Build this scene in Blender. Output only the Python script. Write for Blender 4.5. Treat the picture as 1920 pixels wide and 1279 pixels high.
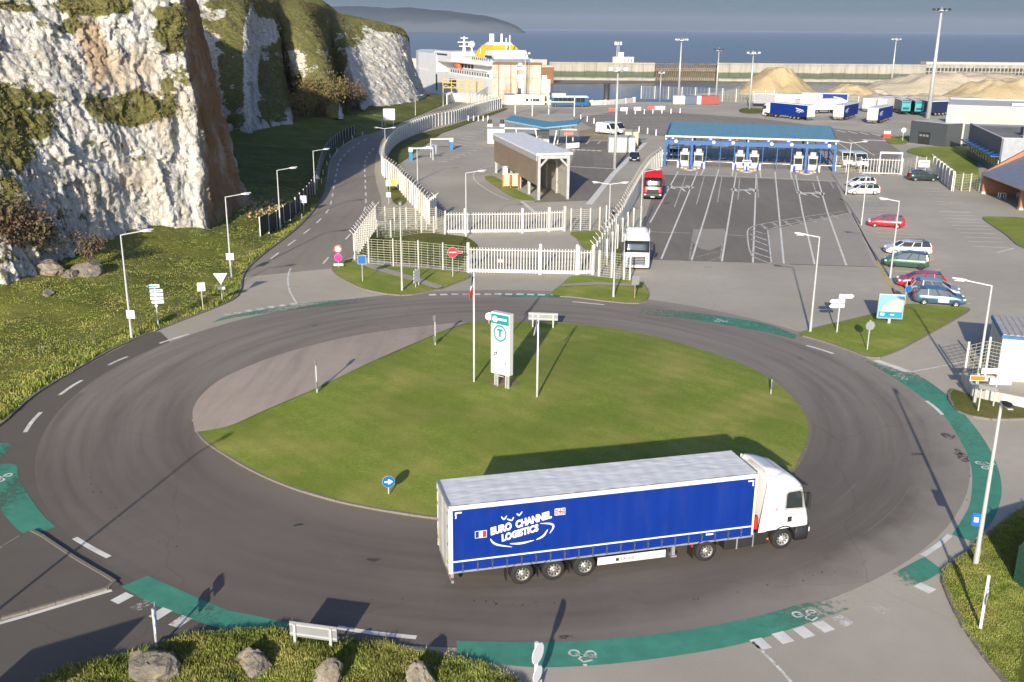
import bpy, bmesh, math, random
import numpy as np
from mathutils import Vector, Matrix
random.seed(7)
SC = bpy.context.scene
for o in list(bpy.data.objects): bpy.data.objects.remove(o)
COL = SC.collection
R = math.radians
PI = math.pi
# ------------------------------------------------------------------ camera
F, VH, ROLL, CAMH = 1900.0, 51.0, .008, 22.3           # photo is 1920 x 1279
TH = math.atan((639.5 - VH) / F)
FWD = Vector((0, math.cos(TH), -math.sin(TH)))
UP0 = Vector((0, math.sin(TH), math.cos(TH)))
RT0 = Vector((1, 0, 0))
cR, sR = math.cos(ROLL), math.sin(ROLL)
RT = RT0 * cR + UP0 * sR
UP = -RT0 * sR + UP0 * cR
cd = bpy.data.cameras.new('camera')
cam = bpy.data.objects.new('camera', cd); COL.objects.link(cam)
cam.matrix_world = Matrix(((RT.x, UP.x, -FWD.x, 0), (RT.y, UP.y, -FWD.y, 0), (RT.z, UP.z, -FWD.z, CAMH), (0, 0, 0, 1)))
cd.sensor_width = 36; cd.lens = F / 1920 * 36; cd.clip_start = .5; cd.clip_end = 60000
SC.camera = cam
# ------------------------------------------------------------------ sky, sun, exposure
SUN_AZ, SUN_EL = 11.5, 18.2        # azimuth the shadows point to (deg right of +Y), sun elevation
W = bpy.data.worlds.new('World'); SC.world = W; W.use_nodes = True
wt = W.node_tree; wt.nodes.clear()
sky = wt.nodes.new('ShaderNodeTexSky'); sky.sky_type = 'NISHITA'; sky.sun_disc = False
sky.sun_elevation = R(SUN_EL); sky.sun_rotation = R(180 + SUN_AZ)
sky.air_density = .7; sky.dust_density = 2.6; sky.ozone_density = 6.0; sky.altitude = 20
bg = wt.nodes.new('ShaderNodeBackground'); bg.inputs['Strength'].default_value = .108
wo = wt.nodes.new('ShaderNodeOutputWorld')
wt.links.new(sky.outputs[0], bg.inputs['Color']); wt.links.new(bg.outputs[0], wo.inputs['Surface'])
sl = bpy.data.lights.new('sun', 'SUN'); sl.energy = 4.4; sl.angle = R(.53); sl.color = (1, .90, .76)
so = bpy.data.objects.new('sun', sl); COL.objects.link(so)
sdir = Vector((math.sin(R(SUN_AZ)) * math.cos(R(SUN_EL)), math.cos(R(SUN_AZ)) * math.cos(R(SUN_EL)), -math.sin(R(SUN_EL))))
so.rotation_euler = sdir.to_track_quat('-Z', 'Y').to_euler(); so.location = (-40, -60, 80)
SC.view_settings.view_transform = 'Standard'; SC.view_settings.look = 'None'
SC.view_settings.exposure = .45; SC.view_settings.gamma = 1; SC.view_settings.use_curve_mapping = False
SC.render.engine = 'CYCLES'
try:
    SC.cycles.max_bounces = 6; SC.cycles.transparent_max_bounces = 16; SC.cycles.volume_bounces = 0
except Exception: pass

# ------------------------------------------------------------------ survey helpers (photo point -> place on the ground)
def ray(u, v):
    x, y = (u - 960) / F, (639.5 - v) / F
    return FWD + RT * x + UP * y
def G(u, v, z=0.0):
    d = ray(u, v); t = (z - CAMH) / d.z
    return Vector((d.x * t, d.y * t, z))
def AT(u, v, Y):
    d = ray(u, v); t = Y / d.y
    return Vector((d.x * t, Y, CAMH + d.z * t))
def PJ(p):
    q = Vector(p) - Vector((0, 0, CAMH)); d = q.dot(FWD)
    return (960 + F * q.dot(RT) / d, 639.5 - F * q.dot(UP) / d)
def HT(base, vtop):                       # height of an upright thing from base point and photo row of its top
    lo, hi = 0., 80.
    for _ in range(40):
        m = (lo + hi) / 2
        if PJ((base.x, base.y, base.z + m))[1] > vtop: lo = m
        else: hi = m
    return lo
def smooth(pts, n=8, closed=False):       # Catmull-Rom through points
    P = [Vector(p) for p in pts]; out = []; N = len(P)
    rng = N if closed else N - 1
    for i in range(rng):
        if closed: a, b, c, d = P[i - 1], P[i], P[(i + 1) % N], P[(i + 2) % N]
        else: a, b, c, d = P[max(i - 1, 0)], P[i], P[i + 1], P[min(i + 2, N - 1)]
        for k in range(n):
            t = k / n
            out.append(.5 * ((2 * b) + (c - a) * t + (2 * a - 5 * b + 4 * c - d) * t * t + (3 * b - a - 3 * c + d) * t ** 3))
    if not closed: out.append(P[-1])
    return out
def resample(pts, step):
    out = [pts[0].copy()]; acc = 0
    for a, b in zip(pts, pts[1:]):
        L = (b - a).length
        if L < 1e-6: continue
        p = step - acc
        while p <= L:
            out.append(a.lerp(b, p / L)); p += step
        acc = (acc + L) % step
    return out
def GP(pts, z=0.0): return [G(u, v, z) for u, v in pts]

# ------------------------------------------------------------------ numpy noise
def _h(i, j, k, s):
    n = (i * 374761393 + j * 668265263 + k * 2147483647 + s * 974634541) & 0xffffffff
    n = ((n ^ (n >> 13)) * 1274126177) & 0xffffffff
    return ((n ^ (n >> 16)) & 0xffff) / 65535.0
def vnoise(P, s=0):
    I = np.floor(P).astype(np.int64); f = P - I; f = f * f * (3 - 2 * f)
    r = 0
    for a in (0, 1):
        for b in (0, 1):
            for c in (0, 1):
                w = (f[:, 0] if a else 1 - f[:, 0]) * (f[:, 1] if b else 1 - f[:, 1]) * (f[:, 2] if c else 1 - f[:, 2])
                r = r + w * _h(I[:, 0] + a, I[:, 1] + b, I[:, 2] + c, s)
    return r * 2 - 1
def fbm(P, o=4, s=0, g=.5):
    r = 0; a = 1; t = 0
    for k in range(o):
        r = r + a * vnoise(P * 2 ** k + 17.3 * k, s + k); t += a; a *= g
    return r / t

def cells(P, s=0):
    """nearest random cell: returns per-cell random value and distance to it (angular blocks)"""
    I = np.floor(P).astype(np.int64); best = np.full(len(P), 9e9); val = np.zeros(len(P)); tl = np.zeros(len(P))
    for a in (-1, 0, 1):
        for b in (-1, 0, 1):
            for c in (-1, 0, 1):
                i, j, k_ = I[:, 0] + a, I[:, 1] + b, I[:, 2] + c
                d = (i + _h(i, j, k_, s) - P[:, 0]) ** 2 + (j + _h(i, j, k_, s + 1) - P[:, 1]) ** 2 + (k_ + _h(i, j, k_, s + 2) - P[:, 2]) ** 2
                m = d < best; best = np.where(m, d, best); val = np.where(m, _h(i, j, k_, s + 3), val)
                tl = np.where(m, (P[:, 0] - i - .5) * (_h(i, j, k_, s + 4) - .5) * 2 + (P[:, 1] - j - .5) * (_h(i, j, k_, s + 5) - .5) * 2 + (P[:, 2] - k_ - .5) * (_h(i, j, k_, s + 6) - .35) * 2, tl)
    return val - .5, tl

# ------------------------------------------------------------------ mesh builder
class MB:
    def __init__(s): s.v = []; s.f = []; s.m = []
    def add(s, vs, fs, mi=0):
        b = len(s.v); s.v += [tuple(p) for p in vs]
        for q in fs: s.f.append(tuple(b + i for i in q)); s.m.append(mi)
        return s
    def bx(s, x0, x1, y0, y1, z0, z1, mi=0, rz=0, o=None):
        vs = [Vector((x, y, z)) for z in (z0, z1) for y in (y0, y1) for x in (x0, x1)]
        if rz:
            o = Vector(o or ((x0 + x1) / 2, (y0 + y1) / 2, 0)); M = Matrix.Rotation(rz, 3, 'Z')
            vs = [M @ (p - o) + o for p in vs]
        return s.add(vs, [(0, 2, 3, 1), (4, 5, 7, 6), (0, 1, 5, 4), (2, 6, 7, 3), (0, 4, 6, 2), (1, 3, 7, 5)], mi)
    def bar(s, a, b, w, h, mi=0, up=(0, 0, 1)):             # box beam from a to b
        a, b = Vector(a), Vector(b); d = (b - a).normalized(); u = Vector(up)
        if abs(d.dot(u)) > .99: u = Vector((1, 0, 0))
        sd = d.cross(u).normalized(); u = sd.cross(d)
        vs = [p + sd * (x * w / 2) + u * (z * h / 2) for p in (a, b) for z in (-1, 1) for x in (-1, 1)]
        return s.add(vs, [(0, 1, 3, 2), (4, 6, 7, 5), (0, 4, 5, 1), (2, 3, 7, 6), (0, 2, 6, 4), (1, 5, 7, 3)], mi)
    def cyl(s, a, b, r0, r1=None, n=10, mi=0, cap=True):
        a, b = Vector(a), Vector(b); r1 = r0 if r1 is None else r1
        d = (b - a).normalized(); u = Vector((0, 0, 1)) if abs(d.z) < .9 else Vector((1, 0, 0))
        x = d.cross(u).normalized(); y = d.cross(x)
        vs = [p + (x * math.cos(2 * PI * i / n) + y * math.sin(2 * PI * i / n)) * r for p, r in ((a, r0), (b, r1)) for i in range(n)]
        fs = [(i, (i + 1) % n, n + (i + 1) % n, n + i) for i in range(n)]
        if cap: fs += [tuple(reversed(range(n))), tuple(range(n, 2 * n))]
        return s.add(vs, fs, mi)
    def tube(s, pts, r, n=6, mi=0):
        for a, b in zip(pts, pts[1:]): s.cyl(a, b, r, r, n, mi)
        return s
    def prism(s, poly, a, b, axis='y', mi=0):               # 2-D polygon extruded between a and b along axis
        def mk(p, t): return {'x': (t, p[0], p[1]), 'y': (p[0], t, p[1]), 'z': (p[0], p[1], t)}[axis]
        n = len(poly); vs = [mk(p, a) for p in poly] + [mk(p, b) for p in poly]
        fs = [(i, (i + 1) % n, n + (i + 1) % n, n + i) for i in range(n)] + [tuple(reversed(range(n))), tuple(range(n, 2 * n))]
        return s.add(vs, fs, mi)
    def disc(s, c, r, nrm, t=.01, n=20, mi=0):
        c = Vector(c); d = Vector(nrm).normalized() * t / 2
        return s.cyl(c - d, c + d, r, r, n, mi)
    def loft(s, rings, mi=0, cap=True, closed=True):
        n = len(rings[0]); vs = [p for r in rings for p in r]; fs = []
        for k in range(len(rings) - 1):
            for i in range(n if closed else n - 1):
                j = (i + 1) % n
                fs.append((k * n + i, k * n + j, (k + 1) * n + j, (k + 1) * n + i))
        if cap and closed: fs += [tuple(reversed(range(n))), tuple(range((len(rings) - 1) * n, len(rings) * n))]
        return s.add(vs, fs, mi)
    def quad(s, *p, mi=0): return s.add(p, [tuple(range(len(p)))], mi)
    def mesh(s, name, mats, smooth_=False):
        me = bpy.data.meshes.new(name); me.from_pydata(s.v, [], s.f)
        mats = mats if isinstance(mats, (list, tuple)) else [mats]
        for m in mats: me.materials.append(m)
        if len(mats) > 1: me.polygons.foreach_set('material_index', s.m)
        bm = bmesh.new(); bm.from_mesh(me); bmesh.ops.recalc_face_normals(bm, faces=bm.faces); bm.to_mesh(me); bm.free()
        if smooth_: me.polygons.foreach_set('use_smooth', [True] * len(me.polygons))
        me.update(); return me
    def build(s, name, mats, parent=None, smooth_=False, bevel=0, loc=None, rz=None):
        o = bpy.data.objects.new(name, s.mesh(name, mats, smooth_)); COL.objects.link(o)
        if parent: o.parent = parent
        if loc is not None: o.location = loc
        if rz is not None: o.rotation_euler = (0, 0, rz)
        if bevel:
            b = o.modifiers.new('b', 'BEVEL'); b.width = bevel; b.segments = 2; b.limit_method = 'ANGLE'
        if smooth_ == 'auto' or (smooth_ and bevel):
            pass
        return o
def inst(name, me, parent=None, loc=(0, 0, 0), rz=0, rot=None, sc=None):
    o = bpy.data.objects.new(name, me); COL.objects.link(o)
    if parent: o.parent = parent
    o.location = loc; o.rotation_euler = rot or (0, 0, rz)
    if sc: o.scale = sc
    return o
def tag(o, label=None, cat=None, group=None, kind=None):
    if label: o['label'] = label
    if cat: o['category'] = cat
    if group: o['group'] = group
    if kind: o['kind'] = kind
    return o
def thing(name, label, cat, loc=(0, 0, 0), rz=0, group=None):
    o = bpy.data.objects.new(name, None); COL.objects.link(o); o.empty_display_size = .3
    o.location = loc; o.rotation_euler = (0, 0, rz)
    return tag(o, label, cat, group)
def copy_tree(o, parent=None):
    c = o.copy(); COL.objects.link(c); c.parent = parent
    for ch in list(o.children): copy_tree(ch, c)
    return c
def gridmesh(P, nu, nv, name, mat, smooth_=True):           # P: (nv*nu,3) array
    idx = np.arange(nu * nv).reshape(nv, nu)
    q = np.stack([idx[:-1, :-1], idx[:-1, 1:], idx[1:, 1:], idx[1:, :-1]], -1).reshape(-1, 4)
    return npmesh(P, q, name, mat, smooth_)
def npmesh(P, q, name, mat, smooth_=False):
    me = bpy.data.meshes.new(name); k = q.shape[1]
    me.vertices.add(len(P)); me.vertices.foreach_set('co', np.asarray(P, np.float32).ravel())
    me.loops.add(q.size); me.loops.foreach_set('vertex_index', q.astype(np.int32).ravel())
    me.polygons.add(len(q)); me.polygons.foreach_set('loop_start', np.arange(0, q.size, k, dtype=np.int32))
    me.polygons.foreach_set('loop_total', np.full(len(q), k, np.int32))
    if smooth_: me.polygons.foreach_set('use_smooth', np.ones(len(q), bool))
    me.materials.append(mat); me.update(calc_edges=True); me.validate(); return me
def attr(me, name, vals):
    a = me.attributes.new(name, 'FLOAT', 'POINT'); a.data.foreach_set('value', np.asarray(vals, np.float32))

# ------------------------------------------------------------------ materials
MAT = {}
class N:                                                     # tiny node helper
    def __init__(s, name):
        s.m = bpy.data.materials.new(name); s.m.use_nodes = True; s.t = s.m.node_tree
        s.b = s.t.nodes['Principled BSDF']; s.out = s.t.nodes['Material Output']
        s.geo = s.t.nodes.new('ShaderNodeNewGeometry'); s.tc = s.t.nodes.new('ShaderNodeTexCoord')
        MAT[name] = s.m
    def n(s, ty, **k):
        x = s.t.nodes.new(ty)
        for a, b in k.items(): setattr(x, a, b)
        return x
    def l(s, a, b): s.t.links.new(a, b)
    def pos(s, scale=(1, 1, 1), world=True):
        mp = s.n('ShaderNodeMapping'); mp.inputs['Scale'].default_value = scale
        s.l(s.geo.outputs['Position'] if world else s.tc.outputs['Object'], mp.inputs['Vector']); return mp.outputs[0]
    def noise(s, scale, detail=4, vec=None, rough=.55, dist=0):
        x = s.n('ShaderNodeTexNoise'); x.inputs['Scale'].default_value = scale; x.inputs['Detail'].default_value = detail
        x.inputs['Roughness'].default_value = rough; x.inputs['Distortion'].default_value = dist
        s.l(vec if vec is not None else s.pos(), x.inputs['Vector']); return x.outputs['Fac']
    def ramp(s, fac, stops):
        x = s.n('ShaderNodeValToRGB'); e = x.color_ramp.elements
        while len(e) < len(stops): e.new(.5)
        for k, (p, c) in enumerate(stops):
            e[k].position = p; e[k].color = (*c, 1) if len(c) == 3 else c
        s.l(fac, x.inputs[0]); return x.outputs[0]
    def rng(s, fac, a, b, c=0., d=1.):
        x = s.n('ShaderNodeMapRange'); x.inputs[1].default_value = a; x.inputs[2].default_value = b
        x.inputs[3].default_value = c; x.inputs[4].default_value = d; s.l(fac, x.inputs[0]); return x.outputs[0]
    def mix(s, fac, a, b, mode='MIX'):
        x = s.n('ShaderNodeMix', data_type='RGBA', blend_type=mode)
        for sock, v in ((x.inputs[0], fac), (x.inputs[6], a), (x.inputs[7], b)):
            if isinstance(v, (int, float)): sock.default_value = v
            elif isinstance(v, (tuple, list)): sock.default_value = (*v, 1)
            else: s.l(v, sock)
        return x.outputs[2]
    def math(s, op, a, b=0.):
        x = s.n('ShaderNodeMath', operation=op)
        for i, v in enumerate((a, b)):
            if isinstance(v, (int, float)): x.inputs[i].default_value = v
            else: s.l(v, x.inputs[i])
        return x.outputs[0]
    def attr(s, name):
        x = s.n('ShaderNodeAttribute', attribute_name=name); return x.outputs['Fac']
    def bump(s, fac, st=.3, d=.05):
        x = s.n('ShaderNodeBump'); x.inputs['Strength'].default_value = st; x.inputs['Distance'].default_value = d
        s.l(fac, x.inputs['Height']); s.l(x.outputs[0], s.b.inputs['Normal'])
    def col(s, c):
        if isinstance(c, (tuple, list)): s.b.inputs['Base Color'].default_value = (*c, 1)
        else: s.l(c, s.b.inputs['Base Color'])
    def set(s, rough=.6, metal=0., spec=.5, coat=0.):
        s.b.inputs['Roughness'].default_value = rough; s.b.inputs['Metallic'].default_value = metal
        s.b.inputs['Specular IOR Level'].default_value = spec
        s.b.inputs['Coat Weight'].default_value = coat; return s
def pm(name, c, rough=.55, metal=0., var=.12, vs=1.5, bump=0., bs=30., spec=.5, coat=0., grime=.0):
    """painted / plain material with slight uneven tone and grime"""
    if name in MAT: return MAT[name]
    k = N(name); f = k.noise(vs, 5, k.pos(world=False))
    lo = tuple(x * (1 - var) for x in c); hi = tuple(min(1, x * (1 + var)) for x in c)
    cc = k.ramp(f, [(.3, lo), (.7, hi)])
    if grime:
        g = k.rng(k.noise(vs * 2.3, 6, k.pos((1, 1, .25), world=False), .65), .5, .75, 0, grime)
        cc = k.mix(g, cc, (.12, .10, .075))
    k.col(cc); k.set(rough, metal, spec, coat)
    if bump: k.bump(k.noise(bs, 3, k.pos(world=False)), bump, .01)
    return k.m
def emis(name, c, st):
    k = N(name); k.col(c); k.b.inputs['Emission Color'].default_value = (*c, 1); k.b.inputs['Emission Strength'].default_value = st; return k.m
def glass(name='glass', c=(.02, .028, .03), rough=.06):
    if name in MAT: return MAT[name]
    k = N(name); k.col(c); k.set(rough, 0, .8, .3); return k.m
# ================================================================== surface materials
def mk_asphalt(name, c, patch=.18, ring=None, streak=0., seed=0.):
    k = N(name); big = k.noise(.06, 5, k.pos((1, 1, 1))); mid = k.noise(.9, 6); fine = k.noise(14, 4, None, .7); stone = k.noise(55, 2)
    lo = tuple(x * (1 - patch) for x in c); hi = tuple(x * (1 + patch) for x in c)
    a = k.ramp(big, [(.35, lo), (.65, hi)])
    a = k.mix(k.rng(mid, .3, .75, 0, .35), a, tuple(x * .72 for x in c))
    a = k.mix(k.rng(fine, .35, .7, 0, .30), a, tuple(x * 1.35 for x in c))
    a = k.mix(k.rng(stone, .45, .7, 0, .25), a, tuple(x * .6 for x in c))
    if ring:
        cx, cy = ring
        sp = k.n('ShaderNodeSeparateXYZ'); k.l(k.geo.outputs['Position'], sp.inputs[0])
        dx, dy = k.math('SUBTRACT', sp.outputs[0], cx), k.math('SUBTRACT', sp.outputs[1], cy)
        rr = k.math('POWER', k.math('ADD', k.math('MULTIPLY', dx, dx), k.math('MULTIPLY', dy, dy)), .5)
        an = k.math('ARCTAN2', dy, dx)
        cb = k.n('ShaderNodeCombineXYZ'); k.l(k.math('MULTIPLY', rr, 1.1), cb.inputs[0]); k.l(k.math('MULTIPLY', an, 1.6), cb.inputs[1])
        s1 = k.noise(1.0, 6, cb.outputs[0], .62, .3)
        cb2 = k.n('ShaderNodeCombineXYZ'); k.l(k.math('MULTIPLY', rr, 7.), cb2.inputs[0]); k.l(k.math('MULTIPLY', an, 2.2), cb2.inputs[1])
        s2 = k.noise(1.0, 4, cb2.outputs[0], .6, .4)
        a = k.mix(k.math('MULTIPLY', k.rng(s1, .44, .66, 0, .55), k.rng(k.noise(.05, 3), .35, .6, .2, 1)), a, tuple(x * f for x, f in zip(c, (.66, .63, .62))))
        a = k.mix(k.math('MULTIPLY', k.rng(s1, .30, .44, .5, 0), k.rng(k.noise(.04, 3, k.pos((1, 1, 2))), .4, .6, 0, 1)), a, tuple(x * 1.3 for x in c))
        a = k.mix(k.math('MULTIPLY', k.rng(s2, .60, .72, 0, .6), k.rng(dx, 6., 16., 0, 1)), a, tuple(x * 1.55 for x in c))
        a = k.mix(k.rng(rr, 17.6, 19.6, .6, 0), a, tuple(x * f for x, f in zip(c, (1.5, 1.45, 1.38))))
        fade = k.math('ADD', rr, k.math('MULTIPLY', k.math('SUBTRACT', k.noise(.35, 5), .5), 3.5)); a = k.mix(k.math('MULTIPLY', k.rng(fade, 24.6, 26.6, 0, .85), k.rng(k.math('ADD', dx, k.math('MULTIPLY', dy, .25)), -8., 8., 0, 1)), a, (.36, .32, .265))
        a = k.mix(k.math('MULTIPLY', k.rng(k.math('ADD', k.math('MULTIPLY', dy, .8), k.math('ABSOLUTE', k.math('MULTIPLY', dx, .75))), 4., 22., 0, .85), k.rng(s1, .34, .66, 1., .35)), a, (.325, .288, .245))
    if streak:
        sv = k.pos((.9, .10, 1)); s1 = k.noise(1.0, 5, sv, .6, .5)
        a = k.mix(k.rng(s1, .45, .7, 0, streak), a, tuple(x * .6 for x in c))
    # tar seams
    vo = k.n('ShaderNodeTexVoronoi', feature='DISTANCE_TO_EDGE'); vo.inputs['Scale'].default_value = .045
    wv = k.n('ShaderNodeVectorMath', operation='ADD'); k.l(k.pos(), wv.inputs[0])
    nv = k.n('ShaderNodeTexNoise'); nv.inputs['Scale'].default_value = .25; nv.inputs['Detail'].default_value = 5; k.l(k.pos(), nv.inputs['Vector'])
    sc = k.n('ShaderNodeVectorMath', operation='SCALE'); sc.inputs['Scale'].default_value = 2.5; k.l(nv.outputs['Color'], sc.inputs[0]); k.l(sc.outputs[0], wv.inputs[1]); k.l(wv.outputs[0], vo.inputs['Vector'])
    a = k.mix(k.rng(vo.outputs['Distance'], .0, .0022, .22, 0), a, tuple(x * .35 for x in c))
    # oil and water stains
    st = k.noise(.55, 3, k.pos((1, 1, 1)), .5); a = k.mix(k.rng(st, .70, .76, 0, .4), a, tuple(x * .45 for x in c))
    k.col(a); k.set(.86, 0, .3); k.bump(k.noise(40, 3), .35, .012); return k.m
M_ASPH = mk_asphalt('asphalt_worn', (.49, .44, .355))
M_RING = mk_asphalt('asphalt_roundabout', (.182, .156, .132), .12, ring=(-.5, 60.2))
M_DARK = mk_asphalt('asphalt_new', (.262, .233, .192), .14, streak=.35)
M_ROAD = mk_asphalt('asphalt_road', (.325, .285, .235), .12, streak=.3)
M_APRON = mk_asphalt('concrete_apron', (.49, .40, .325), .10, streak=.45)
M_PATH = mk_asphalt('asphalt_path', (.42, .375, .31), .10)
M_CONC = mk_asphalt('concrete_slab', (.44, .395, .33), .10)
def mk_grass(name, g1, g2, dry, dryamt=.4, bump=.6):
    k = N(name); f1 = k.noise(.22, 7, None, .65); f2 = k.noise(5, 5, None, .65); f3 = k.noise(45, 3, k.pos((1, .45, 1)), .6); f4 = k.noise(.12, 4)
    a = k.ramp(f2, [(.3, g1), (.68, g2)])
    a = k.mix(k.rng(f1, .45, .66, 0, dryamt), a, dry); wvm = k.n('ShaderNodeTexWave', wave_type='BANDS', bands_direction='DIAGONAL'); wvm.inputs['Scale'].default_value = .32; wvm.inputs['Distortion'].default_value = 3.; wvm.inputs['Detail'].default_value = 3; k.l(k.pos(), wvm.inputs['Vector']); a = k.mix(k.rng(wvm.outputs['Fac'], .3, .8, 0, .14), a, tuple(x * .70 for x in g1))
    a = k.mix(k.rng(f4, .42, .62, 0, .55), a, tuple(x * .80 for x in g1))
    a = k.mix(k.rng(f3, .42, .66, 0, .55), a, tuple(x * .45 for x in g1))
    f5 = k.noise(9, 2, None, .5); a = k.mix(k.rng(f5, .68, .74, 0, .5), a, tuple(x * 1.25 for x in dry))
    k.col(a); k.set(.85, 0, .2); k.bump(k.noise(22, 5, None, .7), bump, .06); return k.m
M_LAWN = mk_grass('grass_lawn', (.215, .285, .038), (.350, .420, .066), (.56, .47, .14), .7, .4)
M_ROUGH = mk_grass('grass_rough', (.110, .140, .020), (.220, .235, .045), (.340, .270, .095), .65, .8)
M_SOIL = pm('bare_soil', (.30, .20, .12), .95, var=.3, vs=3, bump=.6, bs=12)
M_KERB = pm('kerb_concrete', (.25, .22, .18), .85, var=.25, vs=1.2, bump=.4, bs=25, grime=.6)
def mk_paint(name, c, hard=1.0):
    """road paint that has worn through; attribute wear says how far"""
    k = N(name); w = k.attr('wear'); f = k.noise(3.2, 7, k.pos((1, 1, 1)), .72); f2 = k.noise(28, 3)
    s = k.math('ADD', k.math('MULTIPLY', f, .75), k.math('MULTIPLY', f2, .25))
    al = k.rng(k.math('SUBTRACT', s, k.math('MULTIPLY', w, .62)), .14, .34, 0, 1)
    tone = k.ramp(k.noise(1.1, 5), [(.3, tuple(x * .82 for x in c)), (.7, tuple(min(1, x * 1.1) for x in c))])
    k.col(tone); k.set(.7, 0, .35); k.l(al, k.b.inputs['Alpha']); return k.m
M_WHITE = mk_paint('road_paint_white', (.86, .83, .75))
M_GREEN = mk_paint('road_paint_green', (.080, .315, .215))
M_BLUEP = mk_paint('road_paint_blue', (.22, .36, .50))
M_YELP = mk_paint('road_paint_yellow', (.62, .50, .20))

# ================================================================== sheets
def sheet(name, pts, z, mat, parent=None, kind='structure', label=None):
    me = bpy.data.meshes.new(name); vs = [(p[0], p[1], z) for p in pts]
    me.from_pydata(vs, [], [tuple(range(len(vs)))]); me.materials.append(mat)
    bm = bmesh.new(); bm.from_mesh(me); bmesh.ops.triangulate(bm, faces=bm.faces[:])
    for f in bm.faces:
        if f.normal.z < 0: f.normal_flip()
    bm.to_mesh(me); bm.free()
    o = bpy.data.objects.new(name, me); COL.objects.link(o)
    if parent: o.parent = parent
    if not parent and kind: o['kind'] = kind
    if label: o['label'] = label
    return o
def ribbon(name, pts, w, z, mat, parent, wear=.15, wear_end=None, step=None):
    """flat painted strip along a ground line"""
    pts = [Vector((p[0], p[1], 0)) for p in pts]; n = len(pts); L = []; Rr = []; ws = []
    for i, p in enumerate(pts):
        d = (pts[min(i + 1, n - 1)] - pts[max(i - 1, 0)]).normalized(); s = Vector((-d.y, d.x, 0)) * w / 2
        L.append(p + s); Rr.append(p - s)
    P = [(q.x, q.y, z) for q in Rr] + [(q.x, q.y, z) for q in L]
    fs = [(i, i + 1, n + i + 1, n + i) for i in range(n - 1)]
    me = bpy.data.meshes.new(name); me.from_pydata(P, [], fs); me.materials.append(mat)
    t = np.linspace(0, 1, n); wv = wear + ((wear_end - wear) * t if wear_end is not None else 0 * t)
    attr(me, 'wear', np.concatenate([wv, wv]))
    o = bpy.data.objects.new(name, me); COL.objects.link(o); o.parent = parent; return o
def patch(name, pts, z, mat, parent, wear=.15):
    me = bpy.data.meshes.new(name); me.from_pydata([(p[0], p[1], z) for p in pts], [], [tuple(range(len(pts)))]); me.materials.append(mat)
    attr(me, 'wear', np.full(len(pts), wear) if isinstance(wear, float) else wear)
    o = bpy.data.objects.new(name, me); COL.objects.link(o); o.parent = parent; return o
def line(a, b, w, parent, wear=.15, name='painted_line', z=.016, mat=None, wear_end=None):
    return ribbon(name, [G(*a), G(*a).lerp(G(*b), .5), G(*b)], w, z, mat or M_WHITE, parent, wear, wear_end)
def dashes(path, on, off, w, parent, wear=.2, name='painted_dash', z=.016, start=0.):
    P = resample(path, .25); i = int(start / .25); a, b = int(on / .25), int(off / .25)
    while i + a < len(P):
        ribbon(name, P[i:i + a + 1:2], w, z, M_WHITE, parent, wear + random.uniform(-.05, .15)); i += a + b
KST = MB().bx(-.49, .49, -.08, .08, -.05, .13).mesh('kerb_stone', M_KERB)
def kerbs(path, parent, closed=False, z=0, h=1.0):
    P = resample(path + ([path[0]] if closed else []), 1.0)
    for a, b in zip(P, P[1:]):
        m = (a + b) / 2; d = b - a
        o = inst('kerb_stone', KST, parent, (m.x, m.y, z + random.uniform(-.012, .012)), math.atan2(d.y, d.x), sc=(d.length, 1, h))
def lawn(name, pts, z=.11, mat=None, kind='structure', dome=0., step=.8):
    """grass island: sheet with its edge carried down to the road"""
    o = sheet(name, pts, z, mat or M_LAWN)
    return o

# the land as one sheet down to the quay, sea all round
WATER_Z = -4.5
ground = sheet('ground', [(-420, -260), (420, -260), (420, 425), (190, 425), (150, 432), (118, 440), (92, 428), (80, 392), (58, 362), (54, 330), (10, 326), (4, 345), (-12, 346), (-14, 352), (-40, 352), (-62, 362), (-420, 420)], 0, M_ASPH)
k = N('sea_water'); wv = k.noise(.05, 6, k.pos((1, .35, 1)), .6); wv2 = k.noise(.35, 4, k.pos((1, .4, 1)), .6)
k.col(k.ramp(k.noise(.004, 4), [(.3, (.165, .152, .112)), (.7, (.188, .175, .132))])); k.set(.3, 0, .40)
k.bump(k.math('ADD', wv, k.math('MULTIPLY', wv2, .5)), .8, 1.2)
sea = sheet('sea', [(-15000, -600), (15000, -600), (15000, 16000), (-15000, 16000)], WATER_Z, k.m)
k = N('harbour_water'); k.col(k.ramp(k.noise(.02, 4), [(.3, (.10, .108, .105)), (.7, (.125, .132, .128))])); k.set(.25, 0, .5)
k.bump(k.noise(.8, 5, k.pos((1, .5, 1))), .6, .35)
basin = sheet('harbour_water', [(-90, 320), (420, 320), (420, 557), (-90, 557)], WATER_Z + .05, k.m)
# quay wall below the land's edge
M_QUAY = pm('quay_concrete', (.33, .31, .27), .9, var=.25, vs=.3, bump=.3, bs=4, grime=.5)
qb = MB(); qp = [(420, 425), (190, 425), (150, 432), (118, 440), (92, 428), (80, 392), (58, 362), (54, 330), (10, 326), (4, 345), (-12, 346), (-14, 352), (-40, 352), (-62, 362), (-420, 420)]
for a, b in zip(qp, qp[1:]): qb.quad((a[0], a[1], -.002), (b[0], b[1], -.002), (b[0], b[1], -8), (a[0], a[1], -8))
tag(qb.build('quay_wall', M_QUAY), kind='structure')

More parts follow.
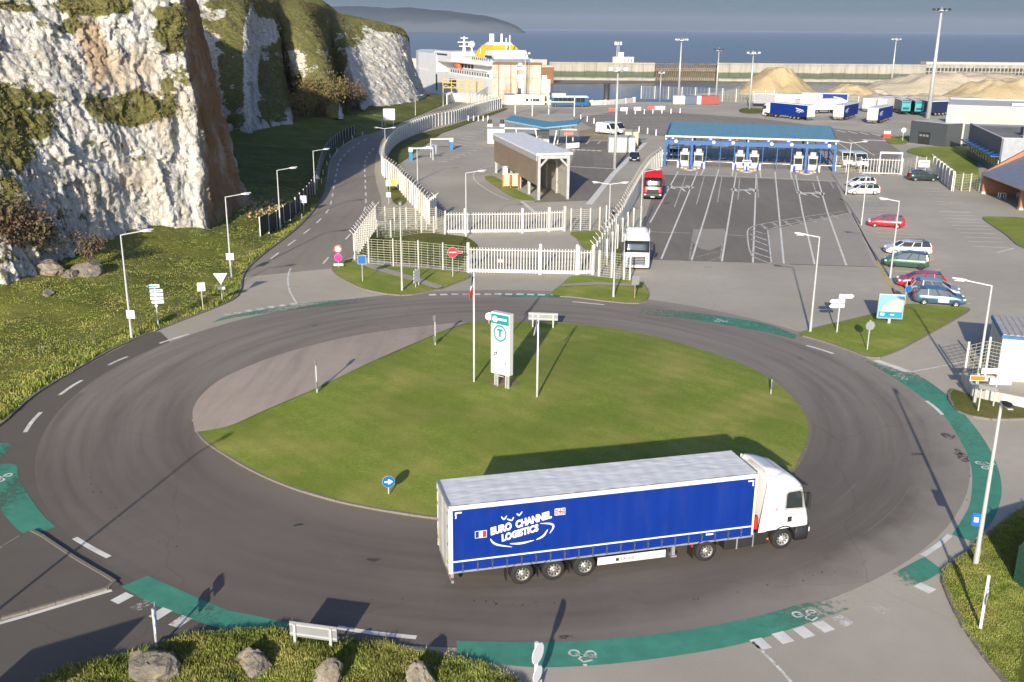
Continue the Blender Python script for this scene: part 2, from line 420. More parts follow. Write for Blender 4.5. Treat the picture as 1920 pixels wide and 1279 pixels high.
# ------------------------------------------------------------------ roundabout
CX, CY = -.45, 60.1
isl_px = [(363, 790), (363, 770), (378, 745), (415, 715), (480, 685), (560, 658), (650, 636), (740, 621), (830, 611), (900, 606), (960, 605), (1030, 606), (1100, 611), (1175, 622), (1250, 638), (1330, 662), (1400, 688), (1450, 716), (1490, 750), (1514, 785), (1519, 815), (1508, 850), (1480, 890), (1420, 930), (1330, 960), (1200, 982), (1050, 988), (920, 983), (800, 971), (700, 955), (620, 938), (540, 913), (470, 882), (420, 852), (380, 824)]
isl = smooth(GP(isl_px), 5, True)
ringpts = []
for i in range(120):
    a = 2 * PI * i / 120; ringpts.append((CX + math.cos(a) * 27.0, CY + math.sin(a) * 27.2))
M_ARM = mk_asphalt('asphalt_arm', (.150, .131, .108), .12)
sheet('arm_road', smooth(GP([(-700, 1000), (-420, 900), (-120, 862), (-50, 832), (0, 800), (60, 747), (130, 704), (230, 649), (300, 622), (330, 700), (240, 900), (300, 1060), (430, 1160), (440, 1180), (400, 1192), (290, 1215), (180, 1249), (60, 1290), (-300, 1420), (-700, 1420)]), 3, True), .004, M_ARM)
road = sheet('roundabout_road', ringpts, .008, M_RING)
def dome(p): return .11
# raised island: lawn grid clipped by outline, a low dome
def domed(name, outline, mat, h0=.11, rise=.5, n=9):
    c = sum((Vector((p[0], p[1], 0)) for p in outline), Vector()) / len(outline); N_ = len(outline); P = []
    for k_ in range(n + 1):
        t = 1 - k_ / n
        for p in outline:
            q = c.lerp(Vector((p[0], p[1], 0)), t); P.append((q.x, q.y, h0 + rise * (1 - t ** 2)))
    P = np.array(P); nz = fbm(P * np.array([.35, .35, 0]), 3, 5) * .05; w = np.clip((1 - np.repeat(1 - np.arange(n + 1) / n, N_)) * 6, 0, 1); P[:, 2] += nz * w
    q = []
    for k_ in range(n):
        for i in range(N_): q.append((k_ * N_ + i, k_ * N_ + (i + 1) % N_, (k_ + 1) * N_ + (i + 1) % N_, (k_ + 1) * N_ + i))
    me = npmesh(P, np.array(q), name, mat, True); o = bpy.data.objects.new(name, me); COL.objects.link(o); o['kind'] = 'structure'
    return o
island = domed('central_island', isl, M_LAWN, .10, .45)
kerbs([p.copy() for p in isl], island, True, 0, .85)
apr_px = [(366, 815), (362, 790), (363, 770), (378, 745), (415, 715), (480, 685), (560, 658), (650, 636), (740, 621), (830, 611), (878, 607.5), (840, 622), (780, 651), (700, 688), (597, 738), (500, 778), (430, 806)]
ap = GP(apr_px)
apo = bpy.data.objects.new('concrete_apron', None)
def islz(p):
    # height of the lawn dome under a point
    best = 0
    c = sum((q for q in isl), Vector()) / len(isl); v = p - c; r = v.length
    aim = v.normalized(); R_ = max((q - c).length for q in isl if (q - c).normalized().dot(aim) > .995)
    t = min(1, r / R_); return .10 + .45 * (1 - t * t)
me = bpy.data.meshes.new('concrete_apron'); cP = []; 
outer = smooth(GP(apr_px[:11]), 6); inner = smooth(GP([apr_px[0]] + apr_px[:10:-1]), 6); nA = 60
def atlen(path, t):
    L = [0]
    for a, b in zip(path, path[1:]): L.append(L[-1] + (b - a).length)
    s = t * L[-1]
    for i in range(len(path) - 1):
        if L[i + 1] >= s - 1e-9: return path[i].lerp(path[i + 1], (s - L[i]) / max(1e-9, L[i + 1] - L[i]))
    return path[-1]
P = []; nC = 12
for i in range(nA):
    a, b = atlen(outer, i / (nA - 1)), atlen(inner, i / (nA - 1))
    for j in range(nC):
        q = a.lerp(b, j / (nC - 1)); P.append((q.x, q.y, islz(q) + .05))
me = gridmesh(np.array(P), nC, nA, 'concrete_apron', M_APRON); apo = bpy.data.objects.new('concrete_apron', me); COL.objects.link(apo); apo['kind'] = 'structure'

# green cycle lane, painted in lengths with worn ends
def lane(name, inner, outer, wear, z=.013):
    wear = [w * .62 for w in wear]
    a = resample(smooth(GP(inner), 8), .5); b = smooth(GP(outer), 8); n = len(a); P = []; ws = []
    for i in range(n):
        t = i / (n - 1); q0, q1 = a[i], atlen(b, t)
        for j in range(4):
            q = q0.lerp(q1, j / 3); P.append((q.x, q.y, z)); ws.append(np.interp(t, np.linspace(0, 1, len(wear)), wear))
    me = gridmesh(np.array(P), 4, n, name, M_GREEN, False); attr(me, 'wear', ws)
    o = bpy.data.objects.new(name, me); COL.objects.link(o); o.parent = road; return o
lane('cycle_lane', [(-60, 838), (-10, 832), (34, 832)], [(-60, 872), (-10, 862), (10, 856)], [.1, .1, .3, .9])
lane('cycle_lane', [(-40, 875), (10, 870), (32, 873), (34, 890), (45, 915), (78, 963), (112, 994)], [(-60, 920), (-30, 920), (-10, 925), (0, 952), (10, 968), (39, 998), (66, 1002)], [.5, .3, .75, .35, .05, .05])
lane('cycle_lane', [(277, 1080), (340, 1108), (410, 1138), (440, 1148), (470, 1153), (530, 1166), (620, 1180)], [(228, 1101), (280, 1130), (330, 1150), (378, 1168), (420, 1180), (520, 1187), (640, 1202)], [.0, .05, .15, .55, .3, .1, .15, .3])
lane('cycle_lane', [(856, 1202), (1000, 1205), (1150, 1198), (1300, 1180), (1420, 1156), (1494, 1135), (1560, 1120), (1660, 1084)], [(858, 1232), (940, 1246), (1020, 1252), (1150, 1245), (1300, 1225), (1410, 1203), (1500, 1174), (1600, 1140), (1690, 1105)], [.05, .0, .0, .05, .1, .5, 1.05, 1.25])
lane('cycle_lane', [(1660, 1084), (1729, 1047), (1738, 1046)], [(1690, 1103), (1735, 1090), (1768, 1070)], [1.2, .6, .3, .2])
lane('cycle_lane', [(1785, 1003), (1807, 970), (1820, 940), (1823, 892), (1815, 855), (1797, 820), (1772, 782), (1735, 750), (1690, 718), (1645, 690), (1610, 672)], [(1822, 1015), (1855, 985), (1870, 958), (1878, 925), (1875, 892), (1862, 855), (1842, 820), (1815, 785), (1780, 745), (1730, 708), (1690, 690)], [.15, .05, .05, .1, .2, .5, .25, .25, .4, .6, .95])
lane('cycle_lane', [(1490, 636), (1420, 620), (1300, 600), (1200, 588), (1120, 574)], [(1494, 628), (1430, 606), (1330, 590), (1220, 577), (1150, 571)], [.6, .55, .5, .7, 1.0, 1.4])
lane('cycle_lane', [(395, 606), (450, 594), (560, 580), (640, 572), (760, 563)], [(420, 594), (480, 583), (560, 570), (640, 562), (760, 555)], [.7, .6, .9, .7, 1.0, 1.5])
lane('cycle_lane', [(940, 558), (1000, 557), (1060, 560)], [(940, 553), (1000, 552), (1060, 554)], [.9, .45, .4, .9])

# white dashes at the ring's edge
def curve_line(px, w, wear=.12, name='painted_line', parent=None, z=.016, wear_end=None):
    return ribbon(name, resample(smooth(GP(px), 8), .4), w, z, M_WHITE, parent or road, wear, wear_end)
for px, w, we in (([(140, 1009), (175, 1030), (214, 1050)], .27, .05), ([(632, 1177), (705, 1188), (782, 1196)], .25, .08), ([(1730, 1042), (1760, 1022), (1782, 1003)], .27, .05), ([(1737, 752), (1755, 766), (1770, 781)], .24, .05), ([(1642, 676), (1674, 687), (1705, 698)], .55, .1), ([(1512, 648), (1540, 656), (1567, 665)], .24, .12), ([(1073, 566), (1105, 569), (1136, 572)], .24, .15), ([(47, 811), (60, 791), (77, 773)], .24, .2), ([(112, 741), (134, 725), (158, 711)], .24, .2), ([(203, 685), (224, 675), (245, 667)], .24, .3), ([(299, 644), (330, 634), (357, 626)], .24, .2)):
    curve_line(px, w, we)
def blocks(centres, lng, wid, ang_to, wear, parent=road):
    for (u, v), we in zip(centres, wear):
        c = G(u, v); d = (Vector((CX, CY, 0)) - c).normalized(); s = Vector((-d.y, d.x, 0))
        pts = [c + d * a * lng / 2 + s * b * wid / 2 for a, b in ((-1, -1), (-1, 1), (1, 1), (1, -1))]
        patch('give_way_block', pts, .016, M_WHITE, parent, we)
blocks([(229, 1122), (265, 1136), (301, 1151), (338, 1166), (379, 1181)], .75, .52, 0, [.0, .55, .0, .3, .6])
blocks([(1426, 1208), (1468, 1196), (1507, 1186), (1544, 1175), (1580, 1164), (1620, 1155), (1648, 1140), (1676, 1126), (1708, 1115), (1734, 1103)], .72, .55, 0, [.0, .1, .1, .2, .4, .85, .5, .6, .65, .05])
blocks([(425, 590), (446, 587), (467, 583), (488, 579.5), (509, 576), (530, 573), (551, 570)], .6, .5, 0, [.4, .35, .3, .3, .25, .3, .3])
blocks([(811, 553), (832, 552.5), (853, 552), (874, 552), (894, 552), (914, 552), (934, 551.5), (954, 552), (975, 552), (995, 552.5), (1015, 553)], .5, .62, 0, [.1, .25, .3, .4, .2, .3, .3, .2, .15, .2, .2])
curve_line([(545, 503), (540, 520), (543, 545), (557, 570)], .16, .25)
curve_line([(1411, 1204), (1440, 1232), (1474, 1268), (1500, 1300)], .13, .3)
curve_line([(1705, 698), (1760, 688), (1815, 676)], .14, .25)
curve_line([(-10, 1172), (60, 1152), (140, 1128), (228, 1102)], .2, .15)
def cyclist(u, v, ang, s=1.0, wear=.3):
    """painted cycle symbol: two wheels, frame and rider"""
    c = G(u, v); M = Matrix.Rotation(ang, 3, 'Z'); e = []
    def arc(cx, cy, r, n=14): return [(cx + r * math.cos(2 * PI * i / n), cy + r * math.sin(2 * PI * i / n)) for i in range(n + 1)]
    segs = [([(0, .55), (.35, 1.1)], .12), ([(0, -.55), (.3, -.15), (.35, 1.1)], .12), ([(.3, -.15), (.05, .35)], .1), ([(.7, -.2), (1.05, .1), (.75, .75)], .2), ([(1.3, .2), (1.55, .25)], .3), ([(.75, -.25), (.1, .05)], .14)]
    for cy in (-.62, .62): segs.append((arc(0, cy, .36), .2))
    for pts, w in segs:
        ribbon('cycle_symbol', [c + M @ (Vector((x, y, 0)) * s) for x, y in pts], w * s, .019, M_WHITE, road, wear)
cyclist(1508, 1151, R(-75), .5, .3); cyclist(1092, 1226, R(-95), .5, .3); cyclist(1842, 873, R(5), .5, .2); cyclist(1688, 708, R(40), .5, .4); cyclist(1352, 603, R(90), .5, .3); cyclist(575, 571, R(110), .5, .4); cyclist(8, 896, R(170), .5, .25)

# ------------------------------------------------------------------ other paved areas
sheet('approach_road', GP([(455, 520), (470, 500), (500, 474), (545, 440), (582, 405), (606, 370), (613, 345), (620, 305), (637, 279), (669, 259), (713, 246), (770, 225), (830, 200), (868, 186), (880, 188), (840, 206), (790, 230), (745, 250), (716, 270), (705, 290), (702, 320), (706, 345), (714, 370), (716, 395), (690, 412), (668, 430), (662, 455), (664, 480), (640, 490), (625, 503)]), .004, M_ROAD)
toll_apron = sheet('toll_plaza_asphalt', GP([(1240, 326), (1567, 341), (1590, 395), (1640, 498), (1448, 494), (1212, 487), (1200, 470), (1190, 445), (1205, 425), (1222, 370)]), .004, M_DARK)
sheet('lighter_patch', GP([(1438, 432), (1500, 419), (1595, 399), (1640, 499), (1446, 495)]), .008, M_PATH, toll_apron)
sheet('lighter_patch', GP([(1296, 452), (1300, 430), (1358, 429), (1364, 442), (1350, 462), (1330, 470), (1312, 466)]), .008, M_PATH, toll_apron)
slab = sheet('toll_slab', GP([(1236, 312), (1570, 322), (1568, 341), (1240, 327)]), .010, M_CONC)
sheet('toll_lanes_asphalt', GP([(1243, 311), (1566, 321), (1560, 285), (1262, 277)]), .006, M_PATH)
carpark = sheet('car_park_asphalt', GP([(1086, 263), (1212, 266), (1200, 280), (1154, 319), (1112, 376), (1000, 380), (1066, 318)]), .004, M_DARK)
sheet('lorry_park_asphalt', GP([(1075, 222), (1180, 205), (1420, 222), (1470, 228), (1560, 240), (1640, 250), (1690, 285), (1660, 330), (1590, 300), (1240, 255), (1120, 245)]), .004, M_ROAD)
# ================================================================== the chalk cliff, its foot slope and the hills behind
# each column: foot (photo u, v, ground height), top (photo u, v, depth), so that the surface is lofted between two real lines
cols = []
def cf(foot, top, prof=0., prof2=0.):
    cols.append((Vector(foot), Vector(top), prof, prof2))
def FT(u, v, z): p = G(u, v, z); return p
cf((-66, -60, 4), (-92, -60, 46)); cf((-63, -8, 4), (-80, -12, 46)); cf((-60, 22, 4), (-74, 20, 45)); cf((-50, 36, 4), (-69, 36, 44)); cf((-46, 49, 3.5), (-68, 50, 43)); cf((-58, 62, 3.5), (-73, 64, 43)); cf((-66, 78, 3), (-76, 82, 43))
cf(FT(-40, 520, 3), (-66, 104, 42)); cf(FT(60, 492, 3), (-60, 113, 41)); cf(FT(150, 462, 2.6), AT(90, -160, 116), 1.5)
cf(FT(250, 440, 2.2), AT(190, -160, 118), 2.0); cf(FT(330, 432, 2), AT(275, -150, 119), 1.0); cf(FT(386, 428, 1.8), AT(322, -150, 120), .3)
cf(FT(410, 412, 1.8), AT(328, -140, 124), 0.); cf(FT(440, 394, 1.8), AT(335, -130, 130), 0); cf(FT(467, 378, 1.8), AT(345, -120, 137), -1.)
cf((-46, 144, 2.2), (-60, 152, 36), -1); cf((-58, 160, 3), (-70, 166, 36)); cf((-64, 190, 3), (-76, 192, 35)); cf((-66, 215, 3), (-78, 214, 35))
cf(FT(468, 242, 3), AT(452, -10, 236)); cf(FT(482, 238, 2.6), AT(466, -8, 240)); cf(FT(545, 228, 2.4), AT(486, -8, 248), -3)
cf(FT(548, 222, 2.6), AT(500, -2, 258)); cf((-60, 268, 3), AT(512, -3, 264), 1); cf(FT(612, 214, 2.6), AT(532, -3, 272), 3); cf(FT(642, 215, 2.4), AT(560, 0, 276), 2)
cf((-51, 292, 3), AT(588, 6, 292)); cf((-53, 310, 3), AT(612, 12, 312), 2); cf(FT(676, 200, 2.2), AT(632, 24, 322), 1)
cf(FT(696, 197, 1.6), AT(652, 32, 326), .5); cf(FT(730, 196, 1.2), AT(690, 38, 330)); cf(FT(760, 194, .8), AT(730, 46, 336)); cf(FT(782, 191, .6), AT(752, 52, 343), -.5)
cf((-29, 352, .4), AT(760, 60, 354), -1.5); cf((-36, 372, 0), (-44, 374, 20)); cf((-60, 392, 0), (-70, 396, 20)); cf((-160, 420, 0), (-170, 430, 20))
# resample columns densely along their length
fo = smooth([c[0] for c in cols], 10); to = smooth([c[1] for c in cols], 10)
# sharpen: blend linear with the spline so the arrises stay crisp
def lin(P, n=10):
    o = []
    for a, b in zip(P, P[1:]): o += [a.lerp(b, k / n) for k in range(n)]
    return o + [P[-1]]
fl, tl = lin([c[0] for c in cols]), lin([c[1] for c in cols]); pr = [Vector((c[2], c[3], 0)) for c in cols]; pl = lin(pr)
fo = [a.lerp(b, .65) for a, b in zip(fo, fl)]; to = [a.lerp(b, .65) for a, b in zip(to, tl)]
L = [0]
for i in range(1, len(fo)): L.append(L[-1] + ((fo[i] + to[i]) / 2 - (fo[i - 1] + to[i - 1]) / 2).length)
L = np.array(L)
def dens(y): return .17 if 85 < y < 160 else (.45 if y > 85 else 1.2)
s = [0.]; ym = np.array([(a.y + b.y) / 2 for a, b in zip(fo, to)])
while s[-1] < L[-1]: s.append(s[-1] + dens(np.interp(s[-1], L, ym)))
s = np.array(s[:-1]); fa = np.array(fo); ta = np.array(to); pa = np.array(pl)
FA = np.stack([np.interp(s, L, fa[:, k]) for k in range(3)], 1); TA = np.stack([np.interp(s, L, ta[:, k]) for k in range(3)], 1); PA = np.interp(s, L, pa[:, 0])
NV = 230; tv = np.linspace(-.03, 1, NV); ns = len(s)
TT, SS = np.meshgrid(tv, s, indexing='ij')
P = FA[None] * (1 - TT[..., None]) + TA[None] * TT[..., None]
# local outward normal in plan, smoothed
mid = (FA + TA) / 2; d = np.gradient(mid, axis=0); nrm = np.stack([d[:, 1], -d[:, 0]], 1); nrm /= np.linalg.norm(nrm, axis=1)[:, None] + 1e-9
ker = np.ones(25) / 25; nrm = np.stack([np.convolve(np.pad(nrm[:, k], 12, 'edge'), ker, 'valid') for k in range(2)], 1)
out = np.zeros((ns, 3)); out[:, :2] = nrm
bulge = np.sin(np.clip(TT, 0, 1) * PI) * PA[None]
P = P + out[None] * bulge[..., None]
Q = P.reshape(-1, 3); hgt = TT.reshape(-1)
far = np.clip((Q[:, 1] - 120) / 150, 0, 1)
cx3 = Q.copy(); cx3[:, 2] *= .42                                # vertical grain
n1 = fbm(cx3 * .11, 4, 11); n2 = fbm(cx3 * .45 + 5, 4, 23); n3 = 1 - np.abs(fbm(cx3 * .9 + 9, 4, 37)) * 2; n4 = fbm(Q * 2.6, 3, 51)
led = fbm(np.stack([Q[:, 0] * .05, Q[:, 1] * .05, Q[:, 2] * .5], 1), 4, 71)
amp = np.clip(np.minimum((1 - hgt) * 12, 1), .15, 1)
brown = np.clip(1 - np.abs(np.interp(s, L, np.arange(len(L)) / 10) - 13.6) / 1.7, 0, 1); brown = np.clip(np.tile(brown, NV) * 2.5, 0, 1)
n5 = 1 - np.abs(fbm(cx3 * 1.7 + 3, 4, 61)) * 2.2; n6 = fbm(np.stack([Q[:, 0] * .8, Q[:, 1] * .8, Q[:, 2] * 2.2], 1), 3, 63)
warp = np.stack([n2 * .8, n4 * .5, n2 * .6], 1)
b1, d1 = cells((Q + warp) * np.array([.42, .42, .13]), 5); b2, d2 = cells((Q + warp) * np.array([1.2, 1.2, .36]), 9); b3, d3 = cells((Q + warp * .6) * np.array([2.6, 2.6, .8]), 13)
disp = (n1 * 1.5 + n2 * .38 + n3 * .10 + led * .6 + b1 * .50 + d1 * .50 + b2 * .30 + d2 * .28 + b3 * .17 + d3 * .10 + n6 * .08) * (1 - .45 * brown) + n4 * .12
Q = Q + np.repeat(out[None], NV, 0).reshape(-1, 3) * (disp * amp * (1 - .25 * far))[:, None]
Q[:, 2] += n2 * .25 * (1 - brown)
# where plants have taken hold: ledges, hollows and the marked patches (photo u, v, half-width, half-height)
U = np.empty(len(Q)); V = np.empty(len(Q)); q = Q - np.array([0, 0, CAMH]); dd = q @ np.array(FWD); dd = np.where(dd < 1, 1, dd)
U = 960 + F * (q @ np.array(RT)) / dd; V = 639.5 - F * (q @ np.array(UP)) / dd
veg = np.full(len(Q), -.35) + led * 1.1 + n2 * .7 + n4 * .6 + fbm(Q * .7, 4, 81) * .9
for u, v, a, b, w in ((10, 165, 80, 50, .7), (50, 215, 80, 42, 1.0), (-10, 300, 60, 150, .8), (30, 255, 90, 45, .8), (240, 203, 88, 36, 1.9), (325, 55, 44, 50, 1.9), (325, 150, 38, 34, 1.0), (40, 10, 55, 14, 1.2), (160, 10, 70, 22, 1.1), (130, 50, 26, 16, 1.2), (165, 268, 16, 12, 1.3), (265, 298, 20, 10, 1.2), (200, 10, 60, 20, .9), (420, 30, 45, 55, 1.3), (440, 130, 30, 120, 1.4), (512, 160, 36, 90, 1.5), (600, 150, 45, 90, 1.2), (560, 40, 70, 60, 1.5), (650, 85, 34, 45, 1.0), (500, 10, 90, 22, 1.5), (600, 190, 60, 40, 1.6), (640, 160, 26, 60, .9), (120, 420, 60, 50, .6), (775, 95, 14, 40, .7)):
    e = ((U - u) / a) ** 2 + ((V - v) / b) ** 2; veg += w * np.clip(1.35 - e, 0, 1)
for u, v, a, b, w in ((470, 120, 14, 110, 2.2), (505, 60, 22, 28, 1.8), (640, 195, 6, 30, 2), (720, 130, 62, 62, 1.8), (668, 150, 24, 60, 1.4), (200, 120, 60, 60, .8), (330, 330, 70, 110, .8), (400, 28, 22, 12, 1.2), (425, 25, 18, 10, 1.2)):
    e = ((U - u) / a) ** 2 + ((V - v) / b) ** 2; veg -= w * np.clip(1.35 - e, 0, 1)
top_edge = np.clip((hgt - .93) * 14, 0, 1); veg = veg + top_edge * 1.2 + np.clip((Q[:, 1] < 85) * 1., 0, 1) * .35
veg += np.clip((hgt - .85 + n1 * .06) * 14, 0, 1) * 1.5 * (Q[:, 1] > 285)
veg *= (1 - brown)
stain = np.zeros(len(Q))
for u, v, a, b, w in ((180, 110, 22, 60, 1.6), (165, 60, 26, 40, .8), (240, 130, 60, 50, .5), (270, 330, 60, 40, .45), (300, 200, 60, 50, .4), (395, 90, 18, 60, .3)):
    e = ((U - u) / a) ** 2 + ((V - v) / b) ** 2; stain += w * np.clip(1.2 - e, 0, 1)
stain = np.clip(stain + fbm(cx3 * .3, 3, 91) * .35 + .02, 0, 1) * (1 - brown)
k = N('chalk'); v_, st_, br_ = k.attr('veg'), k.attr('stain'), k.attr('brown')
f1 = k.noise(.5, 6, k.pos((1, 1, .4)), .6); f2 = k.noise(3.4, 6, k.pos((1, 1, .28)), .7); f3 = k.noise(1.1, 5, k.pos((1, 1, .18)), .65, .6)
ch = k.ramp(f1, [(.3, (.58, .54, .45)), (.5, (.75, .72, .63)), (.7, (.84, .815, .745))])
ch = k.mix(k.rng(f3, .52, .70, 0, .55), ch, (.34, .31, .25))
ch = k.mix(k.rng(f2, .55, .68, 0, .75), ch, (.25, .22, .17))
vo = k.n('ShaderNodeTexVoronoi', feature='DISTANCE_TO_EDGE'); vo.inputs['Scale'].default_value = .9
wadd = k.n('ShaderNodeVectorMath', operation='ADD'); k.l(k.pos((1, 1, .32)), wadd.inputs[0])
nz = k.n('ShaderNodeTexNoise'); nz.inputs['Scale'].default_value = 1.3; nz.inputs['Detail'].default_value = 4; k.l(k.pos(), nz.inputs['Vector']); k.l(nz.outputs['Color'], wadd.inputs[1]); k.l(wadd.outputs[0], vo.inputs['Vector'])
ch = k.mix(k.rng(vo.outputs['Distance'], 0, .05, .6, 0), ch, (.22, .19, .14))
vo2 = k.n('ShaderNodeTexVoronoi', feature='DISTANCE_TO_EDGE'); vo2.inputs['Scale'].default_value = 2.6; k.l(wadd.outputs[0], vo2.inputs['Vector']); ch = k.mix(k.rng(vo2.outputs['Distance'], 0, .05, .5, 0), ch, (.30, .26, .20))
ch = k.mix(k.math('MULTIPLY', st_, .6), ch, (.45, .26, .09))
bw = k.ramp(k.noise(.35, 6, k.pos((1, 1, .5)), .65), [(.3, (.30, .155, .07)), (.55, (.36, .22, .11)), (.72, (.52, .42, .32))])
ch = k.mix(br_, ch, bw)
gv = k.ramp(k.noise(1.6, 6, None, .7), [(.3, (.095, .100, .030)), (.5, (.17, .165, .055)), (.7, (.27, .235, .10))])
edge = k.math('ADD', v_, k.rng(k.noise(2.2, 6, None, .7), .2, .8, -.6, .6))
ch = k.mix(k.rng(edge, .25, .5, 0, 1), ch, gv)
k.col(ch); k.set(.95, 0, .15); k.bump(k.math('ADD', k.noise(1.8, 8, k.pos((1, 1, .6)), .7), k.math('MULTIPLY', vo.outputs['Distance'], .6)), .9, .35)
me = gridmesh(Q, ns, NV, 'cliff', k.m, True); attr(me, 'veg', veg); attr(me, 'stain', stain); attr(me, 'brown', brown)
cliff = bpy.data.objects.new('cliff', me); COL.objects.link(cliff); cliff['kind'] = 'structure'
# plateau above
inw = -out.copy(); topP = Q.reshape(NV, ns, 3)[-1]; rows = [topP]
for dist, rise in ((1.5, .5), (4, 1.), (9, 1.8), (20, 3.), (45, 5.), (90, 7.)):
    r = topP + inw * dist * np.array([1, 1, 0]); r[:, 0] = np.minimum(r[:, 0], topP[:, 0]) - dist * .25; r[:, 2] = topP[:, 2] + rise + fbm(r * .15, 3, 3) * .6; rows.append(r)
me = gridmesh(np.concatenate(rows), ns, len(rows), 'clifftop', M_ROUGH, True); o = bpy.data.objects.new('clifftop', me); COL.objects.link(o); o['kind'] = 'structure'
# grass slope between the road's kerb and the cliff's foot
kerb_px = [(-420, 1300), (-260, 1040), (-120, 880), (-50, 830), (0, 798), (60, 745), (130, 702), (230, 647), (330, 606), (405, 577), (440, 560), (451, 543), (455, 520), (468, 500), (498, 474), (543, 440), (580, 405), (604, 370), (611, 345), (618, 305), (635, 279), (667, 259), (711, 246), (768, 224), (828, 199), (858, 187), (862, 181)]
kp = smooth(GP(kerb_px), 8); kL = [0]
for a, b in zip(kp, kp[1:]): kL.append(kL[-1] + (b - a).length)
kP = np.array([tuple(p) for p in kp]); nk = 420; kt = np.linspace(0, kL[-1], nk); KP = np.stack([np.interp(kt, kL, kP[:, j]) for j in range(3)], 1)
base = Q.reshape(NV, ns, 3)[6]; cands = base[(base[:, 1] < 372)]
ft = []
cl = np.linspace(0, len(cands) - 1, len(cands))
# match each kerb point with the cliff point at the same y (monotone), fallback nearest
by = cands[:, 1]
prof = np.array([[y, cands[np.abs(by - y) < 4][:, 0].max() if (np.abs(by - y) < 4).any() else -60, 0] for y in KP[:, 1]])
fx = np.convolve(np.pad(prof[:, 1], 3, 'edge'), np.ones(7) / 7, 'valid') - 4
rows = []; NRW = 46
for j in range(NRW):
    t = j / (NRW - 1); x = KP[:, 0] * (1 - t) + fx * t; y = KP[:, 1]; z = .10 + 2.6 * np.clip(t, 0, 1) ** 1.3 * np.clip((400 - y) / 200, .25, 1)
    p = np.stack([x, y, z], 1); p[:, 2] += fbm(p * np.array([.25, .25, 0]), 4, 8) * .45 * min(1, t * 6) + fbm(p * np.array([1.6, 1.6, 0]), 3, 9) * .10 * min(1, t * 12); rows.append(p)
me = gridmesh(np.concatenate(rows), nk, NRW, 'grass_bank', M_ROUGH, True); bank = bpy.data.objects.new('grass_bank', me); COL.objects.link(bank); bank['kind'] = 'structure'
BANK = np.stack(rows)
kerbs([Vector(p) for p in KP if 40 < p[1] < 175], bank, False, 0, .9)
def bank_z(x, y):
    i = int(np.argmin(np.abs(BANK[0, :, 1] - y))); r = BANK[:, i]; return float(np.interp(-x, -r[:, 0], r[:, 2]))
# far headland across the bay
k = N('headland'); hz_ = k.geo.outputs['Position']; sp = k.n('ShaderNodeSeparateXYZ'); k.l(hz_, sp.inputs[0])
k.col(k.mix(k.rng(k.math('ADD', sp.outputs[2], k.math('MULTIPLY', k.noise(.01, 4), 60)), 62, 80, 0, 1), (.085, .10, .12), (.045, .060, .075))); k.set(.95, 0, .1)
hx = np.linspace(-2600, 60, 120); rows = []
for dy, f in ((0, 0), (8, .55), (20, .75), (60, .9), (200, 1.)):
    zz = np.interp(hx, [-2600, -900, -600, -300, -120, -40, 20, 60], [150, 128, 118, 96, 76, 52, 26, -6]) * (1 + .10 * fbm(np.stack([hx * .01, hx * 0, hx * 0], 1), 3, 5))
    rows.append(np.stack([hx, 5200 + dy * 4 + hx * -.05, -6 + (zz + 6) * f], 1))
me = gridmesh(np.concatenate(rows), 120, 5, 'headland', k.m, True); o = bpy.data.objects.new('headland', me); COL.objects.link(o); o['kind'] = 'structure'
# ================================================================== vehicles
M_TYRE = pm('tyre_rubber', (.022, .021, .020), .85, var=.3, vs=4)
M_RIM = pm('rim_steel', (.42, .40, .36), .45, .6, var=.2, vs=6, grime=.4)
M_ALLOY = pm('rim_alloy', (.62, .61, .58), .35, .6)
M_BLK = pm('black_plastic', (.025, .025, .026), .55)
M_CHAS = pm('chassis_dark', (.035, .034, .033), .7, var=.3)
M_WTR = pm('white_vehicle_paint', (.80, .79, .76), .28, var=.03, coat=.5)
M_BLUE = pm('blue_curtain', (.003, .029, .228), .5, spec=.2, grime=.10, var=.06, vs=.7, bump=.15, bs=2)
M_RAIL = pm('white_rail', (.78, .76, .70), .5, grime=.25)
M_DOOR = pm('white_door', (.74, .72, .66), .5, grime=.3)
M_TARP = pm('roof_tarp', (.80, .80, .79), .55, var=.04, vs=.8, grime=.10)
M_DEC = pm('white_print', (.82, .82, .82), .5, var=.02)
M_RED = pm('red_lamp', (.55, .02, .015), .3); M_ORG = pm('orange_lamp', (.75, .22, .03), .3); M_HEAD = pm('headlamp_glass', (.70, .72, .74), .12, .2)
M_GREY = pm('galvanised_steel', (.42, .43, .43), .5, .5, var=.15, grime=.2); M_STRAP = pm('strap_buckle', (.12, .13, .15), .5, .4)
M_GLASS = glass(); M_REDW = pm('flag_red', (.62, .03, .03), .55); M_NAVY = pm('flag_navy', (.012, .03, .17), .55); M_YPL = pm('plate_yellow', (.80, .55, .05), .45)
def text_mesh(body, size, mat, shear=0., bold=0., extrude=.004, spacing=1.):
    c = bpy.data.curves.new('lettering', 'FONT'); c.body = body; c.size = size; c.shear = shear; c.offset = bold; c.extrude = extrude; c.space_character = spacing; c.align_x = 'CENTER'; c.align_y = 'CENTER'; c.resolution_u = 3
    o = bpy.data.objects.new('lettering', c); COL.objects.link(o); dg = bpy.context.evaluated_depsgraph_get(); dg.update()
    me = bpy.data.meshes.new_from_object(o.evaluated_get(dg)); bpy.data.objects.remove(o); me.materials.clear(); me.materials.append(mat); return me
def lettering(body, size, mat, parent, loc, rot, fit_w=None, fit_h=None, name='lettering', **k):
    me = text_mesh(body, size, mat, **k); o = inst(name, me, parent, loc, rot=rot)
    xs = [v.co.x for v in me.vertices]; ys = [v.co.y for v in me.vertices]; w, h = max(xs) - min(xs), max(ys) - min(ys)
    o.scale = (fit_w / w if fit_w else 1, fit_h / h if fit_h else (fit_w / w if fit_w else 1), 1); return o
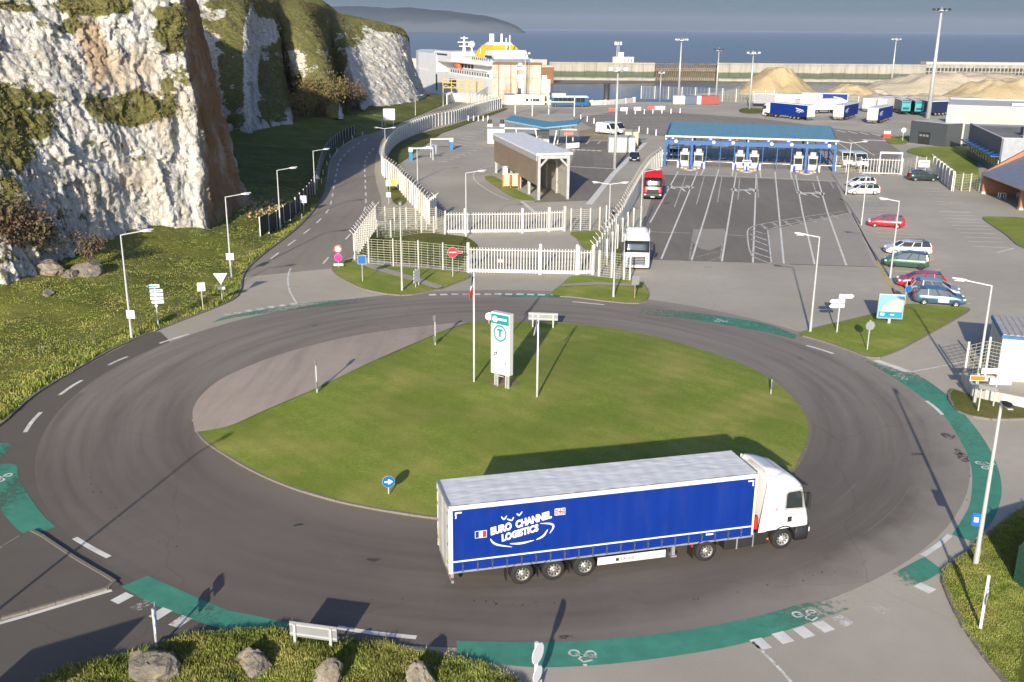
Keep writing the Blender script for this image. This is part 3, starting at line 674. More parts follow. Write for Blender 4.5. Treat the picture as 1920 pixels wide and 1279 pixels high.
_wc = {}
def wheel(parent, x, y, r, w, side, rim=None, hero=False, name='wheel'):
    """tyre with a dished rim as its sub-part; side -1 faces -y"""
    rim = rim or M_RIM; key = (r, w, rim.name, hero)
    if key not in _wc:
        n = 28 if hero else 14; t = MB()
        prof = [(r * .60, -w / 2), (r * .80, -w / 2 - .01), (r * .96, -w / 2 + .03), (r, -w / 2 + .07), (r, w / 2 - .07), (r * .96, w / 2 - .03), (r * .80, w / 2 + .01), (r * .60, w / 2)]
        t.loft([[(p * math.cos(2 * PI * i / n), yy, p * math.sin(2 * PI * i / n)) for i in range(n)] for p, yy in prof], cap=False)
        rm = MB(); pr = [(r * .61, -w / 2 + .0), (r * .55, -w / 2 + .035), (r * .50, -w / 2 + .09), (r * .30, -w / 2 + .02), (r * .18, -w / 2 - .01), (r * .16, -w / 2 - .05), (.001, -w / 2 - .05)]
        rm.loft([[(p * math.cos(2 * PI * i / n), yy, p * math.sin(2 * PI * i / n)) for i in range(n)] for p, yy in pr], cap=False)
        if hero:
            for i in range(10):
                a = 2 * PI * i / 10; rm.disc((r * .42 * math.cos(a), -w / 2 + .045, r * .42 * math.sin(a)), .045, (0, 1, 0), .03, 8, 1)
                rm.cyl((r * .24 * math.cos(a), -w / 2 - .03, r * .24 * math.sin(a)), (r * .24 * math.cos(a), -w / 2 + .02, r * .24 * math.sin(a)), .014, n=5)
        else:
            for i in range(5):
                a = 2 * PI * i / 5; rm.disc((r * .40 * math.cos(a), -w / 2 + .03, r * .40 * math.sin(a)), r * .10, (0, 1, 0), .02, 6, 1)
        _wc[key] = (t.mesh('tyre', M_TYRE, True), rm.mesh('rim', [rim, M_BLK], True))
    a, b = _wc[key]
    o = inst(name, a, parent, (x, y, r)); 
    if side > 0: o.rotation_euler = (0, 0, PI)
    inst('rim', b, o); return o

def trailer_parts(root, body=None, x0=0., Lg=13.6, hero=False, rear=None, roof=None, zt=3.98, axles=(3.09, 4.46, 5.83), reefer=False):
    """curtain-sided semi-trailer, rear end at x0, nearer (right) side at -y"""
    body = body or M_BLUE; W2 = 1.275
    for sd in (-1, 1):
        nu, nv = (90, 14) if hero else (12, 3); xs = np.linspace(x0 + .14, x0 + Lg - .12, nu); zs = np.linspace(1.02, zt - .2, nv)
        X, Z = np.meshgrid(xs, zs); amp = .028 if hero else 0
        Y = W2 + amp * (np.sin(X * 2 * PI / .62) * .3 + fbm(np.stack([X.ravel() * 1.2, X.ravel() * 0, Z.ravel() * .8], 1), 3, 3 + sd).reshape(X.shape) * 1.3)
        me = gridmesh(np.stack([X.ravel(), sd * Y.ravel(), Z.ravel()], 1), nu, nv, 'side_curtain', body); o = inst('side_curtain', me, root)
        if not hero: o.name = 'side_panel'
        if hero:
            MB().bx(x0 + .14, x0 + Lg - .12, sd * W2 - .02 + sd * .02, sd * W2 + .012 + sd * .02, 1.455, 1.515).build('white_stripe', M_DEC, o)
            for i in range(21):
                x = x0 + .55 + i * .622
                s_ = MB(); s_.bx(x - .022, x + .022, sd * (W2 + .016) - .008, sd * (W2 + .016) + .008, .98, 1.30); s_.bx(x - .035, x + .035, sd * (W2 + .024) - .014, sd * (W2 + .024) + .014, 1.02, 1.10)
                s_.tube([(x - .03, sd * (W2 + .02), 1.28), (x - .03, sd * (W2 + .02), 1.36), (x, sd * (W2 + .02), 1.40), (x + .035, sd * (W2 + .02), 1.36), (x + .035, sd * (W2 + .02), 1.20)], .010, 4)
                s_.build('strap', M_STRAP, o)
            for xa, dx in ((x0 + .24, 1), (x0 + Lg - .2, -1)):
                l_ = MB(); y0_, y1_ = sorted((sd * (W2 + .014), sd * (W2 + .022)))
                l_.bx(min(xa, xa + dx * .28), max(xa, xa + dx * .28), y0_, y1_, 3.64, 3.70); l_.bx(min(xa, xa + dx * .06), max(xa, xa + dx * .06), y0_, y1_, 3.42, 3.64); l_.build('corner_mark', M_DEC, o)
        MB().bx(x0 + .02, x0 + Lg, sd * W2 - .05, sd * W2 + .05, zt - .2, zt, rz=0).build('top_rail', M_RAIL, root, bevel=.03 if hero else 0)
        MB().bx(x0 + .1, x0 + Lg - .05, sd * 1.2 - .05, sd * 1.2 + .05, .92, 1.03).build('side_rave', M_GREY if hero else M_CHAS, root)
    # roof
    nu, nv = (260, 56) if hero else (6, 3); X, Y = np.meshgrid(np.linspace(x0 + .06, x0 + Lg - .05, nu), np.linspace(-1.24, 1.24, nv)); Z = np.full_like(X, zt + .012)
    if hero:
        P2 = np.stack([X.ravel(), Y.ravel(), X.ravel() * 0], 1); Z = Z + (fbm(P2 * np.array([.9, 2.2, 1]), 3, 4) * .012 + np.abs(fbm(P2 * np.array([1.3, 3.4, 1]) + np.stack([1.1 * Y.ravel(), 0 * Y.ravel(), 0 * Y.ravel()], 1), 3, 9)) * -.018 + .005 * np.cos(X.ravel() * 2 * PI / .68)).reshape(X.shape)
    me = gridmesh(np.stack([X.ravel(), Y.ravel(), Z.ravel()], 1), nu, nv, 'roof', roof or M_TARP); inst('roof', me, root)
    MB().bx(x0 - .03, x0 + .08, -1.28, 1.28, zt - .1, zt + .03).build('rear_header', M_GREY, root)
    # ends
    for sd in (-1, 1):
        d_ = MB().bx(x0 - .02, x0 + .04, min(sd * .012, sd * 1.2), max(sd * .012, sd * 1.2), 1.02, zt - .12).build('rear_door', rear or M_DOOR, root)
        if hero:
            for yy in (.35, .62): MB().cyl((x0 - .05, sd * yy, 1.0), (x0 - .05, sd * yy, zt - .12), .018, n=6).build('lock_rod', M_GREY, d_)
            for zz in (1.4, 2.2, 3.0, 3.6): MB().bx(x0 - .05, x0 - .02, min(sd * 1.0, sd * 1.21), max(sd * 1.0, sd * 1.21), zz - .05, zz + .05).build('hinge', M_GREY, d_)
            MB().bx(x0 - .032, x0 - .022, min(sd * 1.05, sd * 1.16), max(sd * 1.05, sd * 1.16), 1.15, 1.75).build('reflective_marker', M_YPL, d_)
        MB().bx(x0 - .03, x0 + .14, sd * 1.2 if sd > 0 else -1.30, 1.30 if sd > 0 else -1.2, .95, zt - .1).build('corner_post', M_RAIL, root)
    MB().bx(x0 + Lg - .1, x0 + Lg, -1.22, 1.22, 1.0, zt - .05).build('front_bulkhead', rear or M_DOOR, root)
    MB().bx(x0 + .1, x0 + Lg - .1, -1.2, 1.2, .98, 1.04).build('load_floor', M_CHAS, root)
    for sd in (-1, 1): MB().bx(x0 + .3, x0 + Lg - .4, sd * .48 - .07, sd * .48 + .07, .62, .98).build('chassis_beam', M_CHAS, root)
    b_ = MB().bx(x0 + .05, x0 + .18, -1.22, 1.22, .72, .95); b_.bx(x0 + .1, x0 + .2, -1.15, 1.15, .42, .54)
    for sd in (-1, 1): b_.bx(x0 + .12, x0 + .22, sd * .7 - .05, sd * .7 + .05, .45, .8)
    b_ = b_.build('rear_bumper', M_GREY, root)
    for sd in (-1, 1): MB().bx(x0 + .02, x0 + .05, sd * .98 - .2, sd * .98 + .2, .76, .90).build('rear_lamp', M_RED, b_)
    if hero: MB().bx(x0 + .03, x0 + .05, -.3, .3, .77, .89).build('number_plate', M_YPL, b_)
    for ax in axles:
        MB().cyl((x0 + ax, -1.05, .5), (x0 + ax, 1.05, .5), .08, n=8).build('axle', M_CHAS, root)
        for sd in (-1, 1): wheel(root, x0 + ax, sd * 1.07, .5, .36, sd, hero=hero)
        if hero:
            for sd in (-1, 1):
                g_ = MB(); n_ = 10
                g_.loft([[(x0 + ax + .60 * math.cos(a), sd * 1.07 - .20, .5 + .60 * math.sin(a)), (x0 + ax + .60 * math.cos(a), sd * 1.07 + .20, .5 + .60 * math.sin(a)), (x0 + ax + .62 * math.cos(a), sd * 1.07 + .20, .5 + .62 * math.sin(a)), (x0 + ax + .62 * math.cos(a), sd * 1.07 - .20, .5 + .62 * math.sin(a))] for a in np.linspace(R(25), R(160), n_)])
                g_.bx(x0 + ax - .70, x0 + ax - .66, sd * 1.07 - .2, sd * 1.07 + .2, .28, .74); g_.build('mudguard', M_BLK, root)
    for sd in (-1, 1):
        l_ = MB().bx(x0 + 9.9, x0 + 10.05, sd * .9 - .07, sd * .9 + .07, .35, .98); l_.bx(x0 + 9.85, x0 + 10.1, sd * .9 - .15, sd * .9 + .15, .28, .35); l_.build('landing_leg', M_GREY, root)
        if hero:
            g_ = MB().bx(x0 + 6.4, x0 + 9.5, sd * 1.2 - .02, sd * 1.2 + .02, .45, .80).build('side_guard', M_RAIL, root, bevel=.01)
            if sd < 0:
                lettering('KRONE', .2, M_BLK, g_, (x0 + 7.75, -1.223, .62), (PI / 2, 0, 0), fit_w=.62)
                MB().bx(x0 + 7.22, x0 + 7.36, -1.228, -1.222, .55, .69).build('badge', M_BLK, g_)
            for xx in (6.8, 7.9, 9.1): MB().bar((x0 + xx, sd * 1.18, .6), (x0 + xx - .1, sd * .5, .85), .04, .04).build('bracket', M_GREY, g_)
        else: MB().bx(x0 + 6.6, x0 + 9.4, sd * 1.2 - .02, sd * 1.2 + .02, .5, .8).build('side_guard', M_GREY, root)

def rrect(xb, xf, hw, z, rb=.08, rf=.3, n=4, yo=0):
    """plan outline of a cab at height z, rounded corners, front at xf"""
    pts = []
    for cx_, cy_, r_, a0 in ((xf - rf, hw - rf, rf, 0), (xb + rb, hw - rb, rb, 90), (xb + rb, -hw + rb, rb, 180), (xf - rf, -hw + rf, rf, 270)):
        for i in range(n + 1):
            a = R(a0 + 90 * i / n); pts.append((cx_ + r_ * math.cos(a), cy_ + r_ * math.sin(a) + yo, z))
    return pts
def tractor_parts(root, paint, x0=0., hero=False, spoiler=True, style=0):
    """tractor unit: front axle at x0, drive axle at x0 - 3.8, faces +x"""
    fx = x0 + 1.36; hw = 1.24
    rings = [rrect(x0 - .95, fx - .05, hw, 1.05, rf=.22), rrect(x0 - .95, fx - .07, hw, 1.35, rf=.24), rrect(x0 - .95, fx - .15, hw, 1.75, rf=.28), rrect(x0 - .95, fx - .24, hw, 2.0, rf=.30), rrect(x0 - .95, fx - .42, hw, 2.85, rf=.34), rrect(x0 - .95, fx - .54, hw - .01, 3.05, rf=.38), rrect(x0 - .95, fx - .85, hw - .05, 3.35, rf=.42), rrect(x0 - .95, fx - 1.15, hw - .12, 3.55, rf=.42), rrect(x0 - .93, fx - 1.5, hw - .3, 3.62, rf=.3)]
    cab = MB().loft(rings).build('cab', paint, root, True)
    mo = cab.modifiers.new('e', 'EDGE_SPLIT'); mo.split_angle = R(38)
    # wheel-arch skirt, bumper, grille
    MB().loft([rrect(x0 + .62, fx + .02, hw + .005, .35, .05, .25), rrect(x0 + .62, fx + .06, hw + .01, .62, .05, .28), rrect(x0 + .62, fx + .04, hw + .006, 1.04, .05, .26)]).build('bumper', paint if style == 1 else M_BLK, root, True)
    gr = MB().bx(fx - .03, fx + .085, -.80, .80, .60 if style else .95, 1.45).build('grille', M_BLK, root)
    for i in range(5):
        zc = (.66 if style else .98) + i * (.16 if style else .09); MB().bx(fx + .085, fx + .10, -.74, .74, zc, zc + .05).build('grille_bar', M_GREY if style else M_CHAS, gr)
    MB().bx(fx + .055, fx + .075, -.26, .26, .42, .54).build('number_plate', M_DEC, root)
    for sd in (-1, 1):
        MB().bx(fx - .10, fx + .055, sd * 1.0 - .17, sd * 1.0 + .17, .66, .88).build('headlight', M_HEAD, root, bevel=.03)
        # door shut line, handle, side window, mirror
        y = sd * (hw + .003); ya, yb = sorted((y, y + sd * .012))
        w_ = MB().prism([(x0 + .00, 2.02), (x0 + .86, 1.96), (x0 + .74, 2.72), (x0 + .66, 2.82), (x0 + .08, 2.80), (x0 + .00, 2.70)], ya, yb, 'y').build('side_window', M_GLASS, cab)
        fr_ = MB()
        fp = [(x0 - .04, 1.98), (x0 + .90, 1.92), (x0 + .77, 2.74), (x0 + .68, 2.86), (x0 + .06, 2.84), (x0 - .04, 2.72)]
        for a_, b_ in zip(fp, fp[1:] + fp[:1]): fr_.bar((a_[0], y + sd * .006, a_[1]), (b_[0], y + sd * .006, b_[1]), .014, .022, up=(0, 1, 0))
        fr_.build('window_seal', M_BLK, w_)
        d_ = MB().bar((x0 - .12, y, 1.1), (x0 - .12, y, 2.95), .008, .014).bar((x0 - .12, y, 2.95), (x0 + .72, y, 3.02), .008, .014).build('door_seam', M_GREY, cab)
        MB().bx(x0 + .14, x0 + .36, ya, yb + .01, 1.34, 1.60).build('door_handle', M_BLK, cab, bevel=.02)
        m_ = MB().bx(x0 + .94, x0 + 1.06, min(sd * 1.30, sd * 1.55), max(sd * 1.30, sd * 1.55), 2.0, 2.75).build('mirror', M_BLK, root, bevel=.04)
        MB().bar((x0 + .86, sd * 1.2, 2.68), (x0 + 1.0, sd * 1.4, 2.68), .05, .05).build('mirror_arm', M_BLK, m_)
        # front mudguard arch and step
        arch = MB()
        arch.loft([[(x0 + .66 * math.cos(a), sd * (hw + .012), .52 + .66 * math.sin(a)), (x0 + .66 * math.cos(a), sd * .82, .52 + .66 * math.sin(a)), (x0 + .60 * math.cos(a), sd * .82, .52 + .60 * math.sin(a)), (x0 + .60 * math.cos(a), sd * (hw + .012), .52 + .60 * math.sin(a))] for a in np.linspace(R(12), R(168), 12)])
        arch.build('wheel_arch', M_BLK, root)
        t_ = MB().bx(x0 - 2.9, x0 - .72, min(sd * .62, sd * 1.2), max(sd * .62, sd * 1.2), .38, 1.02).build('fuel_tank' if sd < 0 else 'battery_box', M_BLK, root, bevel=.05)
        for xx in (-2.3, -1.5): MB().bx(x0 + xx - .03, x0 + xx + .03, min(sd * .6, sd * 1.215), max(sd * .6, sd * 1.215), .36, 1.04).build('tank_strap', M_GREY, t_)
        MB().bx(x0 - .82, x0 - .74, min(sd * 1.2, sd * 1.23), max(sd * 1.2, sd * 1.23), .60, .68).build('side_marker', M_ORG, t_)
        if spoiler:
            # side air deflector
            fp = [(x0 - 1.30, 1.02), (x0 - .9, 1.02), (x0 - .75, 3.2), (x0 - .75, 3.66), (x0 - .98, 3.76)]
            a_, b_ = sorted((sd * (hw - .03), sd * (hw + .02))); MB().prism(fp, a_, b_, 'y').build('side_deflector', paint, root, bevel=.012)
        wheel(root, x0, sd * 1.06, .5, .33, sd, hero=hero, rim=M_ALLOY)
        wheel(root, x0 - 3.8, sd * 1.0, .5, .5, sd, hero=hero)
        mg = MB().loft([[(x0 - 3.8 + .62 * math.cos(a), sd * 1.25, .5 + .62 * math.sin(a)), (x0 - 3.8 + .62 * math.cos(a), sd * .7, .5 + .62 * math.sin(a)), (x0 - 3.8 + .59 * math.cos(a), sd * .7, .5 + .59 * math.sin(a)), (x0 - 3.8 + .59 * math.cos(a), sd * 1.25, .5 + .59 * math.sin(a))] for a in np.linspace(R(20), R(165), 12)])
        mg.bx(x0 - 4.46, x0 - 4.42, min(sd * .7, sd * 1.25), max(sd * .7, sd * 1.25), .25, .7); mg = mg.build('mudguard', M_BLK, root)
        MB().bx(x0 - 4.52, x0 - 4.46, sd * 1.0 - .22, sd * 1.0 + .22, .78, .92).build('tail_lamp', M_RED, mg)
    if spoiler:
        sp = []
        for t_ in np.linspace(0, 1, 9):                                   # arched roof shell, open behind
            x = fx - .80 + (x0 - 1.02 - fx + .80) * t_; h = 3.16 + (3.90 - 3.16) * math.sin(t_ * PI / 2) ** .8; wv = hw - .32 * (1 - t_)
            ring = [(x, wv * math.cos(a), 3.0 + (h - 3.0) * min(1, math.sin(a) * 1.5)) for a in np.linspace(0, PI, 13)]
            sp.append(ring)
        r_ = MB().loft(sp, cap=False, closed=False).build('roof_fairing', paint, root, True); so_ = r_.modifiers.new('s', 'SOLIDIFY'); so_.thickness = .04
    # windscreen and visor
    ws = []
    for z, ins in ((1.80, .04), (2.1, .105), (2.5, .19), (2.88, .28)):
        xf = fx - np.interp(z, [1.75, 2.0, 2.85, 3.05], [.15, .24, .42, .54]) + .014; ring = []; rr_ = np.interp(z, [1.75, 2.0, 2.85, 3.05], [.28, .30, .34, .38])
        for i in range(9):
            yv = 1.16 * math.sin((i / 8 - .5) * PI * .98); ex = max(0, abs(yv) - (hw - rr_)); ring.append((xf - (rr_ - math.sqrt(max(0, rr_ ** 2 - ex ** 2))), yv, z))
        ws.append(ring)
    w_ = MB().loft(ws, cap=False, closed=False).build('windscreen', M_GLASS, cab, True); s_ = w_.modifiers.new('s', 'SOLIDIFY'); s_.thickness = .02; s_.offset = 1
    MB().bar((fx - .16, -.35, 1.95), (fx - .2, .35, 2.0), .03, .03).build('wiper', M_BLK, w_)
    MB().prism([(fx - .47, 2.98), (fx - .24, 2.92), (fx - .22, 2.96), (fx - .44, 3.06)], -1.1, 1.1, 'y').build('sun_visor', M_BLK if not style else paint, root)
    MB().bx(x0 - 4.6, x0 + .6, -.42, .42, .55, .85).build('chassis_frame', M_CHAS, root)
    MB().cyl((x0 - 3.2, 0, .92), (x0 - 3.2, 0, 1.0), .5, n=16).build('fifth_wheel', M_CHAS, root)
    MB().cyl((x0 - 1.15, .3, 1.0), (x0 - 1.15, .3, 2.2), .08, n=8).build('air_stack', M_BLK, root)

# ---- the lorry on the roundabout
YAW = .253
lor = thing('articulated_lorry', 'white cab lorry with long royal blue curtain trailer on the roundabout', 'lorry', (0, 0, 0), YAW)
o_ = Vector((-2.464, 36.686, 0)) + Vector((-math.sin(YAW), math.cos(YAW), 0)) * 1.30
lor.location = o_
trailer_parts(lor, hero=True)
def decal(parent, segs, mat, w, y=-1.302, name='swoosh'):
    for pts in segs:
        P = smooth([Vector((x, y, z)) for x, z in pts], 6); n = len(P); mb = MB(); vs = []
        for i, p in enumerate(P):
            d = (P[min(i + 1, n - 1)] - P[max(i - 1, 0)]).normalized(); s_ = Vector((-d.z, 0, d.x)) * w / 2 * (math.sin(PI * (i + .35) / (n - .3)) * .9 + .12)
            vs += [p + s_, p - s_]
        mb.add(vs, [(2 * i, 2 * i + 2, 2 * i + 3, 2 * i + 1) for i in range(n - 1)]); mb.build(name, mat, parent)
cur = [c for c in lor.children if c.name.startswith('side_curtain')][0]
lettering('EURO', .4, M_DEC, cur, (2.13, -1.303, 2.735), (PI / 2, R(-11), 0), fit_w=.92, fit_h=.36, shear=.18, bold=.024)
lettering('CHANNEL', .4, M_DEC, cur, (3.50, -1.303, 2.985), (PI / 2, R(-11), 0), fit_w=1.55, fit_h=.36, shear=.18, bold=.024)
lettering('LOGISTICS', .4, M_DEC, cur, (2.93, -1.303, 2.45), (PI / 2, R(-11), 0), fit_w=1.62, fit_h=.34, shear=.18, bold=.024)
decal(cur, [[(1.70, 2.36), (1.80, 2.18), (2.05, 2.02), (2.62, 1.86)], [(2.52, 2.02), (3.0, 1.98), (3.56, 2.05)], [(3.64, 2.06), (3.95, 2.2), (4.14, 2.48)], [(3.80, 2.79), (4.25, 2.72), (4.38, 2.56), (4.22, 2.28)]], M_DEC, .085)
decal(cur, [[(2.15, 3.30), (2.26, 3.14)], [(2.26, 3.13), (2.39, 3.31)], [(2.39, 3.17), (2.60, 3.05)], [(2.59, 3.05), (2.68, 3.22)], [(2.80, 3.37), (2.90, 3.24)], [(2.89, 3.23), (3.04, 3.42)]], M_DEC, .06, name='gull_mark')
fl = MB().bx(1.06, 1.55, -1.300, -1.296, 2.44, 2.76).build('flag_panel', M_DEC, cur)
MB().bx(1.08, 1.22, -1.304, -1.301, 2.46, 2.74).build('flag_band', M_NAVY, fl); MB().bx(1.38, 1.53, -1.304, -1.301, 2.46, 2.74).build('flag_band', M_REDW, fl)
fl = MB().bx(4.42, 4.88, -1.300, -1.296, 3.07, 3.38).build('flag_panel', M_DEC, cur)
u_ = MB()
for sx in (-1, 1):
    for sz in (-1, 1): u_.quad((4.65 + sx * .06, -1.302, 3.225 + sz * .075), (4.65 + sx * .06, -1.302, 3.225 + sz * .135), (4.65 + sx * .14, -1.302, 3.225 + sz * .135)); u_.quad((4.65 + sx * .08, -1.302, 3.225 + sz * .05), (4.65 + sx * .21, -1.302, 3.225 + sz * .05), (4.65 + sx * .21, -1.302, 3.225 + sz * .11))
u_.build('flag_field', M_NAVY, fl)
u_ = MB().bx(4.43, 4.87, -1.3045, -1.302, 3.20, 3.25).bx(4.625, 4.675, -1.3046, -1.3021, 3.08, 3.37)
for sx in (-1, 1):
    for sz in (-1, 1): u_.bar((4.65 + sx * .07, -1.3032, 3.225 + sz * .05), (4.65 + sx * .215, -1.3032, 3.225 + sz * .14), .003, .022)
u_.build('flag_cross', M_REDW, fl)
MB().bx(11.3, 11.65, -1.302, -1.297, 1.30, 1.38).build('notice_strip', M_DEC, cur)
lor_cab = bpy.data.objects.new('tractor_tmp', None)
def yaw_new(root, before, pivot, ang):
    """turn the parts made since 'before' about a vertical pivot (the kingpin)"""
    Mx = Matrix.Translation(pivot) @ Matrix.Rotation(ang, 4, 'Z') @ Matrix.Translation(-Vector(pivot))
    for c in root.children:
        if c not in before: c.matrix_local = Mx @ c.matrix_local
before = set(lor.children)
tractor_parts(lor, M_WTR, x0=15.13, hero=True)
MB().bx(14.60, 14.74, -1.262, -1.246, 1.95, 2.12).build('warning_sticker', pm('sticker', (.55, .36, .33), .6), lor)
MB().bx(15.35, 15.85, -1.262, -1.246, 1.66, 1.69).build('door_lettering', pm('grey_print', (.3, .3, .32), .6), lor)
MB().bx(15.45, 15.72, -1.262, -1.246, 1.58, 1.605).build('door_lettering', MAT['grey_print'], lor)
MB().cyl((13.80, -1.0, 1.15), (13.80, -1.0, 1.65), .13, n=10).build('gas_bottle', pm('bottle_red', (.6, .03, .03), .4), lor)
bpy.context.view_layer.update()
yaw_new(lor, before, (11.9, 0, 0), R(3.0))

def ground_pose(a, b):
    """rear and front ground points (photo) of a vehicle's nearer side -> yaw"""
    A, B = G(*a), G(*b); return A, math.atan2(B.y - A.y, B.x - A.x)
def place_vehicle(root, A, yaw, half, near_right=True):
    s_ = 1 if near_right else -1
    root.location = A + Vector((-math.sin(yaw), math.cos(yaw), 0)) * half * s_; root.rotation_euler = (0, 0, yaw)
# ---- red tractor coming through, white tractor waiting
def lone_tractor(label, paint, front_px, yaw, style, spoiler=True):
    t_ = thing('tractor_unit', label, 'lorry'); tractor_parts(t_, paint, 0, False, spoiler, style)
    c = G(*front_px); t_.rotation_euler = (0, 0, yaw); t_.location = c - Vector((math.cos(yaw), math.sin(yaw), 0)) * 1.40; return t_
M_REDP = pm('red_vehicle_paint', (.58, .015, .02), .3, var=.05, coat=.5)
tr = lone_tractor('red tractor unit without trailer, driving out beside the white fence', M_REDP, (1223, 376), R(-99), 0)
MB().bx(1.37, 1.39, -.55, .55, 1.72, 1.85).build('name_lettering', M_DEC, tr)
lone_tractor('white tractor unit waiting behind the fence at the edge of the roundabout', M_WTR, (1193, 509), R(-94), 1)
# ---- lorry park
def scribble(root, sd, mat=M_DEC):
    """far-off company lettering, read as a few slanted strokes"""
    for a, b, w in (((1.6, 2.5), (4.2, 2.95), .22), ((2.0, 2.15), (3.8, 2.5), .2), ((1.3, 2.3), (1.8, 2.1), .12), ((2.6, 1.8), (4.1, 2.2), .1)):
        MB().bar((a[0], sd * 1.31, a[1]), (b[0], sd * 1.31, b[1]), .01, w).build('lettering_stroke', mat, root)
def far_trailer(label, rear_px, front_px, body, tractor=None, near_right=True, letters=True, rear=None, rootname=None, lift=0):
    r_ = thing(rootname or ('articulated_lorry' if tractor else 'semi_trailer'), label, 'lorry' if tractor else 'trailer', group='lorries and trailers in the lorry park')
    trailer_parts(r_, body, 0, 13.6, False, rear); 
    if tractor: tractor_parts(r_, tractor, 15.0, False, True, 1)
    if letters:
        for sd in (-1, 1): scribble(r_, sd)
    A, yaw = ground_pose(rear_px, front_px); place_vehicle(r_, A, yaw, 1.27, near_right); return r_
M_WBODY = pm('white_box_body', (.74, .73, .70), .5, grime=.15); M_GBODY = pm('grey_box_body', (.30, .30, .31), .5); M_DNAVY = pm('navy_box_body', (.012, .025, .075), .45); M_TEAL = pm('teal_panel', (.02, .36, .33), .45)
far_trailer('blue curtain lorry with white cab pointing left, nearest of the parked lorries', (1513, 227), (1421, 217), M_BLUE, M_WTR, False)
far_trailer('blue trailer with white rear doors, left of the two parked side by side', (1580, 227), (1632, 214.5), M_BLUE)
far_trailer('blue trailer with white rear doors, nearest the tall grey floodlight mast', (1644, 233), (1697, 220), M_BLUE)
far_trailer('blue trailer at the back of the lorry park before the sand', (1588, 201), (1541, 200), M_BLUE, None, False)
far_trailer('white box lorry with its cab at the right among parked lorries', (1498, 214), (1546, 213), M_WBODY, M_WTR, True, False)
far_trailer('grey sided trailer with white front at the left end of the back row', (1500, 202), (1450, 201), M_GBODY, None, False, False)
far_trailer('plain white trailer between the grey one and the back blue one', (1540, 203), (1488, 202), M_WBODY, None, False, False)
far_trailer('white refrigerated trailer at the left of the row behind the mast', (1632, 211), (1660, 208), M_WBODY, None, True, False)
far_trailer('white refrigerated trailer half hidden behind the blue trailers', (1660, 212), (1692, 208), M_WBODY, None, True, False)
for i, (u, v) in enumerate(((1697, 216), (1722, 217))):
    r_ = far_trailer(('navy trailer with teal front panel, left of the pair' , 'navy trailer with teal front panel, right beside the mast')[i], (u + 14, 205), (u, v), M_DNAVY, None, True, False, rear=M_DNAVY)
    yaw = R(-100); c = G(u, v); r_.rotation_euler = (0, 0, yaw); r_.location = c - Vector((math.cos(yaw), math.sin(yaw), 0)) * 13.6
    p_ = MB().bx(13.6, 13.75, -1.15, 1.15, 1.2, 3.8).build('front_unit', M_TEAL, r_); MB().bx(13.75, 13.78, -.8, .8, 1.5, 2.1).build('grille', M_DNAVY, p_); MB().bx(13.75, 13.77, -1.0, 1.0, 3.3, 3.55).build('lettering_stroke', M_DNAVY, p_)
far_trailer('navy trailer standing sideways beside the warehouse corner', (1738, 218), (1764, 217), M_DNAVY, None, True, False, rear=M_DNAVY)

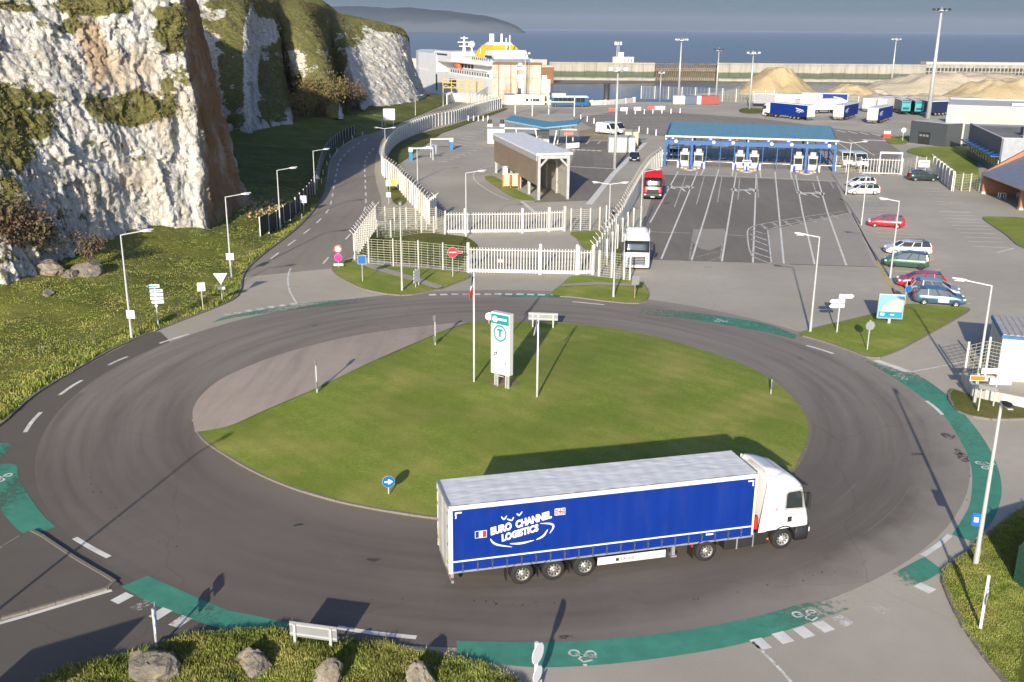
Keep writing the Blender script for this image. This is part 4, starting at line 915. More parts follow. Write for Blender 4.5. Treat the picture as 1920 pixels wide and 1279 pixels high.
# ---- cars
def car(label, rear_px, front_px, paint, kind='hatch', near_right=True, Lc=None, panel=None, group='cars parked in the bays'):
    """side-profile loft: lower body, glasshouse, roof; wheels, lamps, windows as parts"""
    S = dict(hatch=(4.15, 1.45, .86, [(.10, .93), (.42, 1.40), (1.9, 1.45), (2.55, 1.34), (3.30, .93)], [(.0, .55), (.02, .90), (.25, .95), (3.25, .93), (3.85, .78), (4.12, .60), (4.15, .42)]),
             estate=(4.6, 1.46, .87, [(.12, .95), (.35, 1.38), (2.2, 1.46), (2.95, 1.34), (3.62, .95)], [(.0, .55), (.02, .92), (.25, .97), (3.6, .95), (4.25, .80), (4.56, .62), (4.6, .42)]),
             mpv=(4.2, 1.62, .86, [(.05, 1.0), (.30, 1.52), (1.9, 1.62), (2.6, 1.50), (3.45, 1.0)], [(.0, .55), (.02, .98), (.25, 1.02), (3.4, 1.0), (3.9, .86), (4.17, .66), (4.2, .42)]),
             off=(4.3, 1.72, .88, [(.12, 1.12), (.2, 1.62), (1.9, 1.72), (2.35, 1.62), (2.85, 1.12)], [(.0, .60), (.02, 1.10), (.25, 1.14), (2.85, 1.12), (4.1, 1.05), (4.28, .90), (4.3, .50)]))[kind]
    Lg, H_, hw, gh, deck = S; gh_c = .30 if kind != 'off' else .42
    r_ = thing('car', label, 'car', group=group); paint_ = paint
    deck_x = [p[0] for p in deck]; deck_z = [p[1] for p in deck]; xs = [0, .05, .3, .6, 1.0, 1.6, 2.2, 2.8, 3.2, 3.6, Lg - .35, Lg - .1, Lg]
    rings = []
    for x in xs:
        zt = np.interp(x, deck_x, deck_z); e = min(x, Lg - x); w = hw - .16 * max(0, 1 - e / .45) ** 2 ; zb = .22 + .12 * max(0, 1 - e / .5)
        zt = max(zt, zb + .25)
        rings.append([(x, -w * .92, zb), (x, -w, zb + .12), (x, -w - .01, (zb + zt) / 2), (x, -w * .985, zt - .10), (x, -w * .90, zt), (x, w * .90, zt), (x, w * .985, zt - .10), (x, w + .01, (zb + zt) / 2), (x, w, zb + .12), (x, w * .92, zb)])
    b_ = MB().loft(rings).build('body', paint_, r_, True); b_.modifiers.new('e', 'EDGE_SPLIT').split_angle = R(42)
    g_x = [p[0] for p in gh]; g_z = [p[1] for p in gh]; gx0, gx1 = gh[0][0], gh[-1][0]
    xs = [gx0, gh[1][0], (gh[1][0] + gh[2][0]) / 2, gh[2][0], gh[3][0], gx1]; rings = []
    for x in xs:
        zt = np.interp(x, g_x, g_z); zb = np.interp(x, deck_x, deck_z) - .04; t = max(0, (zt - zb) / (H_ - .9)); w0 = hw * .93; w1 = hw * (.93 - .20 * min(1, t))
        zt = max(zt, zb + .02); rings.append([(x, -w0, zb), (x, -w1, zt - .04), (x, -w1 * .85, zt), (x, w1 * .85, zt), (x, w1, zt - .04), (x, w0, zb)])
    MB().loft(rings).build('glasshouse', M_GLASS, r_, False)
    # roof skin and pillars in body colour, laid over the glass
    rf = MB(); rx = [gh[1][0] - .02, (gh[1][0] + gh[2][0]) / 2, gh[2][0], gh[3][0] + .02]; ring2 = []
    for x in rx:
        zt = np.interp(x, g_x, g_z) + .012; w1 = hw * .74; ring2.append([(x, -w1 - .012, zt - .06), (x, -w1 * .86, zt + .004), (x, w1 * .86, zt + .004), (x, w1 + .012, zt - .06), (x, w1 * .8, zt - .05), (x, -w1 * .8, zt - .05)])
    rf.loft(ring2).build('roof', paint_ if paint_ is not M_WTR else paint_, r_)
    for sd in (-1, 1):
        px_ = [(gh[0], gh[1]), (gh[4], gh[3])] + [((gh[0][0] + f * (gh[4][0] - gh[0][0]), .95), (gh[1][0] + f * (gh[3][0] - gh[1][0]), None)) for f in (.30, .58)]
        for (a, b) in px_:
            zb_ = np.interp(a[0], deck_x, deck_z) - .03; zt_ = np.interp(b[0], g_x, g_z)
            MB().bar((a[0], sd * (hw * .93 + .008), zb_), (b[0], sd * (hw * .735 + .010), zt_ - .03), .05, .09).build('pillar', paint_, r_)
        for wx in (.82 if kind != 'mpv' else .72, Lg - .82):
            wheel(r_, wx, sd * (hw - .09), .32 if kind != 'off' else .38, .21, sd, rim=M_ALLOY if kind != 'mpv' else M_CHAS)
            MB().loft([[(wx + .37 * math.cos(a), sd * (hw + .012), .33 + .37 * math.sin(a)), (wx + .37 * math.cos(a), sd * (hw - .2), .33 + .37 * math.sin(a)), (wx + .33 * math.cos(a), sd * (hw - .2), .33 + .33 * math.sin(a)), (wx + .33 * math.cos(a), sd * (hw + .012), .33 + .33 * math.sin(a))] for a in np.linspace(0, PI, 11)]).build('wheel_arch', M_BLK, r_)
        MB().bx(Lg - .32, Lg - .07, sd * (hw - .20) - .17, sd * (hw - .20) + .17, .60, .76).build('headlight', M_HEAD, r_, bevel=.03)
        MB().bx(-.01, .10, sd * (hw - .17) - .13, sd * (hw - .17) + .13, .70, .98 if kind != 'off' else 1.05).build('tail_lamp', M_RED, r_, bevel=.02)
        MB().bx(gx1 - .55, gx1 - .40, min(sd * (hw + .01), sd * (hw + .17)), max(sd * (hw + .01), sd * (hw + .17)), .95, 1.07).build('mirror', paint_, r_, bevel=.03)
        MB().bar((.95 + (Lg - 1.9) * .5, sd * (hw + .012), .32), (.95 + (Lg - 1.9) * .5, sd * (hw + .0), .92), .008, .012).build('door_seam', M_BLK, r_)
        MB().bx(1.0, Lg - 1.25, min(sd * (hw - .01), sd * (hw + .02)), max(sd * (hw - .01), sd * (hw + .02)), .50, .55).build('rubbing_strip', M_BLK, r_)
    MB().bx(Lg - .08, Lg + .015, -.5, .5, .42, .52).build('grille', M_BLK, r_); MB().bx(-.02, .02, -.26, .26, .52, .63).build('number_plate', M_DEC, r_); MB().bx(Lg - .02, Lg + .022, -.26, .26, .34, .44).build('number_plate', M_DEC, r_)
    if kind == 'off': MB().cyl((-.18, 0, .85), (.0, 0, .85), .36, n=16).build('spare_wheel', M_TYRE, r_)
    if kind == 'estate':
        for sd in (-1, 1): MB().bx(.5, 2.3, sd * .58 - .02, sd * .58 + .02, H_ - .02, H_ + .06).build('roof_rail', M_BLK, r_)
    if panel: MB().bx(1.9, 2.75, -hw - .022, -hw - .012, .36, .88).build('odd_door', panel, r_)
    A, yaw = ground_pose(rear_px, front_px); place_vehicle(r_, A, yaw, hw, near_right); return r_
M_CRED = pm('car_red', (.50, .012, .03), .3, coat=.6, var=.04); M_CGRN = pm('car_green', (.045, .12, .075), .3, .2, coat=.5, var=.05); M_CDGR = pm('car_dark_green', (.020, .045, .038), .3, .2, coat=.5); M_CSIL = pm('car_silver', (.50, .53, .56), .3, .5, coat=.5, var=.04); M_CBLU = pm('car_steel_blue', (.07, .16, .23), .3, .3, coat=.5, var=.05); M_CNAV = pm('car_navy', (.010, .014, .030), .25, coat=.6)
car('red hatchback parked alone in the middle of the bays', (1696, 430), (1634, 426), M_CRED, 'hatch', False)
car('white estate car with roof rails beside the green one', (1748, 481), (1678, 479), M_WTR, 'estate', False)
car('green people carrier beside the white estate car', (1741, 508), (1669, 502), M_CGRN, 'mpv', False)
car('dark red hatchback half hidden behind the silver car', (1773, 545), (1706, 541), M_CRED, 'hatch', False)
car('silver hatchback between the dark red and the steel blue car', (1704, 554), (1786, 562), M_CSIL, 'hatch', True)
car('steel blue saloon car with one white door, by the grass', (1713, 571), (1793, 577), M_CBLU, 'hatch', True, panel=M_WTR)
car('white hatchback parked farthest from the roundabout', (1643, 351), (1593, 352), M_WTR, 'hatch', False)
car('white estate car parked nearest the white hatchback', (1651, 366), (1598, 366), M_WTR, 'estate', False)
car('dark green off-roader with spare wheel by the palisade fence', (1706, 340), (1759, 341), M_CDGR, 'off', True, group=None)
c_ = car('dark navy hatchback driving beside the kerb past the white cabin', (1193, 296), (1189, 304), M_CNAV, 'hatch', True, group=None)
c_.rotation_euler = (0, 0, R(-97)); c_.location = G(1189, 304) - Vector((math.cos(R(-97)), math.sin(R(-97)), 0)) * 4.15
# car inside the toll canopy (light, behind the booths)
c_ = car('pale blue van like car passing under the toll canopy', (1280, 296), (1254, 296), M_CSIL, 'mpv', False, group=None)

# ---- vans, minibuses, bus
def van(label, A, yaw, bus=False, paint=None, Lv=5.6, hv=2.55, group=None, name='van'):
    r_ = thing(name, label, 'bus' if bus else 'van', A, yaw, group); paint = paint or M_WTR; hw = 1.22 if bus else 1.0
    if bus: prof = [(0, .35), (0, hv - .15), (.2, hv), (Lv - .3, hv), (Lv, hv - .5), (Lv, .35)]
    else: prof = [(0, .4), (0, hv - .25), (.25, hv), (Lv * .62, hv), (Lv * .70, hv - .12), (Lv * .84, 1.28), (Lv - .1, 1.0), (Lv, .7), (Lv, .4)]
    MB().prism(prof, -hw, hw, 'y').build('body', paint, r_, bevel=.08)
    for sd in (-1, 1):
        if bus:
            for i in range(7): MB().bx(.6 + i * (Lv - 1.6) / 7, .6 + (i + .9) * (Lv - 1.6) / 7, min(sd * hw, sd * (hw + .015)), max(sd * hw, sd * (hw + .015)), 1.35, hv - .35).build('window', M_GLASS, r_)
            MB().bx(.05, Lv - .05, min(sd * hw, sd * (hw + .012)), max(sd * hw, sd * (hw + .012)), hv - .28, hv - .06).build('roof_band', M_WTR, r_)
        else: MB().prism([(Lv * .60, 1.3), (Lv * .80, 1.3), (Lv * .70, hv - .4), (Lv * .60, hv - .4)], min(sd * hw, sd * (hw + .015)), max(sd * hw, sd * (hw + .015)), 'y').build('side_window', M_GLASS, r_)
        for wx in (1.0, Lv - (1.9 if bus else 1.0)): wheel(r_, wx, sd * (hw - .1), .36 if not bus else .46, .24, sd)
        MB().bx(Lv - .12, Lv + .02, sd * (hw - .25) - .15, sd * (hw - .25) + .15, .72, .92).build('headlight', M_HEAD, r_)
        MB().bx(Lv * .76 if not bus else Lv - .1, Lv * .79 if not bus else Lv + .05, min(sd * (hw + .02), sd * (hw + .25)), max(sd * (hw + .02), sd * (hw + .25)), 1.25, 1.55).build('mirror', M_BLK, r_)
    if bus: MB().bx(Lv - .02, Lv + .02, -1.05, 1.05, 1.2, 2.45).build('windscreen', M_GLASS, r_); MB().bx(.4, Lv - .4, -.9, .9, hv, hv + .16).build('roof_unit', M_WTR, r_)
    else: MB().add([(Lv * .705, -.88, hv - .16), (Lv * .705, .88, hv - .16), (Lv * .845, .92, 1.30), (Lv * .845, -.92, 1.30), (Lv * .705 + .02, -.88, hv - .13), (Lv * .705 + .02, .88, hv - .13), (Lv * .845 + .02, .92, 1.33), (Lv * .845 + .02, -.92, 1.33)], [(0, 1, 2, 3), (4, 5, 6, 7), (0, 1, 5, 4), (2, 3, 7, 6), (1, 2, 6, 5), (0, 3, 7, 4)]).build('windscreen', M_GLASS, r_)
    MB().bx(Lv - .02, Lv + .015, -.5, .5, .55, .8).build('grille', M_BLK, r_); MB().bx(Lv - .1, Lv + .06, -hw + .05, hw - .05, .35, .55).build('bumper', M_BLK, r_); return r_
van('white high roof van, left of the pair by the dirt patch', G(1122, 250) , R(-48), group='white vans side by side')
van('white high roof van, right of the pair, partly behind the mast', G(1136, 249), R(-48), group='white vans side by side')
van('white van waiting behind the grille fence next to the toll canopy', G(1578, 308), R(-95), group='white vans behind the grille fence')
van('second white van behind the grille fence, nearer the sliding gate', G(1602, 310), R(-95), group='white vans behind the grille fence')
van('dark blue single decker bus with white roof on the quay', G(1034, 200), R(4), True, pm('bus_blue', (.012, .10, .24), .35, coat=.4), 10.8, 3.0, name='bus')
# ================================================================== fences and gates
M_FW = pm('fence_white', (.72, .70, .63), .5, var=.06, grime=.15); M_PCON = pm('precast_white', (.60, .58, .53), .7, var=.1, vs=.8, grime=.35); M_WIRE = pm('razor_wire_steel', (.34, .30, .25), .5, .5); M_MESH = pm('mesh_wire', (.55, .54, .40), .55, .2)
def mesh_panel(Hh, n=11, vbars=4):
    mb = MB()
    for i in range(n): z = .12 + (Hh - .2) * i / (n - 1); mb.bx(0, 1, -.012, .012, z - .014, z + .014)
    for i in range(vbars): x = (i + .5) / vbars; mb.bx(x - .004, x + .004, -.008, .008, .1, Hh - .06)
    return mb.mesh('mesh_panel', M_MESH)
_pm = {}
def fence(name, label, path, Hh, step, kind='mesh', ytop=0, lean=0, cat='fence', wire=False, postw=.09, group=None, panelmat=None, coil=.22):
    """posts and panels along a ground line; each post and each panel its own part"""
    pts = resample(path, step) if step else path; o0 = pts[0]
    if (pts[-1] - path[-1]).length > .3: pts.append(path[-1])
    th_ = thing(name, label, cat, o0, 0, group)
    key = (kind, Hh, panelmat.name if panelmat else '')
    if key not in _pm:
        if kind == 'mesh': _pm[key] = mesh_panel(Hh)
        elif kind == 'concrete': _pm[key] = MB().bx(0, 1, -.03, .03, 0, Hh - .05).mesh('wall_panel', M_PCON)
        elif kind == 'dark':
            mb = MB(); mb.bx(0, 1, -.015, .015, .05, Hh); _pm[key] = mb.mesh('screen_panel', panelmat)
    if ('p', Hh, ytop, lean, postw) not in _pm:
        mb = MB().bx(-postw / 2, postw / 2, -postw * .8, postw * .8, 0, Hh + .12)
        if ytop:
            for sd in ((-1, 1) if not lean else (lean,)): mb.bar((0, 0, Hh + .05), (0, sd * .42, Hh + .50), .05, .05)
        _pm[('p', Hh, ytop, lean, postw)] = mb.mesh('post', M_FW)
    pmh = _pm[('p', Hh, ytop, lean, postw)]
    for i, p in enumerate(pts):
        d = pts[min(i + 1, len(pts) - 1)] - pts[max(i - 1, 0)]; inst('post', pmh, th_, p - o0, math.atan2(d.y, d.x))
        if i + 1 < len(pts): e = pts[i + 1] - p; inst('panel', _pm[key], th_, p - o0, math.atan2(e.y, e.x), sc=(e.length, 1, 1))
    if wire:
        mb = MB(); P = resample([p - o0 for p in pts], .16); R_ = coil
        vs = []
        for i, p in enumerate(P):
            d = (P[min(i + 1, len(P) - 1)] - P[max(i - 1, 0)]).normalized(); n_ = Vector((-d.y, d.x, 0)); a = i * 1.35
            vs.append(p + n_ * math.cos(a) * R_ + Vector((0, 0, Hh + .34 + math.sin(a) * R_)))
        mb.tube(vs, .012, 3); w_ = mb.build('razor_wire', M_WIRE, th_)
        for off in (-.4, .4):
            mb = MB(); mb.tube([p - o0 + Vector((0, 0, Hh + .48)) + Vector((-(pts[min(i + 1, len(pts) - 1)] - pts[max(i - 1, 0)]).normalized().y, (pts[min(i + 1, len(pts) - 1)] - pts[max(i - 1, 0)]).normalized().x, 0)) * off for i, p in enumerate(pts)], .01, 3); mb.build('barbed_strand', M_WIRE, th_)
    return th_
PICK = MB().bx(-.035, .035, -.02, .02, 0, 1).mesh('picket', M_FW)
def picket_gate(label, a, b, Hh, step=.24, posts=(), rail=.30, name='sliding_gate', cat='gate'):
    d = b - a; th_ = thing(name, label, cat, a, math.atan2(d.y, d.x)); L_ = d.length
    MB().bx(0, L_, -.07, .07, .12, .12 + rail).build('bottom_beam', M_FW, th_); MB().bx(0, L_, -.03, .03, Hh - .22, Hh - .14).build('top_rail', M_FW, th_)
    n = int(L_ / step)
    for i in range(n + 1): inst('picket', PICK, th_, (L_ * i / n, -.05, .04), 0, sc=(1, 1, Hh))
    for t_ in posts: MB().bx(L_ * t_ - .13, L_ * t_ + .13, -.16, .16, 0, Hh + .5).build('gate_post', M_FW, th_, bevel=.02)
    return th_
swall_px = [(940, 203), (912, 210), (888, 217), (866, 225), (843, 232), (815, 238), (790, 246), (765, 257), (745, 269), (732, 282), (723, 296), (718, 311), (718, 328), (731, 340), (746, 353), (759, 369), (774, 384), (790, 402), (804, 420)]
fence('perimeter_wall', 'long curving white precast panel wall with razor wire beside the approach road', smooth(GP(swall_px), 10), 2.75, 2.0, 'concrete', 1, 0, 'wall', True, .20)
fence('perimeter_wall', 'far white precast wall along the quay road near the ferry', smooth(GP([(838, 196), (850, 191), (880, 193), (910, 197), (940, 202)]), 6), 2.75, 2.2, 'concrete', 1, 0, 'wall', False, .20)
fence('perimeter_wall', 'short return of white precast wall behind the left mesh fence', GP([(804, 420), (817, 411)]), 2.75, 1.0, 'concrete', 1, 0, 'wall', False, .20)
fence('mesh_fence', 'white mesh fence in front of the grass left of the front gate', GP([(665, 489), (692, 496), (738, 499), (785, 502), (831, 507), (877, 512)]), 2.6, None, 'mesh')
fence('mesh_fence', 'white mesh fence along the approach road with leaning arms', resample(smooth(GP([(665, 489), (680, 466), (693, 446), (706, 428)]), 6), 1.3), 2.6, 1.35, 'mesh', 1, 0, 'fence', True)
fence('mesh_fence', 'white mesh fence behind the grass left of the rear gate', GP([(706, 428), (723, 429), (740, 431), (762, 430), (780, 430), (800, 430), (818, 430), (835, 438)]), 2.5, None, 'mesh')
fence('mesh_fence', 'low inner mesh fence standing on grass between the two gates', GP([(708, 446), (733, 447), (790, 438), (814, 438), (834, 441)]), 1.9, None, 'mesh')
picket_gate('long white picket sliding gate facing the roundabout', G(878, 512), G(1081, 516), 2.45, .27, (0, .665, 1))
picket_gate('short white picket side gate right of the front sliding gate', G(1083, 516), G(1111, 514), 2.3, .27, (0, 1.))
picket_gate('white picket sliding gate behind the front one', G(836, 438), G(979, 437), 2.35, .30, (.25, 1))
picket_gate('white picket gate leaf right of the rear sliding gate', G(981, 437), G(1058, 433), 2.35, .30, (.62, 1))
fence('mesh_fence', 'white mesh fence between front gate and the waiting white tractor unit', GP([(1111, 515), (1123, 520), (1147, 523), (1170, 526), (1181, 527)]), 2.5, None, 'mesh', postw=.13)
fence('mesh_fence', 'white mesh fence right of the rear gate above the grass', GP([(1058, 434), (1070, 433), (1088, 432), (1106, 432), (1124, 430), (1136, 427)]), 2.5, None, 'mesh')
fence('lane_fence', 'tall white mesh fence with leaning arms between compound and toll lanes', smooth(GP([(1113, 513), (1130, 485), (1150, 455), (1168, 425), (1178, 403), (1190, 380), (1205, 351), (1219, 331), (1241, 312)]), 6), 2.7, 1.9, 'mesh', 1, 1, 'fence', True, .11)
fence('mesh_fence', 'short white mesh fence closing the grass strip beside the white tractor unit', GP([(1137, 497), (1147, 482), (1157, 467), (1166, 453), (1176, 441), (1187, 432), (1201, 428)]), 2.5, None, 'mesh', postw=.12)
# right-hand compound
fence('mesh_fence', 'white mesh fence between toll canopy and the portal gate', GP([(1566, 322), (1586, 323), (1612, 325)]), 2.6, None, 'mesh')
g_ = picket_gate('white portal sliding gate right of the toll canopy', G(1614, 326), G(1688, 328), 2.5, .45, (), .15)
pl = (G(1688, 328) - G(1614, 326)).length
for x in (pl * .45, pl): MB().bx(x - .08, x + .08, .15, .31, 0, 3.6).build('portal_post', M_FW, g_)
MB().bx(pl * .45, pl, .15, .31, 3.3, 3.6).build('portal_beam', M_FW, g_)
fence('mesh_fence', 'white mesh fence between portal gate and palisade with a notice board', GP([(1690, 328), (1716, 323), (1734, 324), (1748, 326)]), 2.5, None, 'mesh')
fence('palisade_fence', 'row of tall white posts with leaning arms behind the dark off-roader', GP([(1748, 326), (1754, 331), (1760, 336), (1766, 341), (1772, 346), (1778, 352), (1785, 358)]), 2.7, None, 'concrete', 1, -1, 'fence', True, .2, coil=.16)
fence('mesh_fence', 'green tinted mesh fence between palisade and the brick porch', GP([(1787, 359), (1802, 358), (1818, 359), (1836, 361)]), 2.5, None, 'mesh')
# quay fences far off
fence('quay_fence', 'pale mesh fence along the water beside the floodlight masts', smooth(GP([(1202, 185), (1240, 186), (1300, 188), (1350, 190), (1400, 192), (1450, 193)]), 4), 4.0, 4.5, 'mesh', postw=.22)
fence('quay_fence', 'white mesh fence at the foot of the sand heap', smooth(GP([(1412, 190), (1440, 192), (1490, 196), (1545, 198), (1600, 201), (1640, 203)]), 4), 3.2, 4.5, 'mesh', postw=.2)
fence('quay_fence', 'low concrete balustrade along the quay edge by the bus', smooth(GP([(1020, 196), (1090, 198), (1150, 196), (1190, 192)]), 4), 1.5, 5.0, 'concrete', postw=.3, cat='wall')
# dark screen fence and wire fence on the bank
M_SCREEN = pm('dark_screen', (.028, .030, .026), .8, var=.3)
sp_ = smooth([Vector((p.x, p.y, 0)) for p in GP([(489, 452), (520, 432), (556, 405), (580, 378), (594, 350), (602, 318), (612, 294), (634, 272), (664, 255)])], 8)
for p in sp_: p.z = bank_z(p.x, p.y) - .1
fence('screen_fence', 'dark screening fence on the bank along the approach road', sp_, 2.1, 3.0, 'dark', cat='fence', panelmat=M_SCREEN, postw=.07)
wp = smooth(GP([(-40, 705), (46, 685), (108, 668), (150, 656), (205, 645), (258, 628), (290, 612), (328, 600), (364, 590), (392, 578), (412, 555), (430, 520), (452, 500), (478, 472), (488, 456)]), 6)
wpts = resample(wp, 4.2)
for p in wpts: p.z = bank_z(p.x, p.y) - .05
wf = thing('wire_fence', 'thin dark posts of a wire fence through the grass bank', 'fence', wpts[0]); 
M_STAKE = pm('fence_stake', (.10, .085, .06), .8); stk = MB().cyl((0, 0, 0), (0, 0, 1.35), .04, .035, 6).mesh('stake', M_STAKE)
for i, p in enumerate(wpts):
    inst('stake', stk, wf, p - wpts[0], rot=(random.uniform(-.08, .08), random.uniform(-.08, .08), 0))
for z in (.5, .9, 1.25): MB().tube([p - wpts[0] + Vector((0, 0, z)) for p in wpts], .008, 3).build('wire', M_WIRE, wf)

# ================================================================== toll canopy
A, B = G(1245, 312), G(1563, 323); TL = (B - A).length; tyaw = math.atan2((B - A).y, (B - A).x)
M_TBLUE = pm('toll_blue_steel', (.022, .11, .30), .4, var=.06); M_TROOF = pm('toll_roof_blue', (.15, .32, .42), .5, var=.06, vs=.6, grime=.12); M_CONCP = pm('pale_concrete', (.52, .49, .43), .8)
toll = thing('toll_canopy', 'blue steel toll canopy with ribbed light blue roof over six lanes', 'canopy', A, tyaw)
z0, z1, dep = 5.1, 6.4, 11.5
rf = MB(); nrib = 92
for i in range(nrib):
    x0_, x1_ = .35 + (TL - .5) * i / nrib, .35 + (TL - .5) * (i + 1) / nrib; m0, m1 = x0_ + (x1_ - x0_) * .35, x0_ + (x1_ - x0_) * .65
    rf.add([(x0_, -.4, z0 + .02), (m0, -.4, z0 + .09), (m1, -.4, z0 + .09), (x1_, -.4, z0 + .02), (x0_ + .0, dep, z1 + .02), (m0, dep, z1 + .09), (m1, dep, z1 + .09), (x1_, dep, z1 + .02)], [(0, 1, 5, 4), (1, 2, 6, 5), (2, 3, 7, 6)])
rf.build('roof_sheet', M_TROOF, toll)
MB().add([(.3, -.38, z0 - .08), (TL - .1, -.38, z0 - .08), (TL - .1, dep - .02, z1 - .08), (.3, dep - .02, z1 - .08), (.3, -.38, z0), (TL - .1, -.38, z0), (TL - .1, dep - .02, z1), (.3, dep - .02, z1)], [(0, 1, 2, 3), (4, 7, 6, 5), (0, 4, 5, 1), (2, 6, 7, 3), (0, 3, 7, 4), (1, 5, 6, 2)]).build('roof_deck', M_TBLUE, toll)
MB().bx(0, TL + .3, -.62, -.42, z0 - .12, z0 + .14).build('gutter', M_FW, toll)
MB().bx(-.1, TL + .1, -.18, .18, 3.75, 4.45).build('front_girder', M_TBLUE, toll); MB().bx(-.1, TL + .1, dep - 1.4, dep - 1.1, 4.2, 4.8).build('rear_girder', M_TBLUE, toll)
colx = [.08, TL * .163, TL * .493, TL * .835, TL - .08]
for x in colx:
    for y, top in ((0, 3.75), (dep - 1.25, 4.2)): MB().bx(x - .2, x + .2, y - .2, y + .2, 0, top).build('column', M_TBLUE, toll)
    MB().bar((x, 0, 4.45), (x, .2, 5.0), .2, .2).build('strut', M_FW, toll); MB().bar((x, dep - 1.25, 4.8), (x, dep - 1.0, 6.1), .2, .2).build('strut', M_TBLUE, toll)
    MB().bar((x, .2, 5.0), (x, dep - .6, 6.15), .18, .3).build('rafter', M_TBLUE, toll)
for i in range(1, 12):
    x = TL * i / 12
    if min(abs(x - c) for c in colx) > .6: MB().bx(x - .06, x + .06, -.06, .06, 0 if i % 2 == 0 else 0, 3.75).build('thin_post', M_TBLUE, toll)
for i in range(17):
    x = TL * (i + .5) / 17; MB().bx(x - .05, x + .05, dep - 1.32, dep - 1.2, 0, 4.2).build('rear_post', M_TBLUE, toll)
for z in (1.0, 2.4): MB().bx(0, TL, dep - 1.30, dep - 1.22, z - .06, z + .06).build('rear_rail', M_TBLUE, toll)
for x in (0.1, TL - .1):
    for z in (1.2, 2.6): MB().bx(x - .06, x + .06, .2, dep - 1.4, z - .08, z + .08).build('side_rail', M_TBLUE, toll)
for i in range(6):
    x = TL * (i + .5) / 6; MB().bx(x - .05, x + .05, -.05, .05, 3.0, 3.75).build('hanger', M_TBLUE, toll); MB().bx(x - .9, x + .9, 1.0, 1.1, 3.5, 3.75).build('height_bar', M_TBLUE, toll)
M_SIGB = pm('signal_blue', (.05, .08, .42), .4); M_SIGK = pm('signal_black', (.03, .03, .025), .5); M_GRN = pm('signal_olive', (.16, .20, .05), .6)
M_XR = emis('signal_cross_red', (1., .12, .05), 2.2)
for i, (fx_, lit) in enumerate(((.02, 0), (.245, 0), (.36, 1), (.585, 0), (.70, 0), (.915, 0))):
    x = TL * fx_ + .3
    MB().bx(x, x + .8, -.34, -.20, 4.5, 5.15).build('lane_panel', M_SIGB, toll); MB().bx(x + .25, x + .55, -.36, -.345, 4.7, 4.95).build('lane_pictogram', M_DEC, toll)
    b_ = MB().bx(x + 1.15, x + 1.85, -.34, -.20, 4.5, 5.15).build('lane_signal', M_SIGK, toll)
    MB().bar((x + 1.25, -.37, 4.6), (x + 1.75, -.37, 5.05), .02, .16 if lit else .07, up=(0, 1, 0)).build('cross_bar', M_XR if lit else M_GRN, b_); MB().bar((x + 1.25, -.375, 5.05), (x + 1.75, -.375, 4.6), .02, .16 if lit else .07, up=(0, 1, 0)).build('cross_bar', M_XR if lit else M_GRN, b_)
    MB().disc((x + .95, -.3, 4.28), .26, (0, 1, 0), .05).build('limit_disc', M_DEC, toll)
M_BOOTH = pm('booth_white', (.50, .50, .49), .5, grime=.1)
for j, fx_ in enumerate((.163, .493, .835)):
    pos_ = ('left', 'middle', 'right')[j]
    isl_c = A + Matrix.Rotation(tyaw, 3, 'Z') @ Vector((TL * fx_, 2.0, 0))
    ti = thing('traffic_island', f'rounded kerbed nose island under the {pos_} pair of toll booths', 'traffic island', isl_c, tyaw)
    ol = [(2.2 * math.cos(a) * (1 if math.sin(a) > 0 else 1.), (5.0 if math.sin(a) > 0 else 6.4) * math.sin(a) * (.5 + .5 * abs(math.sin(a)))) for a in np.linspace(0, 2 * PI, 28, endpoint=False)]
    MB().prism([(max(-2., min(2., x)), y) for x, y in ol], 0, .14, 'z').build('slab', M_CONCP, ti)
    for k_, a in enumerate(np.linspace(R(205), R(335), 7)):
        x, y = 2.0 * math.cos(a), -2.2 + 3.4 * math.sin(a)
        if k_ in (0, 3, 6): MB().cyl((x, y, .1), (x, y, .95), .16, n=10).build('keep_bollard', M_SIGB, ti)
        else: MB().bx(x - .22, x + .22, y - .08, y + .08, .12, .34).build('marker_block', pm('marker_buff', (.60, .42, .25), .6), ti)
    for sd in (-1, 1):
        b = thing('toll_booth', f'white toll booth on the {("left", "", "right")[sd + 1]} side of the {pos_} island', 'booth', A + Matrix.Rotation(tyaw, 3, 'Z') @ Vector((TL * fx_ + sd * 1.15, 1.6, 0)), tyaw, 'toll booths')
        MB().bx(-.72, .72, -1.2, 1.2, .14, 1.05).build('lower_wall', M_BOOTH, b, bevel=.03); MB().bx(-.66, .66, -1.14, 1.14, 1.05, 2.0).build('window_band', M_GLASS, b)
        for x in (-.66, .66):
            for y in (-1.14, 1.14): MB().bx(x - .05, x + .05, y - .05, y + .05, 1.05, 2.0).build('corner_post', M_BOOTH, b)
        MB().bx(-.78, .78, -1.3, 1.3, 2.0, 2.45).build('roof', M_BOOTH, b, bevel=.05); MB().bx(-.45, .45, -.8, .2, 2.45, 3.0).build('air_unit', M_BOOTH, b, bevel=.03)
        bar = thing('lane_barrier', f'white lane barrier post beside the {pos_} booths, {("left", "", "right")[sd + 1]} side', 'barrier', A + Matrix.Rotation(tyaw, 3, 'Z') @ Vector((TL * fx_ + sd * 2.15, -.6, 0)), tyaw, 'lane barriers')
        MB().bx(-.16, .16, -.2, .2, 0, 1.05).build('cabinet', M_DEC, bar, bevel=.03)
        if j != 1 or sd: MB().bx(.1 if sd > 0 else -3.6, 3.6 if sd > 0 else -.1, 1.4, 1.5, .9, 1.0).build('arm', M_DEC, bar)
b = thing('sign_board', 'small white board with red lettering below the middle booths', 'sign', A + Matrix.Rotation(tyaw, 3, 'Z') @ Vector((TL * .493, -1.6, 0)), tyaw)
